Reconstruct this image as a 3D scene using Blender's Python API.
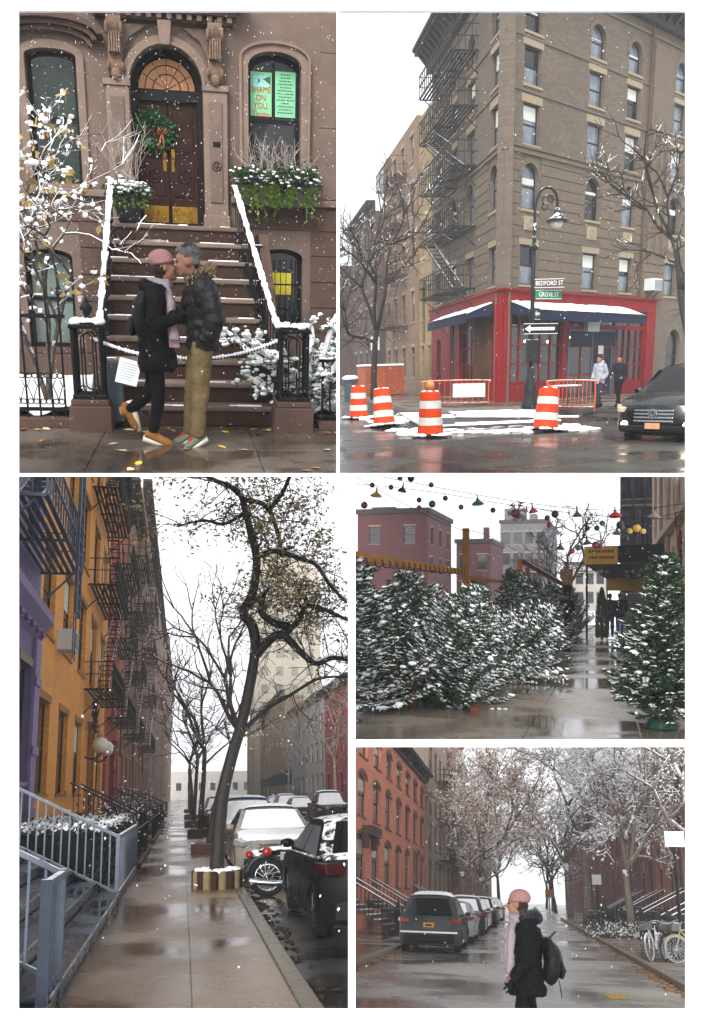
# Five winter street scenes of one city, each a real-size stage behind its own opening
# in a white display wall.  Units: metres.  World camera at the origin looking along +Y.
import bpy, bmesh, math, random
from mathutils import Vector, Matrix, Euler

for o in list(bpy.data.objects): bpy.data.objects.remove(o)
SC = bpy.context.scene
COL = SC.collection
R = math.radians
PI = math.pi

# ------------------------------------------------------------------ camera
cd = bpy.data.cameras.new('camera'); cam = bpy.data.objects.new('camera', cd); COL.objects.link(cam)
cam.location = (0, 0, 0); cam.rotation_euler = (R(90), 0, 0)
cd.sensor_fit = 'VERTICAL'; cd.sensor_height = 36.0
cd.lens = 36.0 * 900 / 1024
cd.shift_y = 88 / 1024
cd.clip_start = 0.1; cd.clip_end = 3000
SC.camera = cam
# ------------------------------------------------------------------ sky: even snow cloud
SUN_EL, SUN_AZ = 26, 14
w = bpy.data.worlds.new('World'); SC.world = w; w.use_nodes = True
nt = w.node_tree; nt.nodes.clear()
tc = nt.nodes.new('ShaderNodeTexCoord')
sep = nt.nodes.new('ShaderNodeSeparateXYZ'); nt.links.new(tc.outputs['Generated'], sep.inputs[0])
ab = nt.nodes.new('ShaderNodeMath'); ab.operation = 'ABSOLUTE'; nt.links.new(sep.outputs['Z'], ab.inputs[0])
ad = nt.nodes.new('ShaderNodeMath'); ad.operation = 'MULTIPLY_ADD'; ad.inputs[1].default_value = .35; ad.inputs[2].default_value = .75
nt.links.new(ab.outputs[0], ad.inputs[0])
cmb = nt.nodes.new('ShaderNodeCombineXYZ')
for k in 'XY':
    q = nt.nodes.new('ShaderNodeMath'); q.operation = 'MULTIPLY'; q.inputs[1].default_value = .35
    nt.links.new(sep.outputs[k], q.inputs[0]); nt.links.new(q.outputs[0], cmb.inputs[k])
nt.links.new(ad.outputs[0], cmb.inputs['Z'])
sky = nt.nodes.new('ShaderNodeTexSky'); sky.sky_type = 'NISHITA'; sky.sun_disc = False
sky.sun_elevation = R(SUN_EL); sky.sun_rotation = R(180 + SUN_AZ); sky.dust_density = 4; sky.air_density = 1
nt.links.new(cmb.outputs[0], sky.inputs['Vector'])
hs = nt.nodes.new('ShaderNodeHueSaturation'); hs.inputs['Saturation'].default_value = .12
nt.links.new(sky.outputs[0], hs.inputs['Color'])
bg = nt.nodes.new('ShaderNodeBackground'); bg.inputs['Strength'].default_value = .15
nt.links.new(hs.outputs[0], bg.inputs['Color'])
wo = nt.nodes.new('ShaderNodeOutputWorld'); nt.links.new(bg.outputs[0], wo.inputs['Surface'])
# ------------------------------------------------------------------ sun behind cloud
sl = bpy.data.lights.new('sun', 'SUN'); sl.energy = 1.2; sl.angle = R(24); sl.color = (1, .97, .93)
so = bpy.data.objects.new('sun', sl); COL.objects.link(so)
so.rotation_euler = (R(90 - SUN_EL), 0, R(-SUN_AZ))
# ------------------------------------------------------------------ picture
SC.view_settings.view_transform = 'Standard'; SC.view_settings.look = 'None'
SC.view_settings.exposure = 2.4; SC.view_settings.gamma = 1.0; SC.view_settings.use_curve_mapping = False
SC.render.engine = 'CYCLES'
SC.cycles.use_denoising = True
try: SC.cycles.denoiser = 'OPENIMAGEDENOISE'
except Exception: pass
SC.cycles.max_bounces = 6; SC.cycles.diffuse_bounces = 4; SC.cycles.glossy_bounces = 3
SC.cycles.transparent_max_bounces = 8; SC.cycles.volume_bounces = 1
SC.cycles.caustics_reflective = False; SC.cycles.caustics_refractive = False

# ================================================================== materials
def srgb(h):
    h = h.lstrip('#'); c = [int(h[i:i + 2], 16) / 255 for i in (0, 2, 4)]
    return tuple(x / 12.92 if x <= .04045 else ((x + .055) / 1.055) ** 2.4 for x in c)
_M = {}
class N:
    def __init__(s, name):
        s.m = bpy.data.materials.new(name); s.m.use_nodes = True; s.t = s.m.node_tree; s.t.nodes.clear()
        s.out = s.n('OutputMaterial'); s.b = s.n('BsdfPrincipled'); s.l(s.b.outputs[0], s.out.inputs[0]); s._tc = None
    def n(s, k, **kw):
        x = s.t.nodes.new('ShaderNode' + k)
        for a, b in kw.items(): setattr(x, a, b)
        return x
    def l(s, a, b): s.t.links.new(a, b)
    def tc(s):
        if not s._tc: s._tc = s.n('TexCoord')
        return s._tc
    def noise(s, scale, detail=5, vec=None, rough=.6):
        x = s.n('TexNoise'); x.inputs['Scale'].default_value = scale; x.inputs['Detail'].default_value = detail
        x.inputs['Roughness'].default_value = rough
        s.l(vec if vec else s.tc().outputs['Object'], x.inputs['Vector']); return x.outputs['Fac']
    def ramp(s, fac, a, b, lo=.3, hi=.7):
        x = s.n('ValToRGB'); e = x.color_ramp.elements
        e[0].position = lo; e[0].color = (*a, 1) if len(a) == 3 else a; e[1].position = hi; e[1].color = (*b, 1) if len(b) == 3 else b
        s.l(fac, x.inputs[0]); return x.outputs[0]
    def val(s, fac, a, b, lo=.3, hi=.7):
        x = s.n('MapRange'); x.inputs[1].default_value = lo; x.inputs[2].default_value = hi
        x.inputs[3].default_value = a; x.inputs[4].default_value = b; s.l(fac, x.inputs[0]); return x.outputs[0]
    def mix(s, f, a, b, mode='MIX'):
        x = s.n('MixRGB', blend_type=mode)
        for k, v in ((0, f), (1, a), (2, b)):
            if isinstance(v, (int, float)): x.inputs[k].default_value = v
            elif isinstance(v, tuple): x.inputs[k].default_value = (*v, 1)
            else: s.l(v, x.inputs[k])
        return x.outputs[0]
    def bump(s, h, strength, dist=.02):
        x = s.n('Bump'); x.inputs['Strength'].default_value = strength; x.inputs['Distance'].default_value = dist
        s.l(h, x.inputs['Height']); s.l(x.outputs[0], s.b.inputs['Normal']); return x
    def set(s, **kw):
        for k, v in kw.items():
            k = k.replace('_', ' ')
            i = s.b.inputs[k]
            if hasattr(v, 'links') or hasattr(v, 'is_output'): s.l(v, i)
            elif isinstance(v, tuple): i.default_value = (*v, 1)
            else: i.default_value = v

def mat(name, col, rough=.75, var=.22, scale=6, bump=.25, bs=None, metal=0, spec=.12, snow=0, coat=0, stain=.25, lo=.35, ncol=None):
    """plain surface: colour with two scales of wear, fine relief, optional settled snow on upward faces"""
    if name in _M: return _M[name]
    n = N(name); c = srgb(col) if isinstance(col, str) else col
    a = tuple(x * (1 - var) for x in c); b = tuple(min(1, x * (1 + var)) for x in c)
    cc = n.ramp(n.noise(scale), a, b)
    if stain: cc = n.mix(n.val(n.noise(scale * .13 + .25, 3), 0, stain, .45, .75), cc, tuple(x * .55 for x in c))
    rg = n.val(n.noise(scale * 2), max(.03, rough - .12), min(1, rough + .12))
    if snow:
        sp = n.n('SeparateXYZ'); n.l(n.tc().outputs['Normal'], sp.inputs[0])
        add = n.n('Math', operation='ADD'); n.l(sp.outputs[2], add.inputs[0])
        n.l(n.val(n.noise(9, 4), -.35, .35, .3, .7), add.inputs[1])
        f = n.val(add.outputs[0], 0, 1, 1 - snow - .12, 1 - snow + .12)
        cc = n.mix(f, cc, (.86, .87, .89))
        rg = n.mix(f, rg, (.8, .8, .8))
    n.set(Base_Color=cc, Roughness=rg, Metallic=metal, Specular_IOR_Level=spec)
    if coat: n.set(Coat_Weight=coat, Coat_Roughness=.08)
    if bump: n.bump(n.noise(bs or scale * 6, 6), bump)
    _M[name] = n.m; return n.m

def brick(name, c1, c2, mortar, bw=.22, bh=.075, rough=.85, bump=.5, stain=.3):
    if name in _M: return _M[name]
    n = N(name); t = n.tc()
    sp = n.n('SeparateXYZ'); n.l(t.outputs['Object'], sp.inputs[0])
    ad = n.n('Math', operation='ADD'); n.l(sp.outputs[0], ad.inputs[0]); n.l(sp.outputs[1], ad.inputs[1])
    cm = n.n('CombineXYZ'); n.l(ad.outputs[0], cm.inputs[0]); n.l(sp.outputs[2], cm.inputs[1])
    b = n.n('TexBrick'); n.l(cm.outputs[0], b.inputs['Vector'])
    b.inputs['Scale'].default_value = 1; b.inputs['Brick Width'].default_value = bw; b.inputs['Row Height'].default_value = bh
    b.inputs['Mortar Size'].default_value = .006; b.inputs['Mortar Smooth'].default_value = .2; b.inputs['Bias'].default_value = 0
    for k, v in (('Color1', c1), ('Color2', c2), ('Mortar', mortar)): b.inputs[k].default_value = (*srgb(v), 1)
    cc = n.mix(n.val(n.noise(.55, 4), 0, stain, .4, .75), b.outputs['Color'], tuple(x * .45 for x in srgb(c1)))
    cc = n.mix(.25, cc, n.ramp(n.noise(14, 6), (.25, .25, .25), (1, 1, 1)), 'MULTIPLY')
    n.set(Base_Color=cc, Roughness=rough, Specular_IOR_Level=.25)
    n.bump(b.outputs['Fac'], -bump, .008)
    _M[name] = n.m; return n.m

def wet(name, col, dark, r0=.06, r1=.5, scale=.8, bump=.12, snow=0, fine=60, puddle=(.42, .6)):
    """wet paving or asphalt: gloss follows the puddles"""
    if name in _M: return _M[name]
    n = N(name); c = srgb(col); d = srgb(dark)
    p = n.noise(scale, 6, rough=.55)
    cc = n.ramp(p, d, c, puddle[0], puddle[1])
    cc = n.mix(.35, cc, n.ramp(n.noise(fine, 6), (.45, .45, .45), (1, 1, 1)), 'MULTIPLY')
    cc = n.mix(n.val(n.noise(2.2, 5), 0, .5, .5, .8), cc, tuple(x * .6 for x in d))
    rg = n.val(p, r0, r1, puddle[0], puddle[1])
    if snow:
        f = n.val(n.noise(.9, 7, rough=.7), 0, 1, 1 - snow, 1 - snow + .06)
        cc = n.mix(f, cc, (.82, .83, .85)); rg = n.mix(f, rg, (.8, .8, .8))
    n.set(Base_Color=cc, Roughness=rg, Specular_IOR_Level=.5)
    hh = n.n('Math', operation='MULTIPLY'); n.l(n.noise(fine, 4), hh.inputs[0]); n.l(n.val(p, .05, 1, puddle[0], puddle[1]), hh.inputs[1])
    n.bump(hh.outputs[0], bump, .02)
    _M[name] = n.m; return n.m

def glassy(name, col, rough=.05, spec=.6, var=.4):
    """window glass in front of a dim room: dark, mirror-smooth, slightly uneven"""
    if name in _M: return _M[name]
    n = N(name); c = srgb(col)
    cc = n.ramp(n.noise(1.3, 3), tuple(x * (1 - var) for x in c), tuple(min(1, x * (1 + var)) for x in c))
    n.set(Base_Color=cc, Roughness=rough, Specular_IOR_Level=spec); n.bump(n.noise(2.5, 2), .06, .05)
    _M[name] = n.m; return n.m
def clear(name, tint=(.8, .85, .86), f=.94):
    if name in _M: return _M[name]
    n = N(name); tr = n.n('BsdfTransparent'); tr.inputs[0].default_value = (*tint, 1)
    gl = n.n('BsdfGlossy'); gl.inputs['Roughness'].default_value = .04
    mx = n.n('MixShader'); mx.inputs[0].default_value = 1 - f
    n.l(tr.outputs[0], mx.inputs[1]); n.l(gl.outputs[0], mx.inputs[2]); n.l(mx.outputs[0], n.out.inputs[0])
    _M[name] = n.m; return n.m
def lamp(name, col, strength):
    if name in _M: return _M[name]
    n = N(name); c = srgb(col); n.set(Base_Color=c, Emission_Color=c, Emission_Strength=strength, Roughness=.4)
    _M[name] = n.m; return n.m
def leafm(name, col='', col2='', rough=.6, trans=.0):
    if name in _M: return _M[name]
    n = N(name); a, b = srgb(col), srgb(col2)
    g = n.n('NewGeometry')
    x = n.n('ValToRGB'); e = x.color_ramp.elements; e[0].color = (*a, 1); e[1].color = (*b, 1)
    n.l(g.outputs['Random Per Island'], x.inputs[0])
    n.set(Base_Color=x.outputs[0], Roughness=rough, Specular_IOR_Level=.3)
    _M[name] = n.m; return n.m

SNOW = None
def snowm():
    global SNOW
    if SNOW: return SNOW
    n = N('snow'); n.set(Base_Color=n.ramp(n.noise(5), (.80, .82, .85), (.90, .91, .92)), Roughness=.75, Specular_IOR_Level=.3)
    n.bump(n.noise(28, 5), .5, .03); SNOW = n.m; return SNOW
IRON = mat('black_iron', '#0d0f11', .5, .3, 14, .2, spec=.12)
RUBBER = mat('tyre_rubber', '#18181a', .8, .2, 20, .2)
CHROME = mat('chrome', '#b9bdc2', .18, .08, 10, 0, metal=1, stain=0)

# ================================================================== geometry kit
class G:
    def __init__(s): s.v = []; s.f = []; s.m = []
    def add(s, vs, fs, m=0):
        o = len(s.v); s.v += [tuple(p) for p in vs]; s.f += [tuple(i + o for i in f) for f in fs]; s.m += [m] * len(fs); return s
    def box(s, x0, x1, y0, y1, z0, z1, m=0):
        return s.add([(x0, y0, z0), (x1, y0, z0), (x1, y1, z0), (x0, y1, z0), (x0, y0, z1), (x1, y0, z1), (x1, y1, z1), (x0, y1, z1)],
                     [(3, 2, 1, 0), (4, 5, 6, 7), (0, 1, 5, 4), (1, 2, 6, 5), (2, 3, 7, 6), (3, 0, 4, 7)], m)
    def bar(s, p, q, w, h=None, m=0):
        p = Vector(p); q = Vector(q); d = (q - p).normalized()
        u = Vector((0, 0, 1)) if abs(d.z) < .97 else Vector((0, 1, 0))
        a = d.cross(u).normalized() * w / 2; b = a.cross(d).normalized() * (h or w) / 2
        vs = [e + x + y for e in (p, q) for x, y in ((-a, -b), (a, -b), (a, b), (-a, b))]
        return s.add(vs, [(3, 2, 1, 0), (4, 5, 6, 7), (0, 1, 5, 4), (1, 2, 6, 5), (2, 3, 7, 6), (3, 0, 4, 7)], m)
    def tube(s, pts, r, n=6, m=0, cap=True):
        P = [Vector(p) for p in pts]; k = len(P)
        if not isinstance(r, (list, tuple)): r = [r] * k
        d0 = (P[1] - P[0]).normalized(); a = d0.orthogonal().normalized(); o = len(s.v)
        for i in range(k):
            d = (P[min(i + 1, k - 1)] - P[max(i - 1, 0)])
            d = d.normalized() if d.length > 1e-9 else d0
            a = (a - d * a.dot(d))
            a = a.normalized() if a.length > 1e-6 else d.orthogonal().normalized()
            b = d.cross(a)
            for j in range(n):
                t = 2 * PI * j / n; s.v.append(tuple(P[i] + (a * math.cos(t) + b * math.sin(t)) * r[i]))
        for i in range(k - 1):
            for j in range(n):
                j2 = (j + 1) % n; s.f.append((o + i * n + j, o + i * n + j2, o + (i + 1) * n + j2, o + (i + 1) * n + j)); s.m.append(m)
        if cap and n > 2:
            s.f.append(tuple(o + j for j in range(n))[::-1]); s.f.append(tuple(o + (k - 1) * n + j for j in range(n))); s.m += [m, m]
        return s
    def stack(s, rings, n=14, m=0):
        """rings (x,y,z,rx,ry[,tilt]) from bottom to top, horizontal ellipses"""
        o = len(s.v)
        for q in rings:
            x, y, z, rx, ry = q[:5]; tl = q[5] if len(q) > 5 else 0
            for j in range(n):
                t = 2 * PI * j / n; s.v.append((x + rx * math.cos(t), y + ry * math.sin(t), z + tl * math.cos(t)))
        for i in range(len(rings) - 1):
            for j in range(n):
                j2 = (j + 1) % n; s.f.append((o + i * n + j, o + i * n + j2, o + (i + 1) * n + j2, o + (i + 1) * n + j)); s.m.append(m)
        k = len(rings) - 1
        s.f.append(tuple(o + j for j in range(n))[::-1]); s.f.append(tuple(o + k * n + j for j in range(n))); s.m += [m, m]
        return s
    def lathe(s, prof, n=16, c=(0, 0, 0), m=0):
        return s.stack([(c[0], c[1], c[2] + z, max(r, 1e-4), max(r, 1e-4)) for r, z in prof], n, m)
    def prism(s, poly, axis, c0, c1, m=0):
        k = len(poly)
        def P(a, b, c): return {'x': (c, a, b), 'y': (a, c, b), 'z': (a, b, c)}[axis]
        vs = [P(a, b, c0) for a, b in poly] + [P(a, b, c1) for a, b in poly]
        fs = [tuple(range(k)), tuple(range(2 * k - 1, k - 1, -1))] + [(i, k + i, k + (i + 1) % k, (i + 1) % k) for i in range(k)]
        return s.add(vs, fs, m)
    def ball(s, c, r, n=10, m=0):
        if not isinstance(r, (list, tuple)): r = (r, r, r)
        k = max(4, n // 2 + 1)
        return s.stack([(c[0], c[1], c[2] - r[2] * math.cos(PI * i / k), max(r[0] * math.sin(PI * i / k), 1e-4), max(r[1] * math.sin(PI * i / k), 1e-4)) for i in range(k + 1)], n, m)
    def ring(s, c, Rr, r, axis='y', n=24, k=6, a0=0, a1=2 * PI, m=0):
        c = Vector(c); full = abs(a1 - a0 - 2 * PI) < 1e-6; q = n if full else n + 1; o = len(s.v)
        for i in range(q):
            t = a0 + (a1 - a0) * i / n; u = {'y': Vector((math.cos(t), 0, math.sin(t))), 'x': Vector((0, math.cos(t), math.sin(t))), 'z': Vector((math.cos(t), math.sin(t), 0))}[axis]
            ax = {'y': Vector((0, 1, 0)), 'x': Vector((1, 0, 0)), 'z': Vector((0, 0, 1))}[axis]
            for j in range(k):
                p = 2 * PI * j / k; s.v.append(tuple(c + u * (Rr + r * math.cos(p)) + ax * r * math.sin(p)))
        for i in range(n if full else n):
            i2 = (i + 1) % q
            for j in range(k):
                j2 = (j + 1) % k; s.f.append((o + i * k + j, o + i * k + j2, o + i2 * k + j2, o + i2 * k + j)); s.m.append(m)
        return s
    def quad(s, a, b, c, d, m=0): return s.add([a, b, c, d], [(0, 1, 2, 3)], m)
    def xf(s, M):
        s.v = [tuple(M @ Vector(p)) for p in s.v]; return s
    def join(s, g, m=None):
        o = len(s.v); s.v += g.v; s.f += [tuple(i + o for i in f) for f in g.f]; s.m += (g.m if m is None else [m] * len(g.f)); return s
    def mesh(s, name, mats, smooth=False, fix=True):
        me = bpy.data.meshes.new(name); me.from_pydata(s.v, [], s.f)
        mats = mats if isinstance(mats, (list, tuple)) else [mats]
        for x in mats: me.materials.append(x)
        if len(mats) > 1: me.polygons.foreach_set('material_index', s.m)
        if fix and len(s.f) < 30000:
            bm = bmesh.new(); bm.from_mesh(me); bmesh.ops.recalc_face_normals(bm, faces=bm.faces); bm.to_mesh(me); bm.free()
        if smooth: me.polygons.foreach_set('use_smooth', [True] * len(me.polygons))
        if smooth == 'auto': me.set_sharp_from_angle(angle=R(38))
        me.update(); return me

KIDS = {}
def adopt(c, p):
    c.parent = p; KIDS.setdefault(p, []).append(c)
STAGE = {}          # top-level objects by stage, for trimming at the dividers
CUR = [None]
class Stage:
    def __init__(s, name, rx, ry, rz, eye, clips):
        s.name = name
        rot = Euler((R(rx), R(ry), R(rz)), 'XYZ').to_matrix().to_4x4()
        s.M = rot @ Matrix.Translation((0, 0, -eye)); s.clips = clips; s.objs = []; STAGE[name] = s
    def on(s): CUR[0] = s

def obj(name, g, m, parent=None, smooth=False, bevel=0, loc=None, rot=None, label=None, kind=None, fix=True, remesh=0, sm=0, fold=0):
    me = g if isinstance(g, bpy.types.Mesh) else g.mesh(name, m, smooth, fix)
    o = bpy.data.objects.new(name, me); COL.objects.link(o)
    if parent is not None:
        adopt(o, parent)
        if loc or rot: o.matrix_local = Matrix.LocRotScale(Vector(loc or (0, 0, 0)), Euler(rot or (0, 0, 0)), None)
    else:
        o.matrix_world = CUR[0].M @ Matrix.LocRotScale(Vector(loc or (0, 0, 0)), Euler(rot or (0, 0, 0)), None); CUR[0].objs.append(o)
    if bevel:
        b = o.modifiers.new('edge', 'BEVEL'); b.width = bevel; b.segments = 2; b.limit_method = 'ANGLE'; b.angle_limit = R(40)
    if remesh:
        q = o.modifiers.new('skin', 'REMESH'); q.mode = 'VOXEL'; q.voxel_size = remesh; q.use_smooth_shade = True
        q = o.modifiers.new('soft', 'SMOOTH'); q.iterations = sm or 4; q.factor = .5
        if fold:
            tx = bpy.data.textures.get('cloth_folds')
            if not tx: tx = bpy.data.textures.new('cloth_folds', 'CLOUDS'); tx.noise_scale = .11; tx.noise_depth = 3; tx.contrast = 1.6
            q = o.modifiers.new('folds', 'DISPLACE'); q.texture = tx; q.texture_coords = 'LOCAL'; q.strength = fold; q.mid_level = .5
    if label: o['label'] = label
    if kind: o['kind'] = kind
    return o
def tag(o, label, cat, group=None):
    o['label'] = label; o['category'] = cat
    if group: o['group'] = group
    return o
def thing(name, label, cat, loc=(0, 0, 0), rz=0, group=None, rot=None):
    o = bpy.data.objects.new(name, None); COL.objects.link(o); o.empty_display_size = .2
    o.matrix_world = CUR[0].M @ Matrix.LocRotScale(Vector(loc), Euler(rot or (0, 0, rz)), None); CUR[0].objs.append(o)
    return tag(o, label, cat, group)
def part(name, parent, loc=(0, 0, 0), rot=(0, 0, 0)):
    o = bpy.data.objects.new(name, None); COL.objects.link(o); adopt(o, parent); o.empty_display_size = .1
    o.matrix_local = Matrix.LocRotScale(Vector(loc), Euler(rot), None); return o
def struct(name, g, m, **kw):
    o = obj(name, g, m, **kw); o['kind'] = 'structure'; return o
def stuff(name, g, m, label, cat, **kw):
    o = obj(name, g, m, fix=False, **kw); o['kind'] = 'stuff'; tag(o, label, cat); return o
def kids(o): return KIDS.get(o, [])
def twin(o, parent, loc=None, rot=(0, 0, 0)):
    c = o.copy(); COL.objects.link(c); adopt(c, parent)
    if loc is not None: c.matrix_local = Matrix.LocRotScale(Vector(loc), Euler(rot), None)
    for ch in kids(o): twin(ch, c)
    return c
def twin_thing(o, loc, rz, label, rot=None):
    c = o.copy(); COL.objects.link(c); CUR[0].objs.append(c)
    c.matrix_world = CUR[0].M @ Matrix.LocRotScale(Vector(loc), Euler(rot or (0, 0, rz)), None); c['label'] = label
    for ch in kids(o): twin(ch, c)
    return c
def text(body, size, m, parent, loc, rot, name='lettering', align='CENTER', sx=1.0, depth=.002):
    cu = bpy.data.curves.new(name, 'FONT'); cu.body = body; cu.size = size; cu.align_x = align; cu.align_y = 'CENTER'; cu.extrude = depth
    cu.space_line = .92; cu.resolution_u = 3; cu.materials.append(m)
    tmp = bpy.data.objects.new(name, cu); COL.objects.link(tmp)
    me = bpy.data.meshes.new_from_object(tmp.evaluated_get(bpy.context.evaluated_depsgraph_get())); bpy.data.objects.remove(tmp)
    if not me.materials: me.materials.append(m)
    o = bpy.data.objects.new(name, me); COL.objects.link(o); adopt(o, parent)
    o.matrix_local = Matrix.LocRotScale(Vector(loc), Euler(rot), Vector((sx, 1, 1))); return o

# ------------------------------------------------------------------ walls, windows
def wall(g, u0, u1, z0, z1, ops, y0=0., y1=.3, m=0):
    """wall in the local xz plane with real openings; ops (a,b,c,d,arch_rise)"""
    zs = sorted({z0, z1, *[max(z0, min(z1, o[2])) for o in ops], *[max(z0, min(z1, o[3])) for o in ops]})
    for za, zb in zip(zs, zs[1:]):
        if zb - za < 1e-5: continue
        zm = (za + zb) / 2; cut = sorted((o[0], o[1]) for o in ops if o[2] < zm < o[3]); u = u0
        for a, b in cut:
            if a > u + 1e-5: g.box(u, a, y0, y1, za, zb, m)
            u = max(u, b)
        if u < u1 - 1e-5: g.box(u, u1, y0, y1, za, zb, m)
    for o in ops:
        if len(o) > 4 and o[4]:
            a, b, c, d, r = o; k = 8; cx = (a + b) / 2; h = (b - a) / 2
            arc = [(cx - h * math.cos(PI * i / (2 * k)), d - r + r * math.sin(PI * i / (2 * k))) for i in range(k + 1)]
            g.prism(arc + [(a, d)], 'y', y0, y1, m)
            g.prism([(2 * cx - x, z) for x, z in arc] + [(b, d)], 'y', y0, y1, m)
    return g
def archpts(a, b, c, d, r, k=10):
    cx = (a + b) / 2; h = (b - a) / 2
    return [(a, c), (b, c)] + ([(cx + h * math.cos(PI * i / k), d - r + r * math.sin(PI * i / k)) for i in range(k + 1)] if r else [(b, d), (a, d)])
def archband(g, a, b, c, d, r, w, y0, y1, m=0, legs=True, k=14):
    """band of width w round the opening (jambs + arch)"""
    cx = (a + b) / 2; h = (b - a) / 2
    if legs:
        g.box(a - w, a, y0, y1, c, d - r, m); g.box(b, b + w, y0, y1, c, d - r, m)
    if r:
        for i in range(k):
            t, t2 = PI * i / k, PI * (i + 1) / k
            P = lambda tt, e: (cx + (h + e) * math.cos(tt), d - r + (r + e) * math.sin(tt))
            g.prism([P(t, 0), P(t, w), P(t2, w), P(t2, 0)], 'y', y0, y1, m)
    else: g.box(a - w, b + w, y0, y1, d, d + w, m)
    return g
def window(par, w, h, frame_m, glass_m, sill_m=None, lintel_m=None, arch=0, back=.13, fw=.055, rail=True, sill=(.06, .07), lintel=(.06, .14), blind=None, lower=None, name='window'):
    """sash window standing at local origin (bottom centre), returned as a part with sub-parts"""
    a, b = -w / 2, w / 2; g = G()
    archband(g, a + fw, b - fw, fw, h - fw, max(0, arch - fw * .3) if arch else 0, fw, back, back + .06)
    g.box(a, b, back, back + .06, 0, fw)
    if rail: g.box(a + fw, b - fw, back + .003, back + .055, h * .5 - .025, h * .5 + .025)
    f = obj(name, g, frame_m, par)
    hz = h * .5
    obj('pane', G().box(a + fw * .8, b - fw * .8, back + .03, back + .04, fw * .8, hz), lower or glass_m, f)
    obj('pane', G().prism(archpts(a + fw * .8, b - fw * .8, hz, h - fw * .8, arch * .95 if arch else 0), 'y', back + .025, back + .036), glass_m, f)
    if blind: obj('blind', G().box(a + fw, b - fw, back + .018, back + .024, h * blind, h - fw - (arch or 0) * .8), mat('roller_blind', '#b9bdb4', .8, .1, 5, .1), f)
    if sill_m: obj('sill', G().box(a - sill[0], b + sill[0], -.05, back, -sill[1], 0), sill_m, f)
    if lintel_m:
        if arch:
            q = G(); archband(q, a, b, 0, h, arch, lintel[1], -.03, .05, legs=False); obj('lintel', q, lintel_m, f)
        else: obj('lintel', G().box(a - lintel[0], b + lintel[0], -.025, .06, h, h + lintel[1]), lintel_m, f)
    return f

# ------------------------------------------------------------------ trees
def limb(g, p, d, L, r0, r1, rng, n=6, wob=.12, segs=5, up=0.):
    P = [Vector(p)]; d = Vector(d).normalized(); rr = [r0]
    for i in range(segs):
        d = (d + Vector((rng.gauss(0, wob), rng.gauss(0, wob), rng.gauss(0, wob) + up))).normalized()
        P.append(P[-1] + d * L / segs); rr.append(r0 + (r1 - r0) * (i + 1) / segs)
    g.tube(P, rr, n); return P, d
def grow(gt, gw, p, d, L, r, depth, rng, tips, fork=(2, 3), ang=.6, up=.06, wob=.14, lf=.74, rf=.62, thin=.012, side=.5, minr=.0035):
    big = r > thin
    P, e = limb(gt if big else gw, p, d, L, r, max(minr, r * rf), rng, 6 if big else 3, wob, 4 if big else 3, up)
    tips.append((P[-1], e, depth))
    if depth <= 0: return
    for i in range(rng.randint(*fork)):
        ax = e.orthogonal(); ax.rotate(Matrix.Rotation(rng.uniform(0, 2 * PI), 3, e))
        q = (e * math.cos(ang) + ax * math.sin(ang) * rng.uniform(.6, 1.3)).normalized()
        grow(gt, gw, P[-1], q, L * lf * rng.uniform(.75, 1.15), max(minr, r * rf), depth - 1, rng, tips, fork, ang, up, wob, lf, rf, thin, side, minr)
    for k in range(1, len(P) - 1):
        if rng.random() < side:
            ax = e.orthogonal(); ax.rotate(Matrix.Rotation(rng.uniform(0, 2 * PI), 3, e))
            q = (e * .55 + ax * .9).normalized()
            grow(gt, gw, P[k], q, L * lf * rng.uniform(.5, .9), max(minr, r * rf * .7), depth - 2, rng, tips, fork, ang, up, wob, lf, rf, thin, side, minr)
def leafcards(g, tips, rng, per, size, spread, m=0, droop=.0, aspect=.45):
    for p, d, k in tips:
        for _ in range(per if isinstance(per, int) else rng.randint(*per)):
            c = p + Vector((rng.gauss(0, spread), rng.gauss(0, spread), rng.gauss(0, spread) - droop))
            a = Vector((rng.gauss(0, 1), rng.gauss(0, 1), rng.gauss(0, .7) - droop * 3)).normalized(); b = a.orthogonal().normalized()
            b.rotate(Matrix.Rotation(rng.uniform(0, PI), 3, a)); s = size * rng.uniform(.6, 1.3)
            g.add([c, c + a * s * .5 + b * s * aspect, c + a * s, c + a * s * .5 - b * s * aspect], [(0, 1, 2, 3)], m)
def clumps(g, tips, rng, prob, size, m=0):
    for p, d, k in tips:
        if rng.random() < prob:
            s = size * rng.uniform(.5, 1.4); q = p + Vector((rng.gauss(0, s * .3), rng.gauss(0, s * .3), s * .15))
            g.ball(q, (s * rng.uniform(.7, 1.3), s * rng.uniform(.7, 1.3), s * rng.uniform(.45, .8)), 6, m)
def flakes(name, label, vol, n, size, seed, stretch=1.6):
    """snow in the air: small clumps drifting down"""
    rng = random.Random(seed); g = G(); (x0, x1), (y0, y1), (z0, z1) = vol
    for i in range(n):
        t = rng.random() ** .5; y = y0 + (y1 - y0) * t
        k = y / y1; x = (x0 + (x1 - x0) * rng.random()) * k; z = z0 + (z1 - z0) * rng.random() * (k if z1 > 4 else 1)
        s = size * rng.uniform(.5, 1.5); l = s * rng.uniform(1, stretch); a = rng.uniform(-.3, .3)
        g.add([(x - s, y, z), (x, y - s, z), (x + s, y, z), (x, y + s, z), (x + a * l, y, z + l), (x - a * l, y, z - l)],
              [(0, 1, 4), (1, 2, 4), (2, 3, 4), (3, 0, 4), (1, 0, 5), (2, 1, 5), (3, 2, 5), (0, 3, 5)])
    return stuff(name, g, snowm(), label, 'snow')

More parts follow.
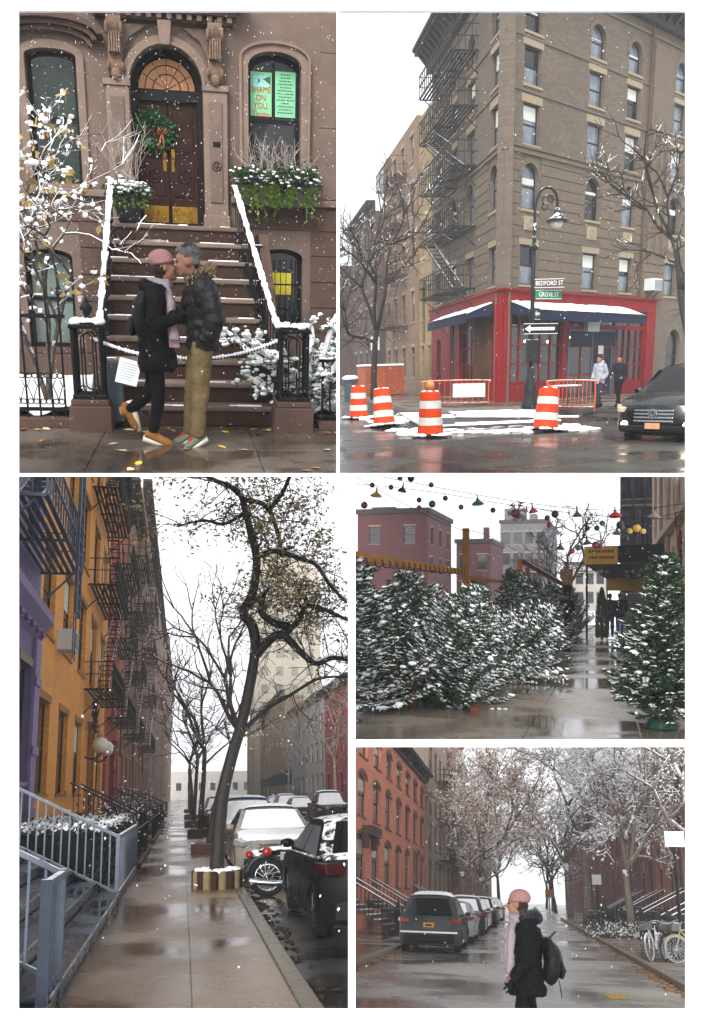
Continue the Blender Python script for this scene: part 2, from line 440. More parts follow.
# ------------------------------------------------------------------ people
def spine(g, pts, ra, rb, n=16, m=0):
    """tube along a body axis: ra front-back radius, rb side radius"""
    P = [Vector(p) for p in pts]; k = len(P); o = len(g.v)
    for i in range(k):
        d = (P[min(i + 1, k - 1)] - P[max(i - 1, 0)]).normalized(); y = Vector((0, 1, 0)); a = y.cross(d).normalized()
        for j in range(n):
            t = 2 * PI * j / n; g.v.append(tuple(P[i] + a * math.cos(t) * ra[i] + y * math.sin(t) * rb[i]))
    for i in range(k - 1):
        for j in range(n):
            j2 = (j + 1) % n; g.f.append((o + i * n + j, o + i * n + j2, o + (i + 1) * n + j2, o + (i + 1) * n + j)); g.m.append(m)
    g.f.append(tuple(o + j for j in range(n))[::-1]); g.f.append(tuple(o + (k - 1) * n + j for j in range(n))); g.m += [m, m]
    return g
def curvepts(pts, n):
    """resample a polyline smoothly (Catmull-Rom)"""
    P = [Vector(p) for p in pts]; out = []
    for i in range(n):
        t = i / (n - 1) * (len(P) - 1); k = min(int(t), len(P) - 2); f = t - k
        a, b, c, d = P[max(k - 1, 0)], P[k], P[k + 1], P[min(k + 2, len(P) - 1)]
        out.append(.5 * ((2 * b) + (c - a) * f + (2 * a - 5 * b + 4 * c - d) * f * f + (3 * b - a - 3 * c + d) * f ** 3))
    return out
def lerpl(v, n):
    r = []
    for i in range(n):
        t = i / (n - 1) * (len(v) - 1); k = min(int(t), len(v) - 2); r.append(v[k] + (v[k + 1] - v[k]) * (t - k))
    return r
def head_shape(g, c, yaw=0, pitch=0, s=1.0):
    h = G(); h.ball((-.012, 0, .02), (.098, .077, .105), 16); h.ball((.02, 0, -.045), (.072, .06, .078), 14)
    h.ball((.066, 0, -.098), (.03, .028, .024), 8); h.tube([(.082, 0, .03), (.108, 0, -.022), (.086, 0, -.034)], [.012, .017, .012], 8)
    h.ball((.082, 0, -.062), (.016, .024, .012), 8); h.ball((.075, 0, .038), (.02, .05, .013), 8)
    for y in (-1, 1): h.ball((-.005, y * .078, -.005), (.022, .012, .032), 8); h.ball((.065, y * .038, -.025), (.026, .022, .024), 8)
    M = Matrix.Translation(Vector(c)) @ Euler((0, pitch, yaw)).to_matrix().to_4x4() @ Matrix.Scale(s, 4)
    g.join(h.xf(M)); return M
def hand(g, w, d, curl=.5, side=1):
    """palm and five bent fingers from wrist w along d"""
    w = Vector(w); d = Vector(d).normalized(); a = d.cross(Vector((0, 1, 0))); a = a.normalized() if a.length > .2 else Vector((1, 0, 0)); b = d.cross(a).normalized()
    g.tube([w, w + d * .04, w + d * .085], [.026, .036, .034], 8)
    for i, (o, L) in enumerate(((-.027, .062), (-.009, .075), (.009, .071), (.026, .056))):
        p = w + d * .08 + b * o * side; q = p + d * L * .5 + a * curl * L * .25; r = q + d * L * .4 * (1 - curl * .5) + a * curl * L * .55
        g.tube([p, q, r], [.0095, .009, .0075], 6)
    p = w + d * .03 - b * .03 * side; g.tube([p, p + d * .035 - b * .022 * side + a * .01, p + d * .065 - b * .02 * side + a * .02], [.012, .0105, .008], 6)
SKIN = mat('skin', '#84604f', .55, .08, 12, .05, stain=.05); EYE = mat('dark_eye', '#1c1512', .2, .1, 9, 0)
def figure(t, J, skin=SKIN, vox=.013, gloves=None):
    """one continuous body under the clothes; returns the head frame"""
    g = G(); M = head_shape(g, J['head'], J.get('yaw', 0), J.get('pitch', 0), J.get('hs', 1))
    hc = Vector(J['head']); nk = Vector(J['neck']); ch = Vector(J['chest']); wa = Vector(J['waist']); hp = (Vector(J['hip'][0]) + Vector(J['hip'][1])) / 2
    g.tube([nk - Vector((0, 0, .06)), nk, hc - Vector((.01, 0, .03))], [.062, .055, .055], 10)
    P = curvepts([hp - Vector((0, 0, .06)), hp, wa, ch, nk - Vector((0, 0, .04))], 9); spine(g, P, lerpl([.09, .1, .09, .1, .05], 9), lerpl([.12, .15, .125, .16, .07], 9))
    for s in (0, 1):
        a, b, c = (Vector(J[k][s]) for k in ('shoulder', 'elbow', 'wrist')); g.tube(curvepts([a, b, c], 7), lerpl([.05, .04, .027], 7), 8); g.ball(a, .055, 8)
        if J.get('pocket') != s and not J.get('gloved'): hand(g, c, J['grip'][s] if 'grip' in J else (c - b), J.get('curl', .5), 1 if s else -1)
        a, b, c = (Vector(J[k][s]) for k in ('hip', 'knee', 'ankle')); g.tube(curvepts([a, b, c], 8), lerpl([.065, .042, .03], 8), 8)
        g.tube([c, c + (Vector(J['toe'][s]) - c) * .35 - Vector((0, 0, .005))], [.036, .02], 7)
    o = obj('body', g, skin, t, remesh=vox)
    e = G()
    for y in (-1, 1): e.ball(M @ Vector((.083, y * .034, .008)), .0085, 6)
    obj('eyes', e, EYE, o); return M
def sleeve(g, J, s, r=(.075, .062, .05), puff=0, n=14):
    a, b, c = (Vector(J[k][s]) for k in ('shoulder', 'elbow', 'wrist')); P = curvepts([a, b, b.lerp(c, .96)], n); rr = lerpl(r, n)
    if puff: P = curvepts([a, b, b.lerp(c, .96)], 40); rr = [x + puff * abs(math.sin(i * PI * 7 / 39)) for i, x in enumerate(lerpl(r, 40))]
    g.tube(P, rr, 12); g.ball(a, r[0] * 1.05, 10)
def leg(g, J, s, r=(.1, .075, .058), n=12):
    a, b, c = (Vector(J[k][s]) for k in ('hip', 'knee', 'ankle')); rng = random.Random(s)
    P = curvepts([a + Vector((0, 0, .03)), b, c], n); g.tube(P, [x + rng.uniform(-.004, .006) for x in lerpl(r, n)], 12)
def shoe(t, a, toe, up_m, sole_m, name='shoe', w=.045, lace=None):
    a = Vector(a); toe = Vector(toe); d = (toe - a).normalized(); n = Vector((0, 1, 0)).cross(d).normalized()
    if n.z < 0 and abs(d.z) < .7: n = -n
    g = G(); h = a - d * .075; L = (toe - h).length; dn = -n * .05
    P = [h + dn * .3, h + d * L * .25 + dn * .2, h + d * L * .55 + dn * .55, h + d * L * .85 + dn * .75, h + d * L + dn * .85]; g.tube(curvepts(P, 10), lerpl([.035, .047, .045, .04, .02], 10), 10); g.tube([a + n * .06, a + dn * .3], [.05, .05], 10)
    o = obj(name, g, up_m, t, remesh=.009, sm=3)
    q = G(); q.tube([h + dn * 1.05 - d * .005, h + d * L * .5 + dn * 1.15, h + d * (L + .012) + dn * 1.2], [.03, .036, .022], 10); obj('sole', q, sole_m, o, smooth=True)
    if lace:
        q = G()
        for k in range(4): c = h + d * L * (.42 + .1 * k) + n * (.03 - .009 * k); q.tube([c + Vector((0, -.03, -.008)), c, c + Vector((0, .03, -.008))], .012, 5)
        obj('laces', q, lace, o)
    return o

# ------------------------------------------------------------------ cars (forward = +x)
CARS = dict(
 suv=dict(L=4.55, W=.93, top=[(-2.27, .5), (-2.28, .78), (-2.2, 1.02), (-1.95, 1.07), (.9, 1.06), (1.45, 1.04), (1.95, .96), (2.2, .82), (2.28, .62), (2.24, .4), (2.12, .27)], gh=(-2.18, -1.58, .1, 1.14), zb=1.02, zt=1.64, xw=(-1.35, 1.4), rw=.36),
 sedan=dict(L=4.7, W=.91, top=[(-2.34, .5), (-2.33, .75), (-2.25, .98), (-2.05, 1.03), (-1.5, 1.02), (.95, .98), (1.5, .94), (2.0, .86), (2.25, .74), (2.34, .58), (2.3, .36), (2.15, .25)], gh=(-1.75, -.95, .12, 1.08), zb=.97, zt=1.45, xw=(-1.4, 1.42), rw=.33),
 pickup=dict(L=5.4, W=.98, top=[(-2.7, .55), (-2.7, 1.12), (-2.55, 1.16), (-.6, 1.16), (1.1, 1.16), (1.9, 1.14), (2.45, 1.06), (2.66, .9), (2.7, .6), (2.6, .36)], gh=(-.85, -.65, .55, 1.25), zb=1.12, zt=1.82, xw=(-1.7, 1.75), rw=.4))
_W = {}
def wheel_meshes(r):
    if r in _W: return _W[r]
    k = r / .36; M = Matrix.Rotation(PI / 2, 4, 'X')
    a = G().lathe([(.22 * k, -.1), (.31 * k, -.105), (.35 * k, -.08), (.36 * k, -.03), (.36 * k, .03), (.35 * k, .08), (.31 * k, .105), (.22 * k, .1)], 24).xf(M)
    b = G().lathe([(.22 * k, -.07), (.225 * k, .07)], 20).xf(M); b.ring((0, -.088, 0), .215 * k, .014, 'y', 20, 6); b.ring((0, .088, 0), .215 * k, .014, 'y', 20, 6)
    for i in range(5):
        for s in (-1, 1):
            t = 2 * PI * i / 5; b.bar((.04 * k * math.cos(t), s * .085, .04 * k * math.sin(t)), (.215 * k * math.cos(t), s * .082, .215 * k * math.sin(t)), .045 * k, .02)
    for s in (-1, 1): b.ball((0, s * .088, 0), (.045 * k, .012, .045 * k), 8)
    _W[r] = (a.mesh('tyre', RUBBER, True), b.mesh('rim', mat('alloy_rim', '#6c7075', .35, .15, 9, .05, metal=.8), False)); return _W[r]
def car(t, kind, paint, snow=0, glass=None, snowglass=0, head=None, plate='#c9b27a', seed=1, trimc='#1b1c1e', tail=None):
    S = CARS[kind]; L, W, zb, zt = S['L'], S['W'], S['zb'], S['zt']; g0, g1, g2, g3 = S['gh']; rng = random.Random(seed); hl = L / 2
    glass = glass or glassy('car_glass', '#0a0d0f', .08, .3)
    trim = mat('black_trim' + trimc, trimc, .6, .2, 10, .1)
    zl = .24; ra = S['rw'] + .05; bot = []
    for xc in S['xw']:
        a0 = math.asin(max(-1, (zl - S['rw']) / ra)); bot += [(xc + ra * math.cos(a), S['rw'] + ra * math.sin(a)) for a in [PI - a0 + (2 * a0 - PI) * i / 10 for i in range(11)]]
    poly = [(-hl + .12, zl)] + bot + [(hl - .12, zl)] + S['top'][::-1]
    def B(x, z, u):
        e = abs(u); ed = max(0, (e - .8) / .2)
        y = u * W * (1 - .07 * max(0, z - .55) - .06 * max(0, .5 - z)); xx = x - math.copysign(.34 * e ** 4 * (abs(x) / hl) ** 5, x)
        return (xx, y, z - .05 * ed ** 2 * (1 if z > .6 else 0) + (.02 * (1 - e * e) if z > .8 else 0))
    us = [-1, -.95, -.86, -.5, 0, .5, .86, .95, 1]; k = len(poly); g = G()
    for u in us: g.v += [B(x, z, u) for x, z in poly]
    for i in range(len(us) - 1):
        for j in range(k): g.f.append((i * k + j, i * k + (j + 1) % k, (i + 1) * k + (j + 1) % k, (i + 1) * k + j)); g.m.append(0)
    g.f += [tuple(range(k)), tuple((len(us) - 1) * k + j for j in range(k))[::-1]]; g.m += [0, 0]
    bo = obj('body', g, paint, t, smooth='auto')
    def Q(x, z, u):
        f = max(0, min(1, (z - zb) / (zt - zb))); e = abs(u)
        return (x, u * W * .95 * (1 - .25 * f), z + (.035 * (1 - u * u) - .03 * max(0, (e - .85) / .15)) * f)
    pr = [(g0, zb - .06), (g0 + .02, zb), (g0 + (g1 - g0) * .8, zb + (zt - zb) * .85), (g1 + .05, zt - .015), (g1 + .35, zt), (g2 - .3, zt), (g2 + .03, zt - .02), (g2 + (g3 - g2) * .25, zb + (zt - zb) * .82), (g3, zb), (g3, zb - .06)]
    us2 = [-1, -.93, -.5, 0, .5, .93, 1]; k = len(pr); g = G()
    for u in us2: g.v += [Q(x, z, u) for x, z in pr]
    for i in range(len(us2) - 1):
        for j in range(k): g.f.append((i * k + j, i * k + (j + 1) % k, (i + 1) * k + (j + 1) % k, (i + 1) * k + j)); g.m.append(0)
    g.f += [tuple(range(k)), tuple((len(us2) - 1) * k + j for j in range(k))[::-1]]; g.m += [0, 0]
    obj('cabin', g, paint, t, smooth='auto')
    sg = snowm()
    def slope(x0, z0, x1, z1, name, m, w=.86):
        g = G(); n = Vector((z1 - z0, 0, x0 - x1)).normalized(); n = n if (n.x > 0) == (x0 > x1) else -n; n = n * .014
        for a in (.07, .5, .93):
            for u in (-w, -w / 2, 0, w / 2, w): p = Q(x0 + (x1 - x0) * a, z0 + (z1 - z0) * a, u * (1 - .03 * a)); g.v.append(tuple(Vector(p) + n))
        g.f = [(r * 5 + c, r * 5 + c + 1, (r + 1) * 5 + c + 1, (r + 1) * 5 + c) for r in (0, 1) for c in range(4)]; g.m = [0] * 8
        obj(name, g, m, t, smooth=True)
    A = (g2 + (g3 - g2) * .25, zb + (zt - zb) * .82); Bk = (g0 + (g1 - g0) * .8, zb + (zt - zb) * .85)
    slope(g3, zb, A[0], A[1] + .05, 'windscreen', sg if snowglass & 1 else glass); slope(g0 + .02, zb, Bk[0], Bk[1] + .03, 'rear_window', sg if snowglass & 2 else glass, .8)
    for s in (-1, 1):
        z0, z1 = zb + .03, zt - .09; f0, f1 = 0.06, (z1 - zb) / (zt - zb)
        xr0, xr1 = g0 + .16, g0 + (g1 - g0) * f1 + .16; xf0, xf1 = g3 - .14, g3 + (g2 - g3) * f1 - .06
        cuts = [-.42, .42] if kind == 'suv' else [-.3] if kind == 'sedan' else []
        xs = [None] + cuts + [None]
        for i in range(len(xs) - 1):
            a0, a1 = (xr0, xr1) if xs[i] is None else (xs[i] + .035,) * 2; b0, b1 = (xf0, xf1) if xs[i + 1] is None else (xs[i + 1] - .035,) * 2
            q = [Vector(Q(x, z, s)) + Vector((0, s * .008, 0)) for x, z in ((a0, z0), (b0, z0), (b1, z1), (a1, z1))]; g = G().add(q, [(0, 1, 2, 3)]); obj('side_window', g, glassy('frosted_car_glass', '#4a5054', .5, .4) if snowglass & 4 else glass, t)
        g = G(); m = Vector(Q(g3 - .28, zb + .06, s)); g.ball(m + Vector((0, s * .12, .02)), (.06, .11, .07), 8); obj('mirror', g, paint, t, smooth=True)
        for x in ([-.45, .38, 1.02] if kind != 'pickup' else [-.6, .55]):
            g = G().bar(Vector(B(x, .36, s)) + Vector((0, s * .002, 0)), Vector(B(x, zb - .05, s)) + Vector((0, s * .002, .02)), .008, .006); obj('door_seam', g, trim, t)
        for x in ([-.3, .55] if kind != 'pickup' else [-.45]): obj('door_handle', G().bar(Vector(B(x, zb - .16, s)) + Vector((-.08, s * .012, 0)), Vector(B(x, zb - .16, s)) + Vector((.08, s * .012, 0)), .022), trim, t)
        g = G(); c = Vector(B(hl - .2, .76, s * .8)); g.prism([(-.17, -.05), (.13, -.075), (.15, .02), (-.16, .085)], 'y', -.17, .17); g.xf(Matrix.Translation(c) @ Matrix.Rotation(-s * .5, 4, 'Z')); obj('headlight', g, head or mat('headlight_lens', '#7f8386', .15, .2, 20, .05, spec=.6), t, bevel=.015)
        g = G(); c = Vector(B(-hl + .13, zb - .1, s * .78)); g.prism([(-.12, -.07), (.22, -.03), (.2, .075), (-.1, .07)], 'y', -.19, .15 + .06); g.xf(Matrix.Translation(c) @ Matrix.Rotation(s * .35, 4, 'Z')); obj('tail_light', g, tail or mat('red_lens', '#8a1512', .25, .25, 14, .05, spec=.4), t, bevel=.015)
        wm = wheel_meshes(S['rw'])
        for x in S['xw']: w_ = obj('wheel', wm[0], None, t, loc=(x, s * (W - .13), S['rw'])); obj('rim', wm[1], None, w_)
    obj('bumper', G().prism([(hl - .3, .28), (hl - .02, .3), (hl + .012, .42), (hl - .3, .46)], 'y', -W * .8, W * .8), trim, t, bevel=.03)
    obj('bumper', G().prism([(-hl + .3, .28), (-hl + .02, .3), (-hl - .02, .52), (-hl + .3, .56)], 'y', -W * .82, W * .82), trim, t, bevel=.03)
    g = G()
    for i in range(4): g.box(hl - .1, hl + .016 - i * .012, -.42, .42, .5 + i * .07, .535 + i * .07)
    obj('grille', g, CHROME if kind != 'pickup' else trim, t, bevel=.005)
    obj('number_plate', G().box(hl + .014, hl + .026, -.16, .16, .36, .48), mat('plate' + plate, plate, .5, .06, 9, .05), t, bevel=.004)
    obj('number_plate', G().box(-hl - .03, -hl - .012, -.16, .16, .62 if kind == 'sedan' else .74, .75 if kind == 'sedan' else .87), mat('plate' + plate, plate, .5, .06, 9, .05), t, bevel=.004)
    obj('underbody', G().box(-hl + .3, hl - .3, -W * .8, W * .8, .2, .4), trim, t)
    if snow:
        def cap(x0, x1, f, w, h, name='snow'):
            g = G(); nx, ny = 14, 10
            for i in range(nx + 1):
                for j in range(ny + 1):
                    u = -w + 2 * w * j / ny; x = x0 + (x1 - x0) * i / nx; e = (1 - abs(2 * i / nx - 1) ** 6) * (1 - abs(2 * j / ny - 1) ** 6); p = f(x, u)
                    g.v.append((p[0], p[1], p[2] + .004 + e * h * (.7 + .6 * rng.random())))
            g.f = [(i * (ny + 1) + j, i * (ny + 1) + j + 1, (i + 1) * (ny + 1) + j + 1, (i + 1) * (ny + 1) + j) for i in range(nx) for j in range(ny)]; g.m = [0] * len(g.f)
            obj(name, g, sg, t, smooth=True)
        def ztop(x):
            T = sorted(S['top'][1:-2])
            for (a, za), (b, z2) in zip(T, T[1:]):
                if a <= x <= b: return za + (z2 - za) * (x - a) / max(1e-6, b - a)
            return T[0][1] if x < T[0][0] else T[-1][1]
        cap(g1 + .02, g2 + .06, lambda x, u: Q(x, zt, u), .97, .05 * snow)
        cap(g3 - .05, hl - .22, lambda x, u: B(x, ztop(x), u), .93, .035 * snow)
        if kind != 'suv': cap(-hl + .12, g0 + .05, lambda x, u: B(x, ztop(x), u), .93, .035 * snow)
    return t
# ------------------------------------------------------------------ fire escapes (in a facade frame, y<0 outward)
def fire_escape(par, M, levels, u0, u1, m, depth=1.0, drop=True, flip=False, top=None, rail_n=16):
    """platforms with slatted floors, railings and slanted ladders; M places the facade frame in the parent's"""
    fe = part('fire_escape', par); fe.matrix_local = M
    for i, z in enumerate(levels):
        g = G(); n = 7
        for j in range(n): y = -.08 - (depth - .1) * j / (n - 1); g.box(u0, u1, y - .048, y + .048, z - .025, z)
        for u in (u0, (u0 + u1) / 2, u1): g.box(u - .025, u + .025, -depth, 0, z - .07, z - .021)
        obj('platform', g, m, fe)
        g = G()
        for zz in (.5, .95): g.box(u0, u1, -depth - .025, -depth + .025, z + zz, z + zz + .05); [g.box(u - .015, u + .015, -depth, 0, z + zz, z + zz + .03) for u in (u0, u1)]
        for j in range(rail_n + 1): u = u0 + (u1 - u0) * j / rail_n; g.box(u - .017, u + .017, -depth - .017, -depth + .017, z, z + .95)
        for j in range(1, 4): [g.box(u - .011, u + .011, -depth * j / 4 - .011, -depth * j / 4 + .011, z, z + .95) for u in (u0, u1)]
        obj('railing', g, m, fe)
        g = G()
        for u in (u0 + .1, u1 - .1): g.bar((u, 0, z - .9), (u, -depth * .8, z - .07), .04)
        obj('bracket', g, m, fe)
        if i + 1 < len(levels):
            z2 = levels[i + 1]; a, b = (u0 + .35, u1 - .45) if (i % 2 == 0) != flip else (u1 - .35, u0 + .45); g = G()
            for y in (-depth * .85, -depth * .42): g.bar((a, y, z), (b, y, z2), .03, .1)
            k = int((z2 - z) / .24)
            for j in range(k): f = (j + .5) / k; g.box(a + (b - a) * f - .09, a + (b - a) * f + .09, -depth * .85, -depth * .42, z + (z2 - z) * f, z + (z2 - z) * f + .02)
            g.bar((a, -depth * .9, z + .85), (b, -depth * .9, z2 + .85), .025)
            obj('ladder', g, m, fe)
    if drop:
        g = G(); z = levels[0]; u = u1 - .5 if not flip else u0 + .2
        for s in (0, .4): g.bar((u + s, -depth * .9, z - 2.2), (u + s, -depth * .9, z + .9), .03)
        for j in range(9): g.bar((u, -depth * .9, z - 2.1 + j * .3), (u + .4, -depth * .9, z - 2.1 + j * .3), .02)
        obj('drop_ladder', g, m, fe)
    if top:
        g = G()
        for s in (0, .4): g.tube(curvepts([(u0 + 1 + s, -depth * .5, levels[-1]), (u0 + 1 + s, -depth * .5, top), (u0 + 1 + s, .1, top + .4), (u0 + 1 + s, .6, top)], 10), .02, 5)
        for j in range(int((top - levels[-1]) / .3)): g.bar((u0 + 1, -depth * .5, levels[-1] + .2 + j * .3), (u0 + 1.4, -depth * .5, levels[-1] + .2 + j * .3), .02)
        obj('roof_ladder', g, m, fe)
    return fe
def bracket_cornice(par, M, u0, u1, z, h, d, m, step=.8):
    c = obj('cornice', G().box(u0, u1, -d * .35, -.002, z, z + h * .35).box(u0, u1, -d * .25, -.002, z + h * .35, z + h * .7).box(u0, u1, -d, -.002, z + h * .7, z + h * .85).box(u0, u1, -d * 1.12, -.002, z + h * .85, z + h), m, par); c.matrix_local = M
    b = None; k = int((u1 - u0) / step)
    for i in range(k):
        u = u0 + (i + .5) * (u1 - u0) / k
        if b is None: b = obj('bracket', G().prism([(-.0, z + h * .1), (-d * .4, z + h * .2), (-d * .9, z + h * .68), (0, z + h * .68)], 'x', -.09, .09), m, c, loc=(u, 0, 0))
        else: twin(b, c, (u, 0, 0))
    return c

# ================================================================== the white display wall
def K(px): return (px - 352) / 900
def V(py): return (600 - py) / 900
# stages: tilt, turn and eye height of each; cut planes are the dividers between the stages
A_ = Stage('stoop', 19.739, -1.481, 9.673, 1.5, [(-1, K(338.3), 0), (0, -V(474.6), 1), (1, -K(-60), 0)])
B_ = Stage('corner', 14.198, -2.855, 6.058, 1.6, [(1, -K(338.7), 0), (0, -V(474.6), 1), (-1, K(712), 0)])
C_ = Stage('row', -12.023, 1.077, 10.406, 1.65, [(-1, K(351.3), 0)])
D_ = Stage('lot', -.122, -.023, -16.113, 1.5, [(1, -K(352.7), 0), (0, -V(743), 1), (0, V(475.4), -1), (-1, K(712), 0)])
E_ = Stage('crossing', -18.123, -1.699, -10.509, 1.6, [(1, -K(352.7), 0), (0, V(744), -1), (-1, K(712), 0)])
Z_ = Stage('wall', 0, 0, 0, 0, []); Z_.on()
WD = 6.0
def bx(px): return K(px) * WD
def bz(py): return V(py) * WD
WHITE = mat('white_paint', (.93, .93, .945), .55, .012, 3, .04, bs=90, stain=.0)
ops = [(18.2, 336.6, 473.2, 10.8), (339.4, 686.2, 473.2, 10.8), (18.2, 348.2, 1009.8, 476.4), (355.4, 686.2, 739.8, 476.4), (355.4, 686.2, 1009.8, 747)]
g = G(); wall(g, bx(-90), bx(794), bz(1110), bz(-90), [(bx(a), bx(b), bz(c), bz(d)) for a, b, c, d in ops], WD, WD + .02)
wl = struct('wall', g, WHITE); wl['label'] = 'white display wall with five openings'
def divider(k0, v0, k1, v1, y0, y1, t=.006):
    g = G(); n = Vector((v0 - v1, 0, k1 - k0)).normalized() * t
    q = [Vector((k * y, y, v * y)) for k, v, y in ((k0, v0, y0), (k1, v1, y0), (k1, v1, y1), (k0, v0, y1))]
    g.add([p + n for p in q] + [p - n for p in q], [(0, 1, 2, 3), (7, 6, 5, 4), (0, 4, 5, 1), (1, 5, 6, 2), (2, 6, 7, 3), (3, 7, 4, 0)])
    obj('divider', g, WHITE, wl)
divider(K(338.5), V(474.4), K(338.5), V(0), WD + .021, 14)
divider(K(351.9), V(1030), K(351.9), V(475.2), WD + .021, 11.5)
divider(K(8), V(475), K(338), V(475), WD + .021, 6.9)
divider(K(339), V(475), K(700), V(475), WD + .021, 7.2)
divider(K(352.6), V(743.5), K(700), V(743.5), WD + .021, 7.2)
# unseen floor added before the wall to cut light from below
struct('shade_floor', G().box(-60, 60, -80, 5.9, -5.2, -5.0), wet('wet_asphalt_plain', '#3a3937', '#232220', .12, .5, .5))

# ================================================================== stage 1: couple in front of a brownstone stoop
A_.on()
BS = mat('brownstone', '#62544c', .85, .16, 5, .45, bs=40, stain=.35)
BS2 = mat('brownstone_trim', '#6f5f55', .85, .14, 6, .4, bs=40, stain=.4)
BSD = mat('brownstone_wet', '#4c3c35', .7, .2, 5, .4, bs=40, stain=.5)
STEP = mat('brownstone_step', '#35251f', .5, .2, 5, .3, bs=40, stain=.4)
DOORM = mat('dark_door_wood', '#24100c', .55, .35, 5, .15, spec=.1)
BLACKP = mat('black_paint', '#0d0e0f', .45, .3, 8, .15)
BRASS = mat('brass', '#8f6c2a', .3, .12, 8, .05, metal=1, stain=.1)
GLS = glassy('house_glass', '#121817'); GLS2 = glassy('house_glass_green', '#1d2c27')
W1 = wet('wet_bluestone', '#5a5048', '#3a322a', .08, .45, 1.1, .2)
rng = random.Random(11)
# pavement of large flags
base = struct('sidewalk', G().box(-3.2, 3.2, 6.4, 12.9, -.03, -.012), W1); obj('bounce_deck', G().box(-3.2, 3.2, 6.4, 12.9, -.045, -.031), mat('bounce_white', (.85, .85, .86), .7, .02, 3, .03, stain=0), base)  # white underside sheet added as a reflector for the stage below
xs = [-3.2, -2.35, -.86, .55, 1.95, 3.2]
for i, (a, b) in enumerate(zip(xs, xs[1:])):
    for c, d in ((6.4, 8.15), (8.15, 9.5)):
        obj('paving_slab', G().box(a + .006, b - .006, c + .006, d - .006, -.012, rng.uniform(0, .004)), W1, base, bevel=.004)
# ---- house
H = thing('brownstone_house', 'brown stone town house front with an arched doorway and tall windows', 'house', (0, 12.9, 0))
dcx, dhw = -.23, .445
OPS = [(dcx - dhw, dcx + dhw, 2.04, 4.1, dhw), (.78, 1.45, 2.62, 4.12, .16), (-1.9, -1.3, 2.5, 3.98, .08), (.93, 1.5, .75, 1.83, .12), (-2.1, -1.5, .5, 1.72, .1)]
g = G(); wall(g, -3.3, 3.3, -.1, 5.2, OPS, 0, .4); obj('wall', g, BS, H)
obj('back_wall', G().box(-3.3, 3.3, .9, 1.0, 0, 5.2), mat('dark_hall', '#120d0b', .95), H); obj('ceiling', G().box(-3.3, 3.3, .41, .9, 5.1, 5.2), mat('dark_hall', ''), H); [obj('side_wall', G().box(a, a + .1, .41, .9, 0, 5.1), mat('dark_hall', ''), H) for a in (-3.3, 3.2)]
[obj('water_table', G().box(a, b, -.07, -.001, 2.36, 2.44), BS2, H, bevel=.012) for a, b in ((-3.3, -1.0), (.55, 3.3))]
[obj('base_course', G().box(a, b, -.06, -.001, -.1, .42), BSD, H, bevel=.01) for a, b in ((-3.3, -.95), (.95, 3.3))]
# stone blocks in courses
def courses(zs, u0, u1, bw, par, m, ops, off=.018):
    for r, (za, zb) in enumerate(zip(zs, zs[1:])):
        cuts = sorted((o[0] - .1, o[1] + .1) for o in ops if o[2] - .08 < zb and o[3] + .1 > za); u = u0; segs = []
        for a, b in cuts + [(u1, u1)]:
            if a > u + .1: segs.append((u, a))
            u = max(u, b)
        for a, b in segs:
            k = max(1, round((b - a) / bw)); st = (b - a) / k
            for i in range(k):
                obj('stone', G().box(a + i * st + .006, a + (i + 1) * st - .006, -off - rng.uniform(0, .003), 0, za + .006, zb - .006), m, par, bevel=.006)
low = [o for o in OPS] + [(-1.0, .55, -1, 2.4)]
courses([.43, .76, 1.09, 1.42, 1.75, 2.06, 2.355], -3.2, 3.2, .85, H, BSD, low)
up = OPS + [(-1.03, .6, 2, 5.3), (.64, 1.58, 2.3, 4.4), (-2.1, -1.2, 2.4, 4.3)]
courses([2.45, 2.72, 2.98, 3.24, 3.5, 3.76, 4.02], -3.2, -1.03, .95, H, BS, up)
courses([2.45, 3.3, 4.15, 5.0], 1.6, 3.2, 1.6, H, BS, up, .006)
# door surround
for s, u in ((-1, -.98), (1, .215)):
    a = u if s > 0 else u; pl = obj('pilaster', G().box(a + (.0 if s > 0 else .02), a + .30, -.10, -.001, 2.04, 3.62).box(a - .02, a + .32, -.13, -.001, 2.04, 2.2).box(a - .01, a + .32, -.125, -.001, 3.62, 3.69), BS2, H, bevel=.008)
    obj('panel', G().box(a + .075, a + .235, -.118, -.1, 2.35, 3.5), BS, pl, bevel=.01)
    rs = G(); rs.ring((a + .155, -.12, 2.78), .05, .014, 'y', 16, 6).ball((a + .155, -.12, 2.78), (.028, .025, .028), 8); obj('rosette', rs, BSD, pl, smooth=True)
    # scrolled console bracket
    c = a + .155; pr = []
    for i in range(26):
        t = i / 25; z = 3.72 + .62 * t; y = .08 + .13 * t ** 1.5 + .03 * math.sin(t * 9); pr.append((-y, z))
    br = G().prism(pr + [(0, 4.34), (0, 3.72)], 'x', c - .085, c + .085)
    for sx in (-.085, .085):
        br.ring((c + sx, -.17, 4.22), .055, .02, 'x', 14, 6).ring((c + sx, -.12, 3.82), .035, .016, 'x', 14, 6)
    for i in range(5): br.box(c - .07 + i * .03, c - .05 + i * .03, -.2 - .004 * (i % 2), -.1, 3.96, 4.18)
    br.ball((c, -.13, 3.74), (.06, .06, .07), 8); obj('bracket', br, mat('bracket_stone', '#6a5648', .8, .35, 16, .5), H, smooth=False)
ar = G(); archband(ar, dcx - dhw, dcx + dhw, 2.04, 4.1, dhw, .10, -.09, -.001, legs=False); archband(ar, dcx - dhw, dcx + dhw, 2.04, 4.1, dhw, .035, -.13, -.09, legs=False)
obj('arch_moulding', ar, BS2, H)
ks = G().prism([(dcx - .06, 4.08), (dcx + .06, 4.08), (dcx + .085, 4.34), (dcx - .085, 4.34)], 'y', -.17, -.131); obj('keystone', ks, BS2, H, bevel=.01)
sp = G()
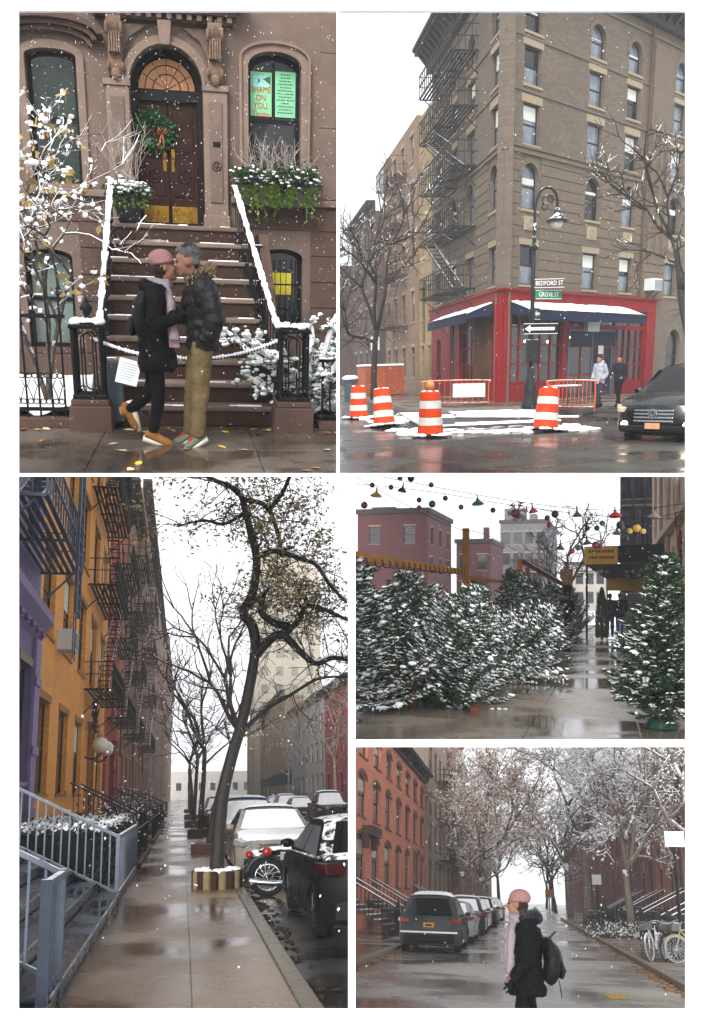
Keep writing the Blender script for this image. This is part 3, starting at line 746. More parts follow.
for s in (-1, 1): sp.prism([(dcx + s * .57, 3.85), (dcx + s * .57, 4.3), (dcx + s * .2, 4.3), (dcx + s * .42, 4.16)], 'y', -.05, -.001)
obj('spandrel', sp, BS, H, bevel=.008)
en = G().box(-1.06, .6, -.1, -.001, 4.34, 4.42).box(-1.1, .64, -.19, -.001, 4.42, 4.48).box(-1.14, .68, -.26, -.001, 4.48, 4.56).box(-1.2, .74, -.34, -.001, 4.56, 4.66)
obj('cornice', en, BSD, H, bevel=.012)
for i in range(14): obj('dentil', G().box(-1.04 + i * .12, -.98 + i * .12, -.16, -.1, 4.36, 4.415), BS2, H)
# door leaves, fanlight
dy = .2
fr = G(); archband(fr, dcx - dhw + .07, dcx + dhw - .07, 2.06, 4.03, dhw - .07, .07, dy - .03, dy + .07); fr.box(dcx - dhw + .07, dcx + dhw - .07, dy - .05, dy + .07, 3.52, 3.64)
obj('door_frame', fr, BLACKP, H)
fan = [(dcx + .35 * math.cos(PI * i / 16), 3.66 + .34 * math.sin(PI * i / 16)) for i in range(17)]
fo = obj('fanlight', G().prism(fan, 'y', dy + .02, dy + .03), lamp('warm_fanlight', '#8a5a2e', .06), H)
tr = G()
for i in range(1, 6): t = PI * i / 6; tr.bar((dcx, dy + .015, 3.66), (dcx + .34 * math.cos(t), dy + .015, 3.66 + .33 * math.sin(t)), .008)
tr.ring((dcx, dy + .015, 3.66), .17, .007, 'y', 16, 4, 0, PI).ring((dcx, dy + .015, 3.66), .27, .006, 'y', 16, 4, 0, PI)
obj('tracery', tr, mat('fanlight_lead', '#4b3520', .5), fo)
for s in (-1, 1):
    a, b = (dcx - dhw + .075, dcx - .004) if s < 0 else (dcx + .004, dcx + dhw - .075)
    d = obj('door', G().box(a, b, dy, dy + .05, 2.07, 3.515), DOORM, H, bevel=.004)
    m = (a + b) / 2; hw = (b - a) / 2 - .055
    obj('panel', G().box(m - hw, m + hw, dy - .012, dy, 2.95, 3.42), DOORM, d, bevel=.01)
    obj('panel', G().box(m - hw, m + hw, dy - .012, dy, 2.42, 2.84), DOORM, d, bevel=.01)
    q = G().ring((m, dy - .014, 2.66), .075, .01, 'y', 20, 5).ring((m, dy - .014, 2.66), .035, .008, 'y', 16, 5); obj('roundel', q, DOORM, d, smooth=True)
    obj('kick_plate', G().box(a + .02, b - .02, dy - .008, dy - .001, 2.1, 2.3), BRASS, d, bevel=.002)
    hx = dcx + s * .055; q = G().box(hx - .022, hx + .022, dy - .012, dy - .001, 2.72, 2.98).ball((hx, dy - .045, 2.88), (.022, .025, .022), 8).bar((hx, dy - .03, 2.76), (hx, dy - .03, 2.85), .014); obj('handle', q, BRASS, d)
obj('threshold', G().box(dcx - dhw, dcx + dhw, 0, .3, 2.03, 2.075), STEP, H)
ib = G().box(.33, .42, -.125, -.101, 3.0, 3.06); obj('intercom', ib, BLACKP, H)
# windows
f = window(H, .67, 1.5, BLACKP, GLS, BS2, None, .16, .16, .06); f.location = (1.115, 0, 2.62)
q = G().box(-.018, .018, .15, .2, .77, 1.42); obj('muntin', q, BLACKP, f)
sr = G(); archband(sr, .78, 1.45, 2.62, 4.12, .16, .1, -.05, -.001); archband(sr, .70, 1.53, 2.62, 4.2, .17, .035, -.085, -.001); obj('window_surround', sr, BS2, H)
f = window(H, .6, 1.48, BLACKP, GLS2, BS2, None, .08, .14, .05); f.location = (-1.6, 0, 2.5)
sr = G(); archband(sr, -1.9, -1.3, 2.5, 3.98, .08, .09, -.04, -.001); obj('window_surround', sr, BS2, H)
hd = G()
for k, (o_, t, y) in enumerate(((.14, .05, .1), (.19, .06, .16), (.25, .07, .22))): archband(hd, -1.9 - .02 - o_, -1.3 + .02 + o_, 0, 4.1 + .055 * k + .06, .14, t, -y, -.001, legs=False)
obj('window_hood', hd, BSD, H)
f = window(H, .57, 1.08, BLACKP, glassy('basement_glass', '#15181a'), None, None, .12, .16, .05, rail=False); f.location = (1.215, 0, .75)
lit = obj('lit_pane', G().box(-.12, .16, .166, .172, .5, .78), lamp('yellow_room_light', '#a59a20', .12), f)
q = G()
for i in range(7): q.box(-.235 + i * .075, -.225 + i * .075, .07, .082, .03, .95)
for z in (.3, .62): q.box(-.26, .26, .07, .08, z, z + .02)
obj('grille', q, IRON, f)
f = window(H, .6, 1.22, BLACKP, glassy('basement_glass_pale', '#5d6a66'), BSD, None, .1, .16, .05); f.location = (-1.8, 0, .5)
# ---- stoop
ST = thing('stoop', 'brownstone stoop of ten wet steps rising to the door', 'stoop', (-.05, 9.5, 0))
T0, NST, RI = .305, 10, .204
for i in range(NST):
    dx = -.012 * i; z1 = RI * (i + 1); last = i == NST - 1
    y1 = T0 * (i + 1) + .02 if not last else 3.4
    s = obj('step', G().box(-.83 + dx, .89 + dx, T0 * i + .03, y1, z1 - RI, z1 - .055), STEP, ST, bevel=.006)
    obj('tread', G().box(-.85 + dx, .91 + dx, T0 * i, y1 + (.0 if last else .012), z1 - .053, z1), BS2 if i % 3 else BS, s, bevel=.014)
    q = G(); u = -.84 + dx
    while u < .9 + dx:
        wd = rng.uniform(.05, .3); hgt = rng.uniform(.004, .013); dd = rng.uniform(.02, .07)
        if rng.random() < (.35 + .05 * i): q.box(u, u + wd, T0 * i + rng.uniform(0, .05), T0 * i + .05 + dd, z1 + .0005, z1 + hgt)
        u += wd
    if q.v: obj('snow', q, snowm(), s, bevel=.004)
obj('side_wall', G().prism([(0.05, 0), (3.4, 0), (3.4, NST * RI - .06), (T0 * 9, NST * RI - .06), (.05, RI - .06)], 'x', -.98, -.851), BSD, ST)
obj('side_wall', G().prism([(0.05, 0), (3.4, 0), (3.4, NST * RI - .06), (T0 * 9, NST * RI - .06), (.05, RI - .06)], 'x', .911, 1.03), BSD, ST)
# ---- handrails up the stoop
def stair_rail(label, x0, x1, s):
    t = thing('stair_railing', label, 'railing', (x0, 9.62, 0), group='stoop railings')
    dx = x1 - x0; L = 2.75
    P = lambda k, z: (dx * k, L * k, z + (NST - 1) * RI * k)
    obj('handrail', G().bar(P(0, .96), P(1, .66), .06, .035), IRON, t)
    obj('bottom_rail', G().bar(P(.02, .28), P(1, .16), .03), IRON, t)
    b = G().bar((0, 0, .26), (0, 0, 1.0), .013).box(-.02, .02, -.02, .02, .55, .61)
    first = None
    for i in range(18):
        k = (i + .5) / 18; z = .94 - .3 * k - 1.0
        if first is None: first = obj('baluster', b, IRON, t, loc=P(k, z))
        else: twin(first, t, P(k, z))
    q = G(); n = 40
    for i in range(n):
        k, k2 = i / n, (i + 1) / n; h = .02 + rng.uniform(0, .025)
        q.bar(P(k, 0.96 - .30 * k + .018 + h / 2), P(k2, 0.96 - .30 * k2 + .018 + h / 2), .06 + rng.uniform(-.02, .018), h)
    obj('snow', q, snowm(), t, bevel=.01)
stair_rail('snow capped black iron handrail rising beside the flower urn', -.9, -.92, -1)
stair_rail('snow capped black iron handrail on the window box side of the stoop', .87, .575, 1)
# ---- newel posts
def newel(label, x):
    t = thing('newel_post', label, 'post', (x, 9.35, 0), group='iron newel posts')
    pl = G().prism([(-.2, -.2), (.2, -.2), (.2, .2), (-.2, .2)], 'z', -.01, .24); pl.prism([(-.18, -.18), (.18, -.18), (.18, .18), (-.18, .18)], 'z', .24, .3)
    obj('plinth', pl, BSD, t, bevel=.012)
    g = G()
    for a in (-.13, .13):
        for b in (-.13, .13): g.tube([(a, b, .3), (a, b, .98)], .022, 8)
    obj('corner_column', g, IRON, t)
    for rz in range(4):
        q = G()
        for sx in (-.055, .055): q.bar((sx, -.13, .42), (sx, -.13, .86), .014)
        q.ring((0, -.13, .86), .055, .008, 'y', 12, 5, 0, PI).ring((0, -.13, .42), .055, .008, 'y', 12, 5, PI, 2 * PI)
        q.ring((-.09, -.13, .37), .03, .007, 'y', 12, 4).ring((.09, -.13, .37), .03, .007, 'y', 12, 4)
        q.ring((-.09, -.13, .93), .03, .007, 'y', 12, 4).ring((.09, -.13, .93), .03, .007, 'y', 12, 4)
        obj('open_panel', q, IRON, t, rot=(0, 0, rz * PI / 2))
    obj('base', G().box(-.16, .16, -.16, .16, .3, .345), IRON, t, bevel=.01)
    obj('cap', G().box(-.165, .165, -.165, .165, .96, 1.0).box(-.14, .14, -.14, .14, 1.0, 1.02), IRON, t, bevel=.01)
    fi = G().lathe([(.03, 1.02), (.045, 1.04), (.02, 1.07), (.055, 1.12), (.06, 1.15), (.03, 1.19), (.012, 1.23), (.002, 1.25)], 12); obj('finial', fi, IRON, t, smooth=True)
    sn = G()
    for i in range(26):
        a = rng.uniform(-.13, .13); b = rng.uniform(-.13, .13); sn.ball((a, b, 1.02), (.05, .05, rng.uniform(.02, .045)), 7)
    obj('snow', sn, snowm(), t, smooth=True)
    return t
newel('black iron newel post beside the spiked fence', -.99)
newel('black iron newel post beside the snowy evergreen', 1.0)
# ---- fence on the left
t = thing('iron_fence', 'black iron fence with scrolls and spear tips beneath the snowy magnolia', 'fence', (-2.9, 9.4, 0))
obj('kerb', G().box(-.2, 1.7, -.08, .1, 0, .1), BSD, t, bevel=.01)
for z in (.16, 1.04): obj('rail', G().box(-.2, 1.7, -.012, .012, z, z + .035), IRON, t)
bal = None
for i in range(16):
    x = -.15 + i * .12
    q = G().bar((0, 0, .1), (0, 0, 1.24), .018); q.lathe([(.004, 1.22), (.024, 1.26), (.012, 1.3), (.001, 1.38)], 6)
    if bal is None: bal = obj('baluster', q, IRON, t, loc=(x, 0, 0))
    else: twin(bal, t, (x, 0, 0 if i % 2 else -.03))
sc = None
for i in range(15):
    x = -.09 + i * .12
    q = G()
    for s in (-1, 1):
        q.ring((s * .027, 0, .25), .026, .006, 'y', 10, 4).ring((s * .027, 0, .5), .026, .006, 'y', 10, 4)
        q.tube([(s * .003, 0, .27), (s * .02, 0, .33), (s * .045, 0, .4), (s * .02, 0, .46)], .006, 4)
    if sc is None: sc = obj('scroll', q, IRON, t, loc=(x, 0, 0))
    else: twin(sc, t, (x, 0, 0))
# fence on the right
t = thing('iron_fence', 'low black iron fence with looped panels beside the right newel post', 'fence', (1.27, 9.35, 0))
obj('kerb', G().box(0, 1.5, -.08, .1, 0, .09), BSD, t, bevel=.01)
for z in (.12, .68): obj('rail', G().box(0, 1.5, -.015, .015, z, z + .03), IRON, t)
q = G().tube([(-.05, 0, .22), (-.05, 0, .6)], .012, 6).tube([(.05, 0, .22), (.05, 0, .6)], .012, 6).ring((0, 0, .6), .05, .012, 'y', 12, 6, 0, PI).ring((0, 0, .22), .05, .012, 'y', 12, 6, PI, 2 * PI)
l0 = obj('loop', q, IRON, t, loc=(.17, 0, 0))
for i in range(1, 6): twin(l0, t, (.17 + i * .22, 0, 0))
p0 = obj('bar', G().bar((0, 0, .1), (0, 0, .7), .022), IRON, t, loc=(.04, 0, 0))
for i in range(1, 7): twin(p0, t, (.05 + i * .22, 0, 0))
q = G()
for i in range(20): q.box(i * .075, i * .075 + .075, -.02, .02, .711, .715 + rng.uniform(.008, .022))
obj('snow', q, snowm(), t, bevel=.004)
# snow lying in the areaways
q = G(); nx, ny = 22, 12
for X0, X1 in ((-3.4, -1.15), (1.25, 3.2)):
    vs = [(X0 + (X1 - X0) * i / nx, 9.52 + 3.3 * j / ny, .13 + .05 * math.sin(i * 1.3) * math.cos(j * 1.7) + rng.uniform(0, .03)) for j in range(ny + 1) for i in range(nx + 1)]
    q.add(vs, [(j * (nx + 1) + i, j * (nx + 1) + i + 1, (j + 1) * (nx + 1) + i + 1, (j + 1) * (nx + 1) + i) for j in range(ny) for i in range(nx)])
stuff('snow_bed', q, snowm(), 'snow lying in the front areas behind the iron fences', 'snow', smooth=True)
# ---- chain and hanging notice
def chain(label, a, b, sag):
    a = Vector(a); b = Vector(b); t = thing('chain', label, 'chain', a, group='snowy chains across the stoop')
    P = [(b - a) * (i / 14) + Vector((0, 0, -sag * 4 * (i / 14) * (1 - i / 14))) for i in range(15)]
    obj('links', G().tube(P, .012, 6), IRON, t); q = G()
    for i in range(14):
        for k in range(3):
            p = Vector(P[i]).lerp(Vector(P[i + 1]), k / 3); q.ball(p + Vector((0, 0, .012)), (.018, .018, rng.uniform(.014, .026)), 6)
    obj('snow', q, snowm(), t, smooth=True)
chain('snow covered chain hanging behind the kissing couple toward the right post', (-.38, 9.3, .72), (.86, 9.3, .88), .1)
chain('short snow covered chain hooked on the left post holding a paper notice', (-.95, 9.3, .86), (-.4, 9.3, .7), .02)
t = thing('paper_notice', 'white paper notice hanging tilted from the chain at the foot of the stoop', 'notice', (-.62, 9.27, .56), rot=(R(-8), R(14), 0))
obj('sheet', G().box(-.105, .105, -.004, .004, -.12, .12), mat('laminated_paper', '#e6e8ea', .35, .04, 5, .03, stain=.05), t, bevel=.002)
q = G()
for i in range(7): q.box(-.075, .075 - rng.uniform(0, .04), -.0055, -.0042, .075 - i * .025, .08 - i * .025)
obj('print', q, mat('grey_print', '#9aa0a6', .7, .1), t)
# grey meter box beside the left post
tag(obj('utility_box', G().box(-.075, .075, -.07, .07, 0, .58), mat('blue_grey_metal', '#3f4a52', .5, .2, 8, .15), loc=(-.76, 9.44, .06), bevel=.012), 'blue grey metal box standing behind the left newel post', 'box')
# ---- posters inside the right window
PGREEN = mat('mint_paper', '#6fae86', .6, .05, 4, .03, stain=.06); PRED = mat('red_print', '#a3241a', .6, .08, 6, 0); PGREY = mat('dark_print', '#3d4f49', .6, .1, 6, 0)
t = thing('poster', 'pale green poster with big red letters behind the left half of the window', 'poster', (.955, 13.045, 3.42))
obj('sheet', G().box(-.135, .135, 0, .003, 0, .50), PGREEN, t)
text('SHAME\nON\nYOU,\nTrump', .1, PRED, t, (0, -.003, .16), (R(90), 0, 0), sx=.82, depth=.0008)
obj('print', G().box(-.1, .1, -.0015, -.0003, .33, .46), mat('pale_blue_print', '#7fb7b0', .6, .3, 30, 0), t)
q = G().prism([(-.05, .36), (-.01, .4), (-.03, .44)], 'y', -.003, -.0016).prism([(.02, .42), (.12, .36), (.12, .46)], 'y', -.003, -.0016); obj('picture', q, PGREY, t)
t = thing('poster', 'pale green sheet of small dark print behind the right half of the window', 'poster', (1.265, 13.045, 3.42))
obj('sheet', G().box(-.13, .13, 0, .003, 0, .52), PGREEN, t)
for i in range(13):
    hw = [.06, .075, .08, .1, .07, .1, .11, .085, .11, .05, .1, .08, .1][i]
    q = G(); u = -hw
    while u < hw:
        wd = rng.uniform(.012, .035); q.box(u, min(hw, u + wd), -.002, -.0005, .478 - i * .036, .492 - i * .036); u += wd + .008
    obj('print_line', q, PGREY, t)
# ---- window box planting, urn, wreath
NEEDLE = leafm('evergreen_sprigs', '#152a14', '#2c4a1e'); LIME = leafm('lime_leaves', '#3f5a1c', '#6d8a2c'); TWIG = mat('pale_twigs', '#8a7f78', .8, .2, 10, .1)
SNT = mat('snowy_twig', '#4a3f38', .8, .2, 10, .1, snow=.75)
t = thing('window_box', 'window box spilling evergreen sprays, lime leaves and frosted twigs', 'planter', (1.13, 12.72, 2.48))
obj('trough', G().box(-.48, .48, -.14, .12, -.16, .12), mat('dark_lead', '#33302e', .7, .2, 8, .3), t, bevel=.01)
ev = G(); lm = G(); tw = G(); sn = G()
for i in range(330):
    p = Vector((rng.uniform(-.52, .52), rng.uniform(-.2, .08), .1 + rng.uniform(-.03, .13))); d = Vector((rng.gauss(0, .5), rng.gauss(-.3, .5), rng.gauss(.35, .5))).normalized()
    L = rng.uniform(.07, .17)
    for k in range(6):
        a = d.orthogonal(); a.rotate(Matrix.Rotation(rng.uniform(0, 2 * PI), 3, d)); c = p + d * L * k / 6; s = .035
        ev.add([c, c + d * s + a * .01, c + a * s * 1.3 + d * s], [(0, 1, 2)])
    if rng.random() < .4: sn.ball(p + d * L * .7 + Vector((0, 0, .012)), (.028, .024, .012), 5)
for i in range(26):
    x = rng.choice((-.4, -.25, -.05, .12, .3, .44)) + rng.gauss(0, .05); p = Vector((x, -.2, .08)); L = rng.uniform(.14, .3)
    d = Vector((rng.gauss(0, .35), -.35, -1)).normalized()
    for k in range(7):
        c = p + d * L * k / 7; s = .075; a = Vector((rng.choice((-1, 1)), 0, -.6)).normalized()
        lm.add([c, c + a * s * .5 + Vector((0, -.02, .015)), c + a * s, c + a * s * .5 + Vector((0, .015, -.022))], [(0, 1, 2, 3)])
for i in range(34):
    p = Vector((rng.uniform(-.42, .42), rng.uniform(-.08, .05), .15)); P, e = limb(tw, p, (rng.gauss(0, .35), rng.gauss(0, .15), 1), rng.uniform(.25, .6), .006, .003, rng, 4, .12, 5)
    for k in (2, 3, 4): limb(tw, P[k], (rng.gauss(0, .8), rng.gauss(0, .3), 1), .15, .004, .002, rng, 3, .15, 3)
for o in ((-.45, .45),):
    for i in range(10):
        x = rng.uniform(-.4, .4); P, e = limb(lm, (x, -.16, -.1), (rng.gauss(0, .2), 0, -1), rng.uniform(.1, .3), .003, .002, rng, 3, .2, 4)
        leafcards(lm, [(Vector(p), e, 0) for p in P], rng, 2, .03, .012)
obj('evergreen_sprays', ev, NEEDLE, t, fix=False); obj('hanging_leaves', lm, LIME, t, fix=False); obj('twigs', tw, TWIG, t, fix=False); obj('snow', sn, snowm(), t, fix=False)
t = thing('flower_urn', 'dark urn with snowy evergreen and pale branches beside the door', 'planter', (-.72, 12.35, 2.045))
obj('pot', G().lathe([(.11, 0), (.13, .02), (.185, .26), (.2, .28), (.2, .31), (.17, .31), (.16, .28)], 18), mat('blue_black_pot', '#20252d', .4, .2, 6, .1), t, smooth=True)
ev = G(); tw = G(); sn = G(); lm = G()
for i in range(260):
    th = rng.uniform(0, 2 * PI); r = rng.uniform(.02, .2); p = Vector((r * math.cos(th), r * math.sin(th), .33 + rng.uniform(-.02, .08)))
    d = Vector((math.cos(th), math.sin(th), rng.gauss(.1, .5))).normalized(); L = rng.uniform(.06, .16)
    for k in range(6):
        a = d.orthogonal(); a.rotate(Matrix.Rotation(rng.uniform(0, 2 * PI), 3, d)); c = p + d * L * k / 6
        ev.add([c, c + d * .035 + a * .01, c + a * .04 + d * .03], [(0, 1, 2)])
    if rng.random() < .55: sn.ball(p + d * L * .6 + Vector((0, 0, .03)), (.035, .035, .017), 6)
for i in range(14):
    th = rng.uniform(0, 2 * PI); P = [Vector((.19 * math.cos(th), .19 * math.sin(th), .33))]
    d = Vector((math.cos(th) * .4, math.sin(th) * .4, -1)).normalized()
    for k in range(6):
        c = P[0] + d * .03 * k; s = .06; a = Vector((rng.choice((-1, 1)), rng.choice((-1, 1)) * .3, -.4)).normalized()
        lm.add([c, c + a * s * .5 + Vector((0, -.015, .01)), c + a * s, c + a * s * .5 + Vector((0, .012, -.02))], [(0, 1, 2, 3)])
for i in range(16):
    P, e = limb(tw, (rng.gauss(0, .04), rng.gauss(0, .04), .3), (rng.gauss(-.05, .22), rng.gauss(0, .2), 1), rng.uniform(.5, .9), .006, .003, rng, 4, .13, 7)
    for k in (3, 4, 5, 6): limb(tw, P[k], (rng.gauss(0, .5), rng.gauss(0, .4), 1), .22, .004, .002, rng, 3, .15, 3)
obj('evergreen_sprays', ev, NEEDLE, t, fix=False); obj('hanging_leaves', lm, LIME, t, fix=False); obj('branches', tw, TWIG, t, fix=False); obj('snow', sn, snowm(), t, fix=False)
t = thing('wreath', 'green door wreath with a copper ribbon bow', 'wreath', (-.41, 13.08, 3.17))
ev = G()
for i in range(420):
    th = rng.uniform(0, 2 * PI); rr = .14 + rng.gauss(0, .035); c = Vector((rr * math.cos(th), -.03 + rng.gauss(0, .02), rr * math.sin(th)))
    d = Vector((math.cos(th) + rng.gauss(0, .6), rng.gauss(-.3, .3), math.sin(th) + rng.gauss(0, .6))).normalized()
    for k in range(3):
        a = d.orthogonal(); a.rotate(Matrix.Rotation(rng.uniform(0, 2 * PI), 3, d)); ev.add([c, c + d * .05 + a * .012, c + d * .06 - a * .01], [(0, 1, 2)]); c = c + d * .015
obj('needles', ev, leafm('wreath_needles', '#0e2c14', '#1d5526'), t, fix=False)
obj('hoop', G().ring((0, -.02, 0), .14, .02, 'y', 24, 6), mat('wreath_hoop', '#2a3020', .9), t)
bw = G()
for s in (-1, 1):
    bw.tube([(.11, -.07, -.02), (.11 + s * .05, -.09, .03), (.11 + s * .06, -.08, -.02), (.11, -.07, -.02)], [.008, .022, .02, .008], 6)
    bw.tube([(.11, -.07, -.02), (.1 + s * .02, -.08, -.1), (.09 + s * .035, -.075, -.2)], [.008, .016, .014], 5)
obj('ribbon', bw, mat('copper_ribbon', '#7f4c30', .45, .2, 12, .1), t, smooth=True)
# ---- snowy magnolia on the left
t = thing('magnolia_tree', 'snow laden magnolia with yellowing leaves behind the left fence', 'tree', (-1.55, 10.3, .12))
gt = G(); gw = G(); tips = []; rng = random.Random(12)
for a, (dx, dy_) in enumerate(((-.14, 0), (.06, -.05), (.16, .02), (-.3, .1))):
    P, e = limb(gt, (0, 0, 0), (dx, dy_, 1), 1.35, .032, .02, rng, 6, .07, 5)
    for q_ in range(3): grow(gt, gw, P[-1 - q_], (dx * 1.4 - .16 + rng.gauss(0, .35), rng.gauss(0, .35), 1), .72, .018, 3, rng, tips, (2, 3), .55, .03, .16, .74, .66, .01, .6)
obj('trunk', gt, mat('snowy_bark', '#4d453f', .85, .3, 12, .4, snow=.55), t, fix=False)
obj('crown', gw, SNT, t, fix=False)
tips = [q for q in tips if q[0].x < .75 - .28 * max(0, q[0].z - 1.9) and q[0].x > -1.1 and q[0].z < 3.3]
lf = G(); leafcards(lf, tips, rng, (0, 2), .1, .03, droop=.02, aspect=.3); obj('leaves', lf, leafm('withered_leaves', '#6d5a33', '#a58a4a'), t, fix=False)
sn = G(); clumps(sn, tips, rng, .8, .028); leafcards(sn, tips, rng, (1, 3), .055, .03, aspect=.38); obj('snow', sn, snowm(), t, fix=False)
# ---- snowy shrub on the right
t = thing('evergreen_shrub', 'snow smothered evergreen shrub leaning over the right railing', 'shrub', (1.22, 9.75, .1))
gt = G(); gw = G(); tips = []; arms = []
for i in range(13):
    th = rng.uniform(0, 2 * PI); limb_d = (math.cos(th) * .55 - .1, math.sin(th) * .4 - .1, rng.uniform(.4, 1.3))
    P, e = limb(gt, (0, 0, 0), limb_d, rng.uniform(.7, 1.35), .014, .006, rng, 5, .12, 7, -.02); arms.append(P)
    for p in P[2:]:
        for k in range(4):
            d = Vector((rng.gauss(0, .8), rng.gauss(0, .8), rng.gauss(.1, .5))); Q, e2 = limb(gw, p, d, .14, .005, .003, rng, 3, .1, 3); tips += [(x, e2, 0) for x in Q[1:]]
obj('trunk', gt, mat('shrub_bark', '#3c332d', .9), t, fix=False)
ev = G(); leafcards(ev, tips, rng, 4, .06, .02, aspect=.16); obj('crown', ev, NEEDLE, t, fix=False)
sn = G(); clumps(sn, tips, rng, .95, .03)
for P in arms: sn.tube([p + Vector((0, 0, .02)) for p in P], [.03] * (len(P) - 1) + [.012], 6)
obj('snow', sn, snowm(), t, fix=False)
# ---- wet fallen leaves
LF = [mat('yellow_leaf', '#c9a33a', .5, .2, 20, .1), mat('brown_leaf', '#8a5a30', .5, .2, 20, .1), mat('pale_leaf', '#b9a98a', .5, .2, 20, .1)]
lme = []
for k in range(3):
    q = G(); pts = [(.0, -.045), (.028, -.02), (.03, .01), (.012, .035), (0, .055), (-.014, .03), (-.03, .012), (-.026, -.02)]
    q.add([(x, y, .004 + .012 * abs(x) * 20 * (.4 + .3 * k) * .5) for x, y in pts] + [(0, 0, .002)], [(i, (i + 1) % 8, 8) for i in range(8)]); lme.append(q.mesh('fallen_leaf', LF[k], fix=False))
spots = [(rng.uniform(-1.9, 1.7), rng.uniform(9.1, 9.28)) for _ in range(24)] + [(rng.uniform(-1.6, 1.3), rng.uniform(7.0, 9.1)) for _ in range(16)]
for x, y in spots:
    tag(obj('fallen_leaf', lme[rng.randrange(3)], None, loc=(x, y, .006), rot=(rng.gauss(0, .12), rng.gauss(0, .12), rng.uniform(0, 6))), 'small wet leaf lying on the pavement before the stoop', 'leaf', 'fallen leaves before the stoop')

# ---- the couple
NAVY = mat('black_wool_coat', '#06070a', .9, .3, 14, .9, bs=18); BLK = mat('black_jeans', '#060709', .85, .2, 20, .3)
t = thing('person', 'person in pink knit hat and long dark coat kissing, one heel raised', 'person', (-.32, 8.52, 0))
J = dict(head=(.105, 0, 1.535), pitch=R(-6), neck=(.06, 0, 1.40), chest=(.02, 0, 1.22), waist=(-.02, 0, 1.0), hip=((-.02, .08, .85), (-.02, -.08, .85)),
         shoulder=((.03, .165, 1.32), (.02, -.165, 1.32)), elbow=((.1, .22, 1.1), (.02, -.23, 1.07)), wrist=((.28, .16, 1.12), (.22, -.2, 1.14)), grip=((.8, -.3, .25), (.8, .2, .35)),
         gloved=True, knee=((-.07, .08, .46), (.01, -.09, .47)), ankle=((-.29, .09, .28), (-.05, -.09, .09)), toe=((-.24, .09, .09), (.13, -.09, .04)))
M = figure(t, J)
g = G(); P = curvepts([(.02, 0, .66), (.0, 0, .85), (-.02, 0, 1.02), (.02, 0, 1.2), (.045, 0, 1.36), (.06, 0, 1.42)], 16)
spine(g, P, lerpl([.17, .15, .13, .145, .12, .07], 16), lerpl([.21, .2, .175, .185, .16, .075], 16)); sleeve(g, J, 0); sleeve(g, J, 1)
c = obj('coat', g, NAVY, t, remesh=.013, fold=.045)
gv = G()
for s_ in (0, 1): hand(gv, Vector(J['wrist'][s_]) - Vector(J['grip'][s_]).normalized() * .012, J['grip'][s_], .5, 1 if s_ else -1)
obj('gloves', gv, BLK, t, remesh=.006, sm=1)
q = G(); q.tube(curvepts([(.03, -.13, 1.36), (-.05, -.08, 1.38), (-.075, 0, 1.38), (-.05, .08, 1.38), (.03, .13, 1.36)], 10), [.03, .045, .05, .055, .06, .06, .055, .05, .045, .03], 10); obj('hood', q, NAVY, c, remesh=.014)
g = G(); g.ball((-.02, 0, .84), (.1, .15, .1), 12); leg(g, J, 0, (.085, .06, .045)); leg(g, J, 1, (.085, .06, .045)); obj('trousers', g, BLK, t, remesh=.012, fold=.012)
TAN = mat('tan_suede', '#8a5f2e', .8, .15, 20, .3); OFFW = mat('cream_rubber', '#d9d0be', .6, .08, 10, .1)
shoe(t, J['ankle'][0], J['toe'][0], TAN, OFFW); shoe(t, J['ankle'][1], J['toe'][1], TAN, OFFW)
PINK = mat('pink_knit', '#8f6a67', .95, .18, 60, .8, bs=90); SCF = mat('grey_pink_scarf', '#857a80', .95, .16, 40, .7, bs=120)
h = G(); h.ball((-.03, 0, .068), (.11, .092, .082), 16); h.ring((-.018, 0, .042), .09, .02, 'z', 20, 8); h.xf(M); obj('hat', h, PINK, t, remesh=.012)
h = G(); h.ball((-.035, 0, -.01), (.078, .088, .075), 14); h.ball((-.05, 0, -.06), (.055, .07, .06), 10); h.xf(M); obj('hair', h, mat('dark_hair', '#241a15', .6, .3, 40, .4), t, smooth=True)
g = G(); g.ring((.05, 0, 1.405), .085, .042, 'z', 20, 8); g.ring((.045, 0, 1.37), .1, .035, 'z', 20, 8)
g.tube(curvepts([(.1, -.09, 1.39), (.145, -.13, 1.25), (.16, -.15, 1.05), (.165, -.16, .93)], 10), lerpl([.035, .042, .045, .05], 10), 8)
sc_ = obj('scarf', g, SCF, t, remesh=.011, fold=.03)
q = G()
for i in range(9): x = .125 + .01 * i; q.tube([(x, -.165, .94), (x + .004, -.17, .87)], .004, 4)
obj('fringe', q, mat('pink_fringe', '#94797a', .95, .1), sc_)
t = thing('backpack', 'black backpack on the back of the person in the pink hat', 'backpack', (-.43, 8.47, .93))
g = G(); spine(g, curvepts([(.02, 0, .0), (0, 0, .12), (.0, 0, .28), (.05, 0, .4)], 10), lerpl([.05, .085, .08, .03], 10), lerpl([.13, .155, .15, .1], 10)); obj('bag', g, mat('black_nylon', '#08090c', .5, .25, 10, .3), t, remesh=.012)
g = G(); spine(g, [(-.075, 0, .03), (-.085, 0, .1), (-.075, 0, .18)], [.03, .045, .03], [.09, .11, .09]); obj('pocket', g, mat('black_nylon', '#14151a'), t, smooth=True)
q = G()
for y in (-.1, .1): q.tube(curvepts([(.06, y, .38), (.12, y * 1.1, .46), (.22, y * 1.2, .42)], 8), .016, 6); q.tube(curvepts([(.02, y, .0), (.06, y, -.06), (.03, y, -.12)], 5), .008, 5)
obj('straps', q, mat('black_nylon', '#14151a'), t, smooth=True)
t = thing('person', 'person with grey hair, dark puffer jacket with fur hood and khaki trousers', 'person', (.06, 8.42, 0), PI)
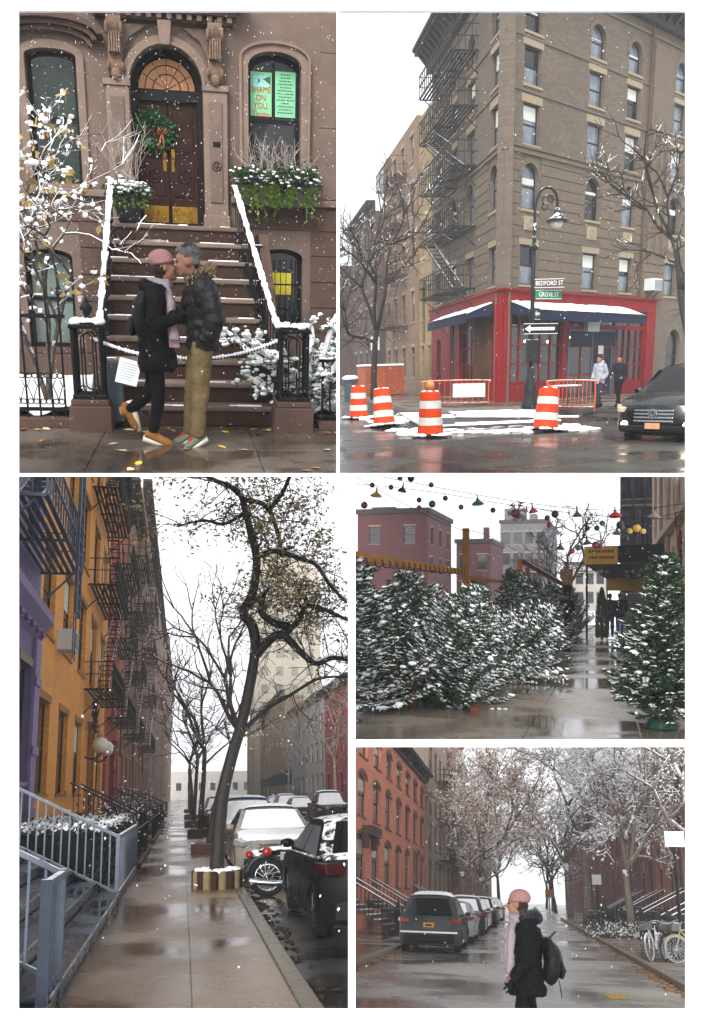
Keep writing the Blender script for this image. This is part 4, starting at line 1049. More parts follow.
J = dict(head=(.085, 0, 1.585), pitch=R(10), neck=(.03, 0, 1.45), chest=(-.03, 0, 1.25), waist=(-.04, 0, 1.02), hip=((-.03, .095, .9), (-.02, -.095, .9)),
         shoulder=((-.04, .2, 1.38), (-.02, -.2, 1.38)), elbow=((-.14, .27, 1.12), (.08, -.26, 1.14)), wrist=((-.03, .235, .93), (.26, -.2, 1.16)), grip=((.25, -.1, -.9), (.8, .5, .1)), pocket=0,
         knee=((-.005, .1, .48), (.07, -.1, .48)), ankle=((.035, .1, .09), (.1, -.1, .09)), toe=((.16, .17, .04), (.26, -.09, .04)))
M = figure(t, J, mat('tan_skin', '#7a5747', .55, .08, 12, .05, stain=.05))
PUF = mat('puffer_nylon', '#141114', .45, .3, 8, .6, bs=22)
g = G(); n = 60; P = curvepts([(-.04, 0, .86), (-.045, 0, .98), (-.04, 0, 1.1), (-.03, 0, 1.25), (-.01, 0, 1.38), (.02, 0, 1.46)], n)
pf = [.016 * abs(math.sin(i * PI * 7 / (n - 1))) ** .7 for i in range(n)]
spine(g, P, [a + b for a, b in zip(lerpl([.13, .14, .145, .155, .13, .08], n), pf)], [a + b for a, b in zip(lerpl([.19, .2, .2, .215, .19, .09], n), pf)], 24)
sleeve(g, J, 0, (.092, .082, .06), .012); sleeve(g, J, 1, (.092, .082, .06), .012)
c = obj('jacket', g, PUF, t, remesh=.011, sm=2, fold=.03)
q = G().ring((-.17, .292, 1.2), .001, .03, 'y', 10, 5); obj('badge', G().stack([(-.1, .285, 1.235, .03, .012), (-.1, .29, 1.26, .034, .012), (-.1, .285, 1.285, .03, .012)], 10), mat('grey_badge', '#9a9188', .7), c, smooth=True)
fur = G(); rg2 = random.Random(3)
for i in range(900):
    th = rg2.uniform(PI * .30, PI * 1.70); rr = .115 + rg2.gauss(0, .018); p = Vector((.01 + rr * math.cos(th) * 1.0, rr * math.sin(th) * 1.1, 1.475 + .05 * -math.cos(th) + rg2.gauss(0, .022)))
    d = Vector((math.cos(th), math.sin(th), rg2.gauss(.1, .6))).normalized(); a = d.orthogonal() * .006; fur.add([p - a, p + a, p + d * .05], [(0, 1, 2)])
obj('fur_trim', fur, leafm('tan_fur', '#6e5c47', '#b39c7c', .9), c, fix=False)
q = G(); q.tube(curvepts([(.09, .08, 1.44), (-.02, .13, 1.46), (-.11, 0, 1.49), (-.02, -.13, 1.46), (.09, -.08, 1.44)], 16), .045, 10); obj('hood', q, PUF, c, smooth=True)
KH = mat('khaki_cotton', '#574a33', .85, .22, 10, 1.0, bs=16)
g = G(); g.ball((-.03, 0, .9), (.125, .17, .1), 14); leg(g, J, 0, (.105, .075, .06)); leg(g, J, 1, (.105, .075, .06)); obj('trousers', g, KH, t, remesh=.012, fold=.02)
SH = mat('sage_trainer', '#57604f', .7, .3, 14, .2); RED = mat('red_laces', '#a52a18', .7, .1)
shoe(t, J['ankle'][0], J['toe'][0], SH, OFFW, lace=RED); shoe(t, J['ankle'][1], J['toe'][1], SH, OFFW, lace=RED)
h = G(); h.ball((-.03, 0, .05), (.098, .087, .085), 16); h.ball((-.065, 0, .0), (.06, .075, .07), 12); h.ball((.03, 0, .1), (.055, .06, .03), 10); h.xf(M); obj('hair', h, mat('grey_hair', '#5a5959', .7, .5, 60, 1.0, bs=140), t, remesh=.009, sm=2, fold=.03); hs_ = G(); rh = random.Random(8)
for i in range(900):
    th = rh.uniform(0, 6.28); ph = rh.uniform(.05, 1.75); d = Vector((math.sin(ph) * math.cos(th), math.sin(ph) * math.sin(th), math.cos(ph)))
    if d.x > .55 and d.z < .6: continue
    p = Vector((-.03 + .094 * d.x, .084 * d.y, .045 + .085 * d.z)); a = d.orthogonal() * .0025; e = (d + Vector((-.7, rh.gauss(0, .3), .2))).normalized() * .028; hs_.add([p - a, p + a, p + e], [(0, 1, 2)])
hs_.xf(M); obj('hair_strands', hs_, leafm('grey_strands', '#3c3b3b', '#8a8886', .7), t, fix=False)
flakes('falling_snow', 'snowflakes falling in front of the brownstone', ((-1.9, 1.9), (6.6, 12.5), (.05, 4.6)), 1700, .0026, 5, 3)

# ================================================================== stage 2: street corner with a red restaurant
B_.on()
rng = random.Random(22)
BK = brick('buff_brick', '#64594d', '#564c42', '#4c443d', .3, .09); BKT = mat('buff_brick_course', '#5e5448', .85, .2, 14, .4, bs=60, stain=.4)
CREAM = mat('pale_stone', '#857963', .8, .12, 8, .3); DKTRIM = mat('dark_cornice', '#2b2523', .7, .3, 6, .3)
REDP = mat('red_shop_paint', '#6e080c', .6, .28, 3, .25, spec=.08, stain=.55); SASH = mat('dark_sash', '#14181a', .5, .2, 8, .1)
SKYGL = glassy('upper_window_glass', '#59636b', .05, .8, .5); DKGL = glassy('dark_shop_glass', '#0e1215', .06, .35, .5)
ROAD = wet('wet_asphalt', '#38352f', '#201e1a', .14, .5, .45, .25, fine=40)
SIDE = wet('wet_concrete', '#6a645b', '#423d36', .12, .5, .7, .2)
ang = R(38.06); CX0, CY0 = 10.44, 37.23
# ground: road, corner pavements with kerbs
BOUNCE = mat('bounce_white', (.85, .85, .86), .7, .02, 3, .03, stain=0)  # reflector white for added undersides that bounce light downward
road = struct('road', G().prism([(-8, 8), (30, 8), (30, 44), (CX0 + .2, CY0 - 2.0), (CX0 - 3.8, 60), (CX0 - 3.8, 125), (1.5, 125), (1.5, 40), (-8, 40)], 'z', -.03, 0), ROAD)
obj('bounce_deck', G().prism([(-8, 8), (30, 8), (30, 44), (CX0 + .2, CY0 - 2.0), (CX0 - 3.8, 60), (CX0 - 3.8, 125), (1.5, 125), (1.5, 40), (-8, 40)], 'z', -.045, -.031), BOUNCE, road)  # unseen reflector under the road, brightens the lot beneath
def RF(u, y): return (CX0 + u * math.cos(ang) - y * math.sin(ang), CY0 + u * math.sin(ang) + y * math.cos(ang))
pv = [RF(-1.6, -4.6), RF(22, -4.6), RF(22, .6), (CX0 + .3, CY0 + 1), (CX0 + .3, 120), (CX0 - 4.4, 120), (CX0 - 4.4, CY0 - 2.6), (CX0 - 3.6, CY0 - 4.2)]
pm = struct('pavement', G().prism(pv, 'z', .001, .12), SIDE)
kb = G(); edge = [(CX0 - 4.4, 120), (CX0 - 4.4, CY0 - 2.6), (CX0 - 3.6, CY0 - 4.2), RF(-1.6, -4.6), RF(40, -4.6)]
for a, b in zip(edge, edge[1:]): kb.bar((*a, .06), (*b, .06), .2, .128)
obj('kerb', kb, mat('kerb_stone', '#6d6961', .6, .2, 5, .3), pm)
pl = [(-2, 120), (-2, 40), (1.0, 40), (1.9, 42), (1.9, 120)]
struct('pavement', G().prism(pl, 'z', .001, .12), SIDE)
# ---- corner building
T = thing('corner_building', 'tall buff brick corner apartment house above the red restaurant', 'building', (CX0, CY0, 0), ang)
I = Matrix.Identity(4)
LM = Matrix.Rotation(-ang, 4, 'Z') @ Matrix.Rotation(-PI / 2, 4, 'Z')        # side street facade, x runs toward the corner
HT = 16.3
rows = [(4.8, 6.35, 0), (7.7, 9.45, .3), (10.1, 11.6, 0), (12.25, 13.6, 0), (14.1, 15.4, .28)]
colsR = [(1.75, 1.15), (6.5, 1.2), (9.65, 1.15), (14.1, 1.15), (17.6, 1.15)]
colsL = [(-1.5, 1.25), (-5.5, 1.35), (-8.9, 1.35), (-12.3, 1.3)]
oR = [(c - w / 2, c + w / 2, a, b, r * 2 if r else 0) for c, w in colsR for a, b, r in rows]
oL = [(c - w / 2, c + w / 2, a, b, r * 2 if r else 0) for c, w in colsL for a, b, r in rows]
oR2 = oR + [(.35, 11.9, .1, 4.0), (14.2, 15.6, .6, 3.2, .7)]; oL2 = oL + [(-9.2, -.6, .1, 3.9), (-12.6, -11.6, .9, 3.0)]
g = G(); wall(g, 0, 20, -.1, HT, oR2, 0, .35); obj('wall', g, BK, T)
g = G(); wall(g, -14.0, 0, -.1, HT, oL2, 0, .35); o = obj('wall', g, BK, T); o.matrix_local = LM
obj('roof', G().add([(0, .3, HT - .1), (19.9, .3, HT - .1), (19.9, 2.6, HT - .1), (2.6, 2.6, HT - .1)], [(0, 1, 2, 3)]), DKTRIM, T)
protos = {}
def put_window(M, u, z, w, h, arch, gm, blind, lower):
    key = (round(w, 2), round(h, 2), arch, gm.name, blind, lower.name if lower else None)
    loc = M @ Matrix.Translation((u, 0, z))
    if key not in protos:
        f = window(T, w, h, SASH, gm, CREAM, CREAM if not arch else BKT, arch, .16, .07, blind=blind, lower=lower, sill=(.08, .1), lintel=(.12, .28 if not arch else .2)); protos[key] = f
    else: f = twin(protos[key], T)
    f.matrix_local = loc
for M, cols in ((I, colsR), (LM, colsL)):
    for c, w in cols:
        for a, b, r in rows:
            put_window(M, c, a, w, b - a, r * 2 if r else 0, SKYGL if rng.random() < .75 else DKGL, rng.choice((None, .55, .62)), SKYGL if rng.random() < .5 else None)
# belt courses and rusticated rows
for M, u0, u1 in ((I, 0, 20), (LM, -14, 0)):
    for z, h, d in ((9.72, .12, .1), (9.95, .09, .06), (11.95, .08, .05), (13.85, .08, .05), (6.62, .06, .05), (15.9, .1, .07)):
        obj('belt_course', G().box(u0, u1, -d, -.001, z, z + h), BKT, T).matrix_local = M
    ops = oR if M is I else oL; z = 4.62
    while z < 9.55:
        cuts = sorted((o[0] - .14, o[1] + .14) for o in ops if o[2] - .12 < z + .36 and o[3] + .3 > z) + [(u1, u1)]; u = u0
        for a, b in cuts:
            if a > u + .15: obj('course', G().box(u + .003, a - .003, -.03, -.001, z, z + .37), BKT, T, bevel=.012).matrix_local = M
            u = max(u, b)
        z += .405 if z < 6.2 or z > 6.7 else .405
    if M is I:
        for c, w in cols if False else colsR:
            obj('carved_panel', G().box(c - .4, c + .4, -.05, -.001, 6.9, 7.45), CREAM, T, bevel=.02)
            q = G().ring((c, -.05, 7.17), .17, .03, 'y', 16, 6)
            for k in range(6): q.ball((c + .2 * math.cos(k * 1.05), -.05, 7.17 + .16 * math.sin(k * 1.05)), (.07, .03, .06), 6)
            obj('carving', q, CREAM, T)
bracket_cornice(T, I, -.9, 20, HT, 1.15, .95, DKTRIM, .7); bracket_cornice(T, LM, -14, .9, HT, 1.15, .95, DKTRIM, .7)
# recessed strip panels and pilaster
for u in (11.55, 12.35, 13.0):
    obj('pilaster', G().box(u - .1, u + .1, -.16, -.001, 6.7, 12.0), BKT, T, bevel=.02)
obj('pilaster', G().box(11.3, 13.2, -.09, -.001, 12.1, 15.7), BKT, T, bevel=.02)
obj('downpipe', G().tube([(10.9, -.14, 4.6), (10.9, -.14, 16.2)], .07, 8), mat('rusty_pipe', '#4b3a30', .8, .3, 9, .2), T)
# fire escape on the side street
FEI = mat('fire_escape_iron', '#1d1b1a', .6, .3, 10, .2, snow=.12)
fire_escape(T, LM, [5.0, 7.6, 10.05, 12.4, 14.5], -11.6, -4.3, FEI, 1.15, True, True)
# ---- red shopfront (part of the same building)
def sub(name, g, m, M=I, par=None, **kw):
    o = obj(name, g, m, par or T, **kw)
    if par is None: o.matrix_local = M
    return o
sub('fascia', G().box(-.16, 12.6, -.16, -.001, 3.95, 4.5).box(-.26, 12.7, -.26, -.001, 4.5, 4.6), REDP, bevel=.012)
sub('fascia', G().box(-14, .16, -.16, -.001, 3.95, 4.5).box(-14, .26, -.26, -.001, 4.5, 4.6), REDP, LM, bevel=.012)
sub('pier', G().box(-.16, .5, -.16, .2, 0, 3.95), REDP, bevel=.012)
sub('pier', G().box(11.75, 12.6, -.16, .2, 0, 3.95), REDP, bevel=.012); sub('pier', G().box(4.35, 4.75, -.12, .2, 0, 3.95), REDP, bevel=.012)
sub('pier', G().box(-.75, .155, -.14, .2, 0, 3.95), REDP, LM, bevel=.012); sub('pier', G().box(-8.0, -6.9, -.14, .2, 0, 3.95), REDP, LM, bevel=.012)
g = G(); wall(g, -14, -9.3, 0, 3.95, [(-12.6, -11.6, .9, 3.0)], -.05, .2); sub('pier', g, REDP, LM)
sub('stall_riser', G().box(.5, 4.35, -.1, .2, 0, .85), REDP, bevel=.012); sub('stall_riser', G().box(-6.9, -.75, -.1, .2, 0, .85), REDP, LM, bevel=.012)
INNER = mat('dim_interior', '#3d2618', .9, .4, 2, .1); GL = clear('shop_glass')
def grid(u0, u1, z0, z1, nu, nz, M):
    g = G()
    for i in range(nu + 1): u = u0 + (u1 - u0) * i / nu; g.box(u - .035, u + .035, .0, .09, z0, z1)
    for j in range(nz + 1): z = z0 + (z1 - z0) * j / nz; g.box(u0, u1, .008, .082, z - .03, z + .03)
    f = sub('window', g, REDP, M); pm_ = None; k = 0
    du, dz = (u1 - u0) / nu, (z1 - z0) / nz; me = G().box(-du / 2 + .02, du / 2 - .02, .04, .048, -dz / 2 + .02, dz / 2 - .02).mesh('pane', GL)
    for i in range(nu):
        for j in range(nz): obj('pane', me, None, f, loc=(u0 + du * (i + .5), 0, z0 + dz * (j + .5)))
    return f
f1 = grid(.5, 4.35, .88, 3.9, 5, 4, I); f2 = grid(-6.9, -.75, .88, 3.9, 7, 4, LM)
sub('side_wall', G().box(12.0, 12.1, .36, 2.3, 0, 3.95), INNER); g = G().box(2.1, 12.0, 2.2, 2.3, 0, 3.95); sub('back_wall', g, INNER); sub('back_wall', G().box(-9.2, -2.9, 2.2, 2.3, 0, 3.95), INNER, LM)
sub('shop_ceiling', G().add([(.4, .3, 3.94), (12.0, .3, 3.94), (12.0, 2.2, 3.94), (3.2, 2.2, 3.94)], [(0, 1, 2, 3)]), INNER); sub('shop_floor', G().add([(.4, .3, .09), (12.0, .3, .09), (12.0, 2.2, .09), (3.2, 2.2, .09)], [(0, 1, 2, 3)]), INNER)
sub('view_block', G().box(1.0, 2.1, .5, 2.2, .1, 3.94), INNER)  # dark block added to stop bright daylight showing through the glazed corner
WARM = lamp('warm_bulb', '#ffb45a', 9)
for u, y, z in ((1.6, .9, 2.5), (2.2, 1.3, 2.9), (2.4, .8, 2.2), (3.4, 1.2, 2.6), (1.2, 1.4, 3.1), (7.2, 1.3, 2.8), (10, 1.1, 3.0), (8.4, 1.6, 2.4), (5.6, 1.5, 2.6), (10.9, 1.5, 2.3), (2.9, 1.7, 2.0), (3.9, 1.6, 3.1)): sub('bulb', G().ball((u, y, z), .055, 8), WARM)
# entrance: dark double doors with a blue curtain and a transom, side window
BLUE = mat('navy_canvas', '#141a33', .85, .2, 8, .3, snow=0)
d = sub('door', G().box(7.0, 7.1, .0, .08, .1, 3.1).box(5.0, 5.1, .0, .08, .1, 3.1).box(9.0, 9.1, 0, .08, .1, 3.1).box(5.1, 9.0, .01, .07, 3.0, 3.1), mat('grey_blue_frame', '#4a5464', .5, .2, 8, .1))
for u0, u1 in ((5.1, 7.0), (7.1, 9.0)):
    obj('pane', G().box(u0, u1, .03, .04, .12, 3.0), GL, d); obj('valance', G().box(u0 + .02, u1 - .02, -.02, .0, 2.35, 3.0), BLUE, d)
obj('curtain', G().add([(7.2 + .11 * i, .0 + .03 * (i % 2), z) for i in range(15) for z in (.3, 2.3)], [(2 * i, 2 * i + 1, 2 * i + 3, 2 * i + 2) for i in range(14)]), BLUE, d)
for z in (1.55, 2.0): obj('notice', G().box(7.5, 7.95, -.035, -.025, z, z + .38), mat('paper_notice', '#c9c6bb', .7, .05), d)
sub('transom', G().box(4.75, 11.75, -.05, .1, 3.1, 3.3), REDP)
w_ = sub('window', G().box(9.1, 9.25, -.04, .1, .7, 3.1).box(11.6, 11.75, -.04, .1, .7, 3.1).box(10.35, 10.45, -.04, .1, .7, 3.1).box(9.25, 11.6, -.04, .1, .6, .75), REDP); obj('pane', G().box(9.2, 11.65, .03, .04, .7, 3.1), GL, w_)
tr_ = sub('transom_window', G().box(4.75, 11.75, .03, .04, 3.3, 3.95), DKGL)
for u0_, u1_, z_ in ((5.1, 9.0, 1.05), (5.1, 9.0, 2.3)): obj('rail', G().box(u0_, u1_, -.012, .03, z_, z_ + .07), REDP, d)
for u in (6.05, 8.05): obj('stile', G().box(u - .035, u + .035, -.011, .03, .12, 3.0), REDP, d)
for u in (9.85, 11.05): obj('mullion', G().box(u - .04, u + .04, -.03, .05, .75, 3.1), REDP, w_)
for z_ in (1.5, 2.3): obj('mullion', G().box(9.25, 11.6, -.028, .048, z_ - .03, z_ + .03), REDP, w_)
for u in (6.1, 7.5, 8.9, 10.3): obj('mullion', G().box(u - .05, u + .05, -.03, .05, 3.3, 3.95), REDP, tr_)
sub('stall_riser', G().box(9.1, 11.75, -.06, .15, .1, .6), REDP)
d = sub('door', G().box(-9.2, -8.1, .08, .14, .1, 3.3), mat('dark_green_door', '#141c1a', .5, .2, 6, .1), LM); obj('handle', G().box(-8.3, -8.24, .04, .08, 1.0, 1.3), BRASS, d)
sub('pane', G().box(-9.2, -8.1, .1, .12, 3.3, 3.95), DKGL, LM)
f = window(T, 1.0, 2.1, SASH, DKGL, None, None, 0, .12, .06); f.matrix_local = LM @ Matrix.Translation((-12.1, 0, .9))
f = window(T, 1.4, 2.6, SASH, DKGL, CREAM, BKT, .7, .16, .08, lintel=(.1, .25)); f.matrix_local = Matrix.Translation((14.9, 0, .6))
sub('transom_unit', G().box(6.1, 7.1, -.3, -.05, 2.98, 3.45), mat('white_unit', '#b9bcbb', .5, .1, 6, .1), bevel=.02)
# awnings with snow
def awning(label, M, u0, u1):
    m_ = T.matrix_world @ M
    t = thing('awning', label, 'awning', (0, 0, 0), group='navy awnings of the restaurant'); t.matrix_world = m_ @ Matrix.Translation((u0, 0, 4.1)); L = u1 - u0
    obj('canvas', G().prism([(-.17, .0), (-1.25, -.42), (-1.25, -.46), (-.17, -.06)], 'x', 0, L), BLUE, t)
    obj('valance', G().box(0, L, -1.262, -1.25, -.78, -.43), BLUE, t)
    for x in (0.02, L - .02): obj('side_flap', G().prism([(-.17, -.02), (-1.24, -.44), (-1.24, -.6), (-.17, -.5)], 'x', x - .008, x + .008), BLUE, t)
    q = G(); n = 26
    for i in range(n + 1):
        for k, (y, z) in enumerate(((-.2, 0), (-.5, -.115), (-.9, -.27), (-1.22, -.4))):
            q.v.append((L * i / n, y + (rng.uniform(0, .12) if k == 0 else 0), z + (.0 if i in (0, n) else rng.uniform(.03, .055))))
    q.f = [(i * 4 + k, i * 4 + k + 1, (i + 1) * 4 + k + 1, (i + 1) * 4 + k) for i in range(n) for k in range(3)]; q.m = [0] * len(q.f)
    obj('snow', q, snowm(), t, smooth=True)
awning('snow covered navy awning over the restaurant windows and door', I, .35, 9.6); awning('snow covered navy awning on the side street windows', LM, -9.0, -.8)
# air conditioner
t = thing('air_conditioner', 'white window air conditioner poking out above the red fascia', 'air conditioner', (0, 0, 0)); t.matrix_world = T.matrix_world @ Matrix.Translation((11.9, 0, 4.95))
obj('case', G().box(-.42, .42, -.55, .1, 0, .55), mat('white_enamel', '#b4b7b6', .5, .1, 6, .1, snow=.2), t, bevel=.02)
q = G()
for i in range(9): q.box(-.38, .38, -.565, -.551, .06 + i * .05, .08 + i * .05)
obj('grille', q, mat('grey_grille', '#6f7476', .6), t)
for x in (-.3, .3): obj('support', G().bar((x, -.5, 0), (x, 0, -.4), .03), IRON, t)
# ---- neighbours down the side street
def block(name, label, y0, y1, x, Hh, wm, cols, rows_, trim, fe=None, parapet=.3, gm=None, face=-1, loc_x=None, cornice=True, glass=None, door=None, lint=CREAM, arch=0, ww=1.1):
    """row house whose front looks across the street; x of the front, from y0 to y1"""
    if face < 0: t = thing(name, label, 'building', (x, y1, 0), -PI / 2)          # x runs toward the viewer
    else: t = thing(name, label, 'building', (x, y0, 0), PI / 2)
    W_ = y1 - y0; cs = [(W_ * (i + .5) / cols) for i in range(cols)]; op = [(c - ww / 2, c + ww / 2, a, b, arch) for c in cs for a, b in rows_]
    dr = None
    if door is not None:
        dc = cs[door]; op = [o for o in op if not (abs((o[0] + o[1]) / 2 - dc) < .1 and o[2] < 2.6)]; dr = (dc - .6, dc + .6, .15 if rows_[0][0] < 2 else rows_[0][0] - .9, rows_[0][1])
        op.append(dr)
    g = G(); wall(g, 0, W_, 0, Hh, op, 0, .3); obj('wall', g, wm, t)
    [obj('end_wall', G().box(a, a + .25, .301, 2.5, 0, Hh - .05), wm, t) for a in (0, W_ - .25)]; obj('roof', G().box(.25, W_ - .25, .301, 2.5, Hh - .4, Hh - .3), DKTRIM, t)
    pr = {}
    for o in op:
        if o is dr: continue
        k = round(o[3] - o[2], 2); bl = rng.choice((None, None, .6))
        if (k, bl) not in pr: f = pr[(k, bl)] = window(t, o[1] - o[0], o[3] - o[2], SASH, glass or SKYGL, trim, lint, arch, .14, .06, blind=bl, sill=(.07, .09), lintel=(.08, .2)); f.location = ((o[0] + o[1]) / 2, 0, o[2])
        else: f = twin(pr[(k, bl)], t, ((o[0] + o[1]) / 2, 0, o[2]))
    if dr:
        d = obj('door', G().box(dr[0], dr[1], .15, .22, dr[2], dr[3] - .45), mat('dark_brown_door', '#2b1a14', .5, .3, 5, .1), t); obj('pane', G().box(dr[0] + .05, dr[1] - .05, .16, .18, dr[3] - .42, dr[3]), DKGL, d)
        obj('panel', G().box(dr[0] + .2, dr[1] - .2, .13, .15, dr[2] + .3, dr[2] + 1.3), mat('dark_brown_door', ''), d)
        obj('surround', G().box(dr[0] - .2, dr[0], -.12, -.001, dr[2], dr[3]).box(dr[1], dr[1] + .2, -.12, -.001, dr[2], dr[3]).box(dr[0] - .35, dr[1] + .35, -.3, -.001, dr[3], dr[3] + .3), trim, t)
    if cornice: bracket_cornice(t, I, -.05, W_ + .05, Hh, .7, .6, cornice if cornice is not True else DKTRIM, .9)
    if fe: fire_escape(t, I, fe[2], fe[0], fe[1], fe[3] if len(fe) > 3 else FEI, 1.0, True)
    return t
FOUR = [(1.0, 2.8), (4.3, 6.1), (7.5, 9.2), (10.6, 12.2), (13.4, 14.8)]
block('apartment_building', 'narrow yellow tan building adjoining the corner apartment house', 51.5, 55.6, CX0 + .1, 15.2, brick('yellow_tan_brick', '#8d7a52', '#7c6a47', '#6b5f4a', .3, .09), 2, FOUR, CREAM, cornice=False, ww=.8)
block('apartment_building', 'tan building with rusty balconied fire escape down the side street', 55.7, 68.5, CX0, 15.5, brick('tan_brick', '#7c6550', '#6b5644', '#5d5044', .3, .09), 4, FOUR, CREAM, fe=(3.2, 9.6, [4.2, 7.3, 10.3, 13.1], mat('rusty_fire_escape', '#4a3b34', .7, .3, 9, .2)), cornice=False)
block('apartment_building', 'dark brown gabled brick building at the far left behind bare branches', 68.6, 84, CX0 - .6, 12.5, brick('dark_brown_brick', '#4a3a33', '#3c2f2a', '#35302c', .3, .09), 4, FOUR[:4], CREAM)
block('apartment_building', 'far dark row house closing the side street on the left', 84.2, 118, CX0 - 2.4, 10.5, brick('dark_brown_brick', '', '', ''), 7, FOUR[:3], CREAM)
# ---- street lamp
LAMPM = mat('lamp_post_paint', '#171a1b', .5, .3, 8, .2, snow=.12)
t = thing('street_lamp', 'black crook necked street lamp carrying street signs at the corner', 'street lamp', (9.75, 31.0, .12))
obj('base', G().lathe([(.28, 0), (.3, .1), (.24, .25), (.2, .5), (.22, .7), (.16, .9), (.13, 1.3), (.11, 1.4)], 14), LAMPM, t, smooth=True)
obj('pole', G().tube([(0, 0, 1.4), (0, 0, 6.0)], [.085, .06], 10), LAMPM, t, smooth=True)
q = G().lathe([(.06, 5.15), (.15, 5.2), (.16, 5.26), (.07, 5.36)], 12); obj('collar', q, LAMPM, t)
cr = curvepts([(0, 0, 6.0), (.02, 0, 6.55), (.2, 0, 7.0), (.5, 0, 7.08), (.72, 0, 6.85), (.76, 0, 6.5)], 18); obj('crook', G().tube(cr, .045, 8), LAMPM, t, smooth=True)
q = G().ring((.42, 0, 6.68), .17, .022, 'y', 16, 5, -.6, 4).ring((.33, 0, 6.5), .1, .02, 'y', 14, 5).ring((.53, 0, 6.75), .1, .02, 'y', 14, 5); obj('scroll', q, LAMPM, t)
q = G().lathe([(.04, .42), (.09, .4), (.11, .3), (.16, .22), (.33, .06), (.37, 0), (.34, -.02), (.2, .0)], 16, (.76, 0, 6.05)); obj('shade', q, mat('snowy_lamp_shade', '#1a1c1e', .5, .2, 8, .1, snow=.22), t, smooth=True)
obj('globe', G().ball((.76, 0, 6.02), (.2, .2, .22), 14), mat('frosted_globe', '#b3b0a4', .25, .08, 8, .05, spec=.5), t, smooth=True)
# street name signs, one way arrow, banner sign (parts of the post)
SG = mat('street_sign_green', '#1f6a4d', .5, .1, 8, .05); SB = mat('street_sign_brown', '#4a3a34', .5, .1, 8, .05); WT = mat('sign_white', '#c9cccb', .5, .05, 8, .05); BKP = mat('sign_black', '#101113', .5, .1, 8, .05)
def sign(z, w, h, m, txt, rz, x, tm, sz):
    s = obj('street_sign', G().box(-w / 2, w / 2, -.012, .012, -h / 2, h / 2), m, t, loc=(x * math.cos(rz), x * math.sin(rz) - .08, z), rot=(0, 0, rz), bevel=.004)
    if txt: text(txt, sz, tm, s, (0, -.016, 0), (R(90), 0, 0), sx=.8)
    q = G().box(-w / 2, w / 2, -.016, -.0125, h / 2 - .025, h / 2 - .008).box(-w / 2, w / 2, -.016, -.0125, -h / 2 + .008, -h / 2 + .025); obj('border', q, tm, s); return s
sign(4.1, 1.0, .3, SB, 'BEDFORD ST', R(-8), .52, WT, .2); sign(3.75, 1.0, .3, SG, 'GROVE ST', R(12), .58, WT, .21)
s = sign(2.65, 1.25, .36, BKP, 'ONE WAY', R(6), .3, WT, .18)
q = G().prism([(-.58, 0), (-.38, .13), (-.38, .05), (.5, .05), (.5, -.05), (-.38, -.05), (-.38, -.13)], 'y', -.015, -.0125); obj('arrow', q, WT, s)
for ch in kids(s):
    if ch.name.startswith('lettering'): ch.data.materials[0] = BKP; ch.scale = (.8, .42, 1); ch.location = (.1, -.0165, 0)
s = sign(3.15, .55, .4, BKP, '', R(50), .35, WT, .15); obj('arrow', G().prism([(-.2, 0), (-.05, .1), (-.05, .04), (.2, .04), (.2, -.04), (-.05, -.04), (-.05, -.1)], 'y', -.015, -.0125), WT, s)
obj('signal_box', G().box(-.2, .2, -.2, .12, 1.55, 2.3), LAMPM, t, bevel=.03)
# ---- construction barrels
OR = mat('barrel_orange', '#b8380f', .5, .15, 6, .15); RW = mat('reflective_white', '#bdbab2', .45, .12, 6, .1)
def barrel(label, x, y, tilt=(0, 0)):
    t = thing('traffic_barrel', label, 'barrel', (x, y, .02), group='orange traffic barrels', rot=(tilt[0], tilt[1], rng.uniform(0, 6)))
    zs = [(.08, .27), (.27, .29), (.29, .46), (.46, .48), (.48, .65), (.65, .67), (.67, .84), (.84, .86), (.86, 1.02)]; k = 0
    pts = [.30, .29, .285, .275, .27, .26, .255, .245, .24, .23]
    for i, (a, b) in enumerate(((.06, .24), (.26, .43), (.45, .62), (.64, .81), (.83, 1.0))):
        r0, r1 = .305 - .016 * i, .298 - .016 * i
        obj('band', G().lathe([(r0 - .03, a - .012), (r0, a), (r1, b), (r1 - .03, b + .012)], 20), OR if i % 2 == 0 else RW, t, smooth=False)
    obj('lid', G().lathe([(.2, 1.0), (.215, 1.02), (.1, 1.05), (.06, 1.06)], 18), OR, t, smooth=True)
    obj('handle', G().ring((0, 0, 1.05), .08, .015, 'y', 12, 6, 0, PI), OR, t)
    obj('foot', G().lathe([(.42, 0), (.44, .03), (.36, .06), (.2, .07)], 20), mat('black_rubber_foot', '#15151a', .8), t)
    q = G()
    for i in range(34): th = rng.uniform(0, 2 * PI); r = rng.uniform(.34, .5); q.ball((r * math.cos(th), r * math.sin(th), .05), (rng.uniform(.06, .12), rng.uniform(.06, .12), rng.uniform(.02, .05)), 7)
    for i in range(9): th = rng.uniform(0, 2 * PI); q.ball((.15 * math.cos(th), .15 * math.sin(th), 1.025), (.07, .07, .025), 6)
    obj('snow', q, snowm(), t, smooth=True); return t
barrel('orange and white traffic barrel topped with a warning lamp, before the snowy plates', 4.25, 21.1)
barrel('tilted orange and white traffic barrel, second from the left edge', 3.75, 25.0, (R(4), R(7)))
barrel('orange and white traffic barrel farthest left, near the curb', 3.6, 29.6)
barrel('leaning orange and white traffic barrel beside the street lamp', 7.2, 21.6, (R(-3), R(-6)))
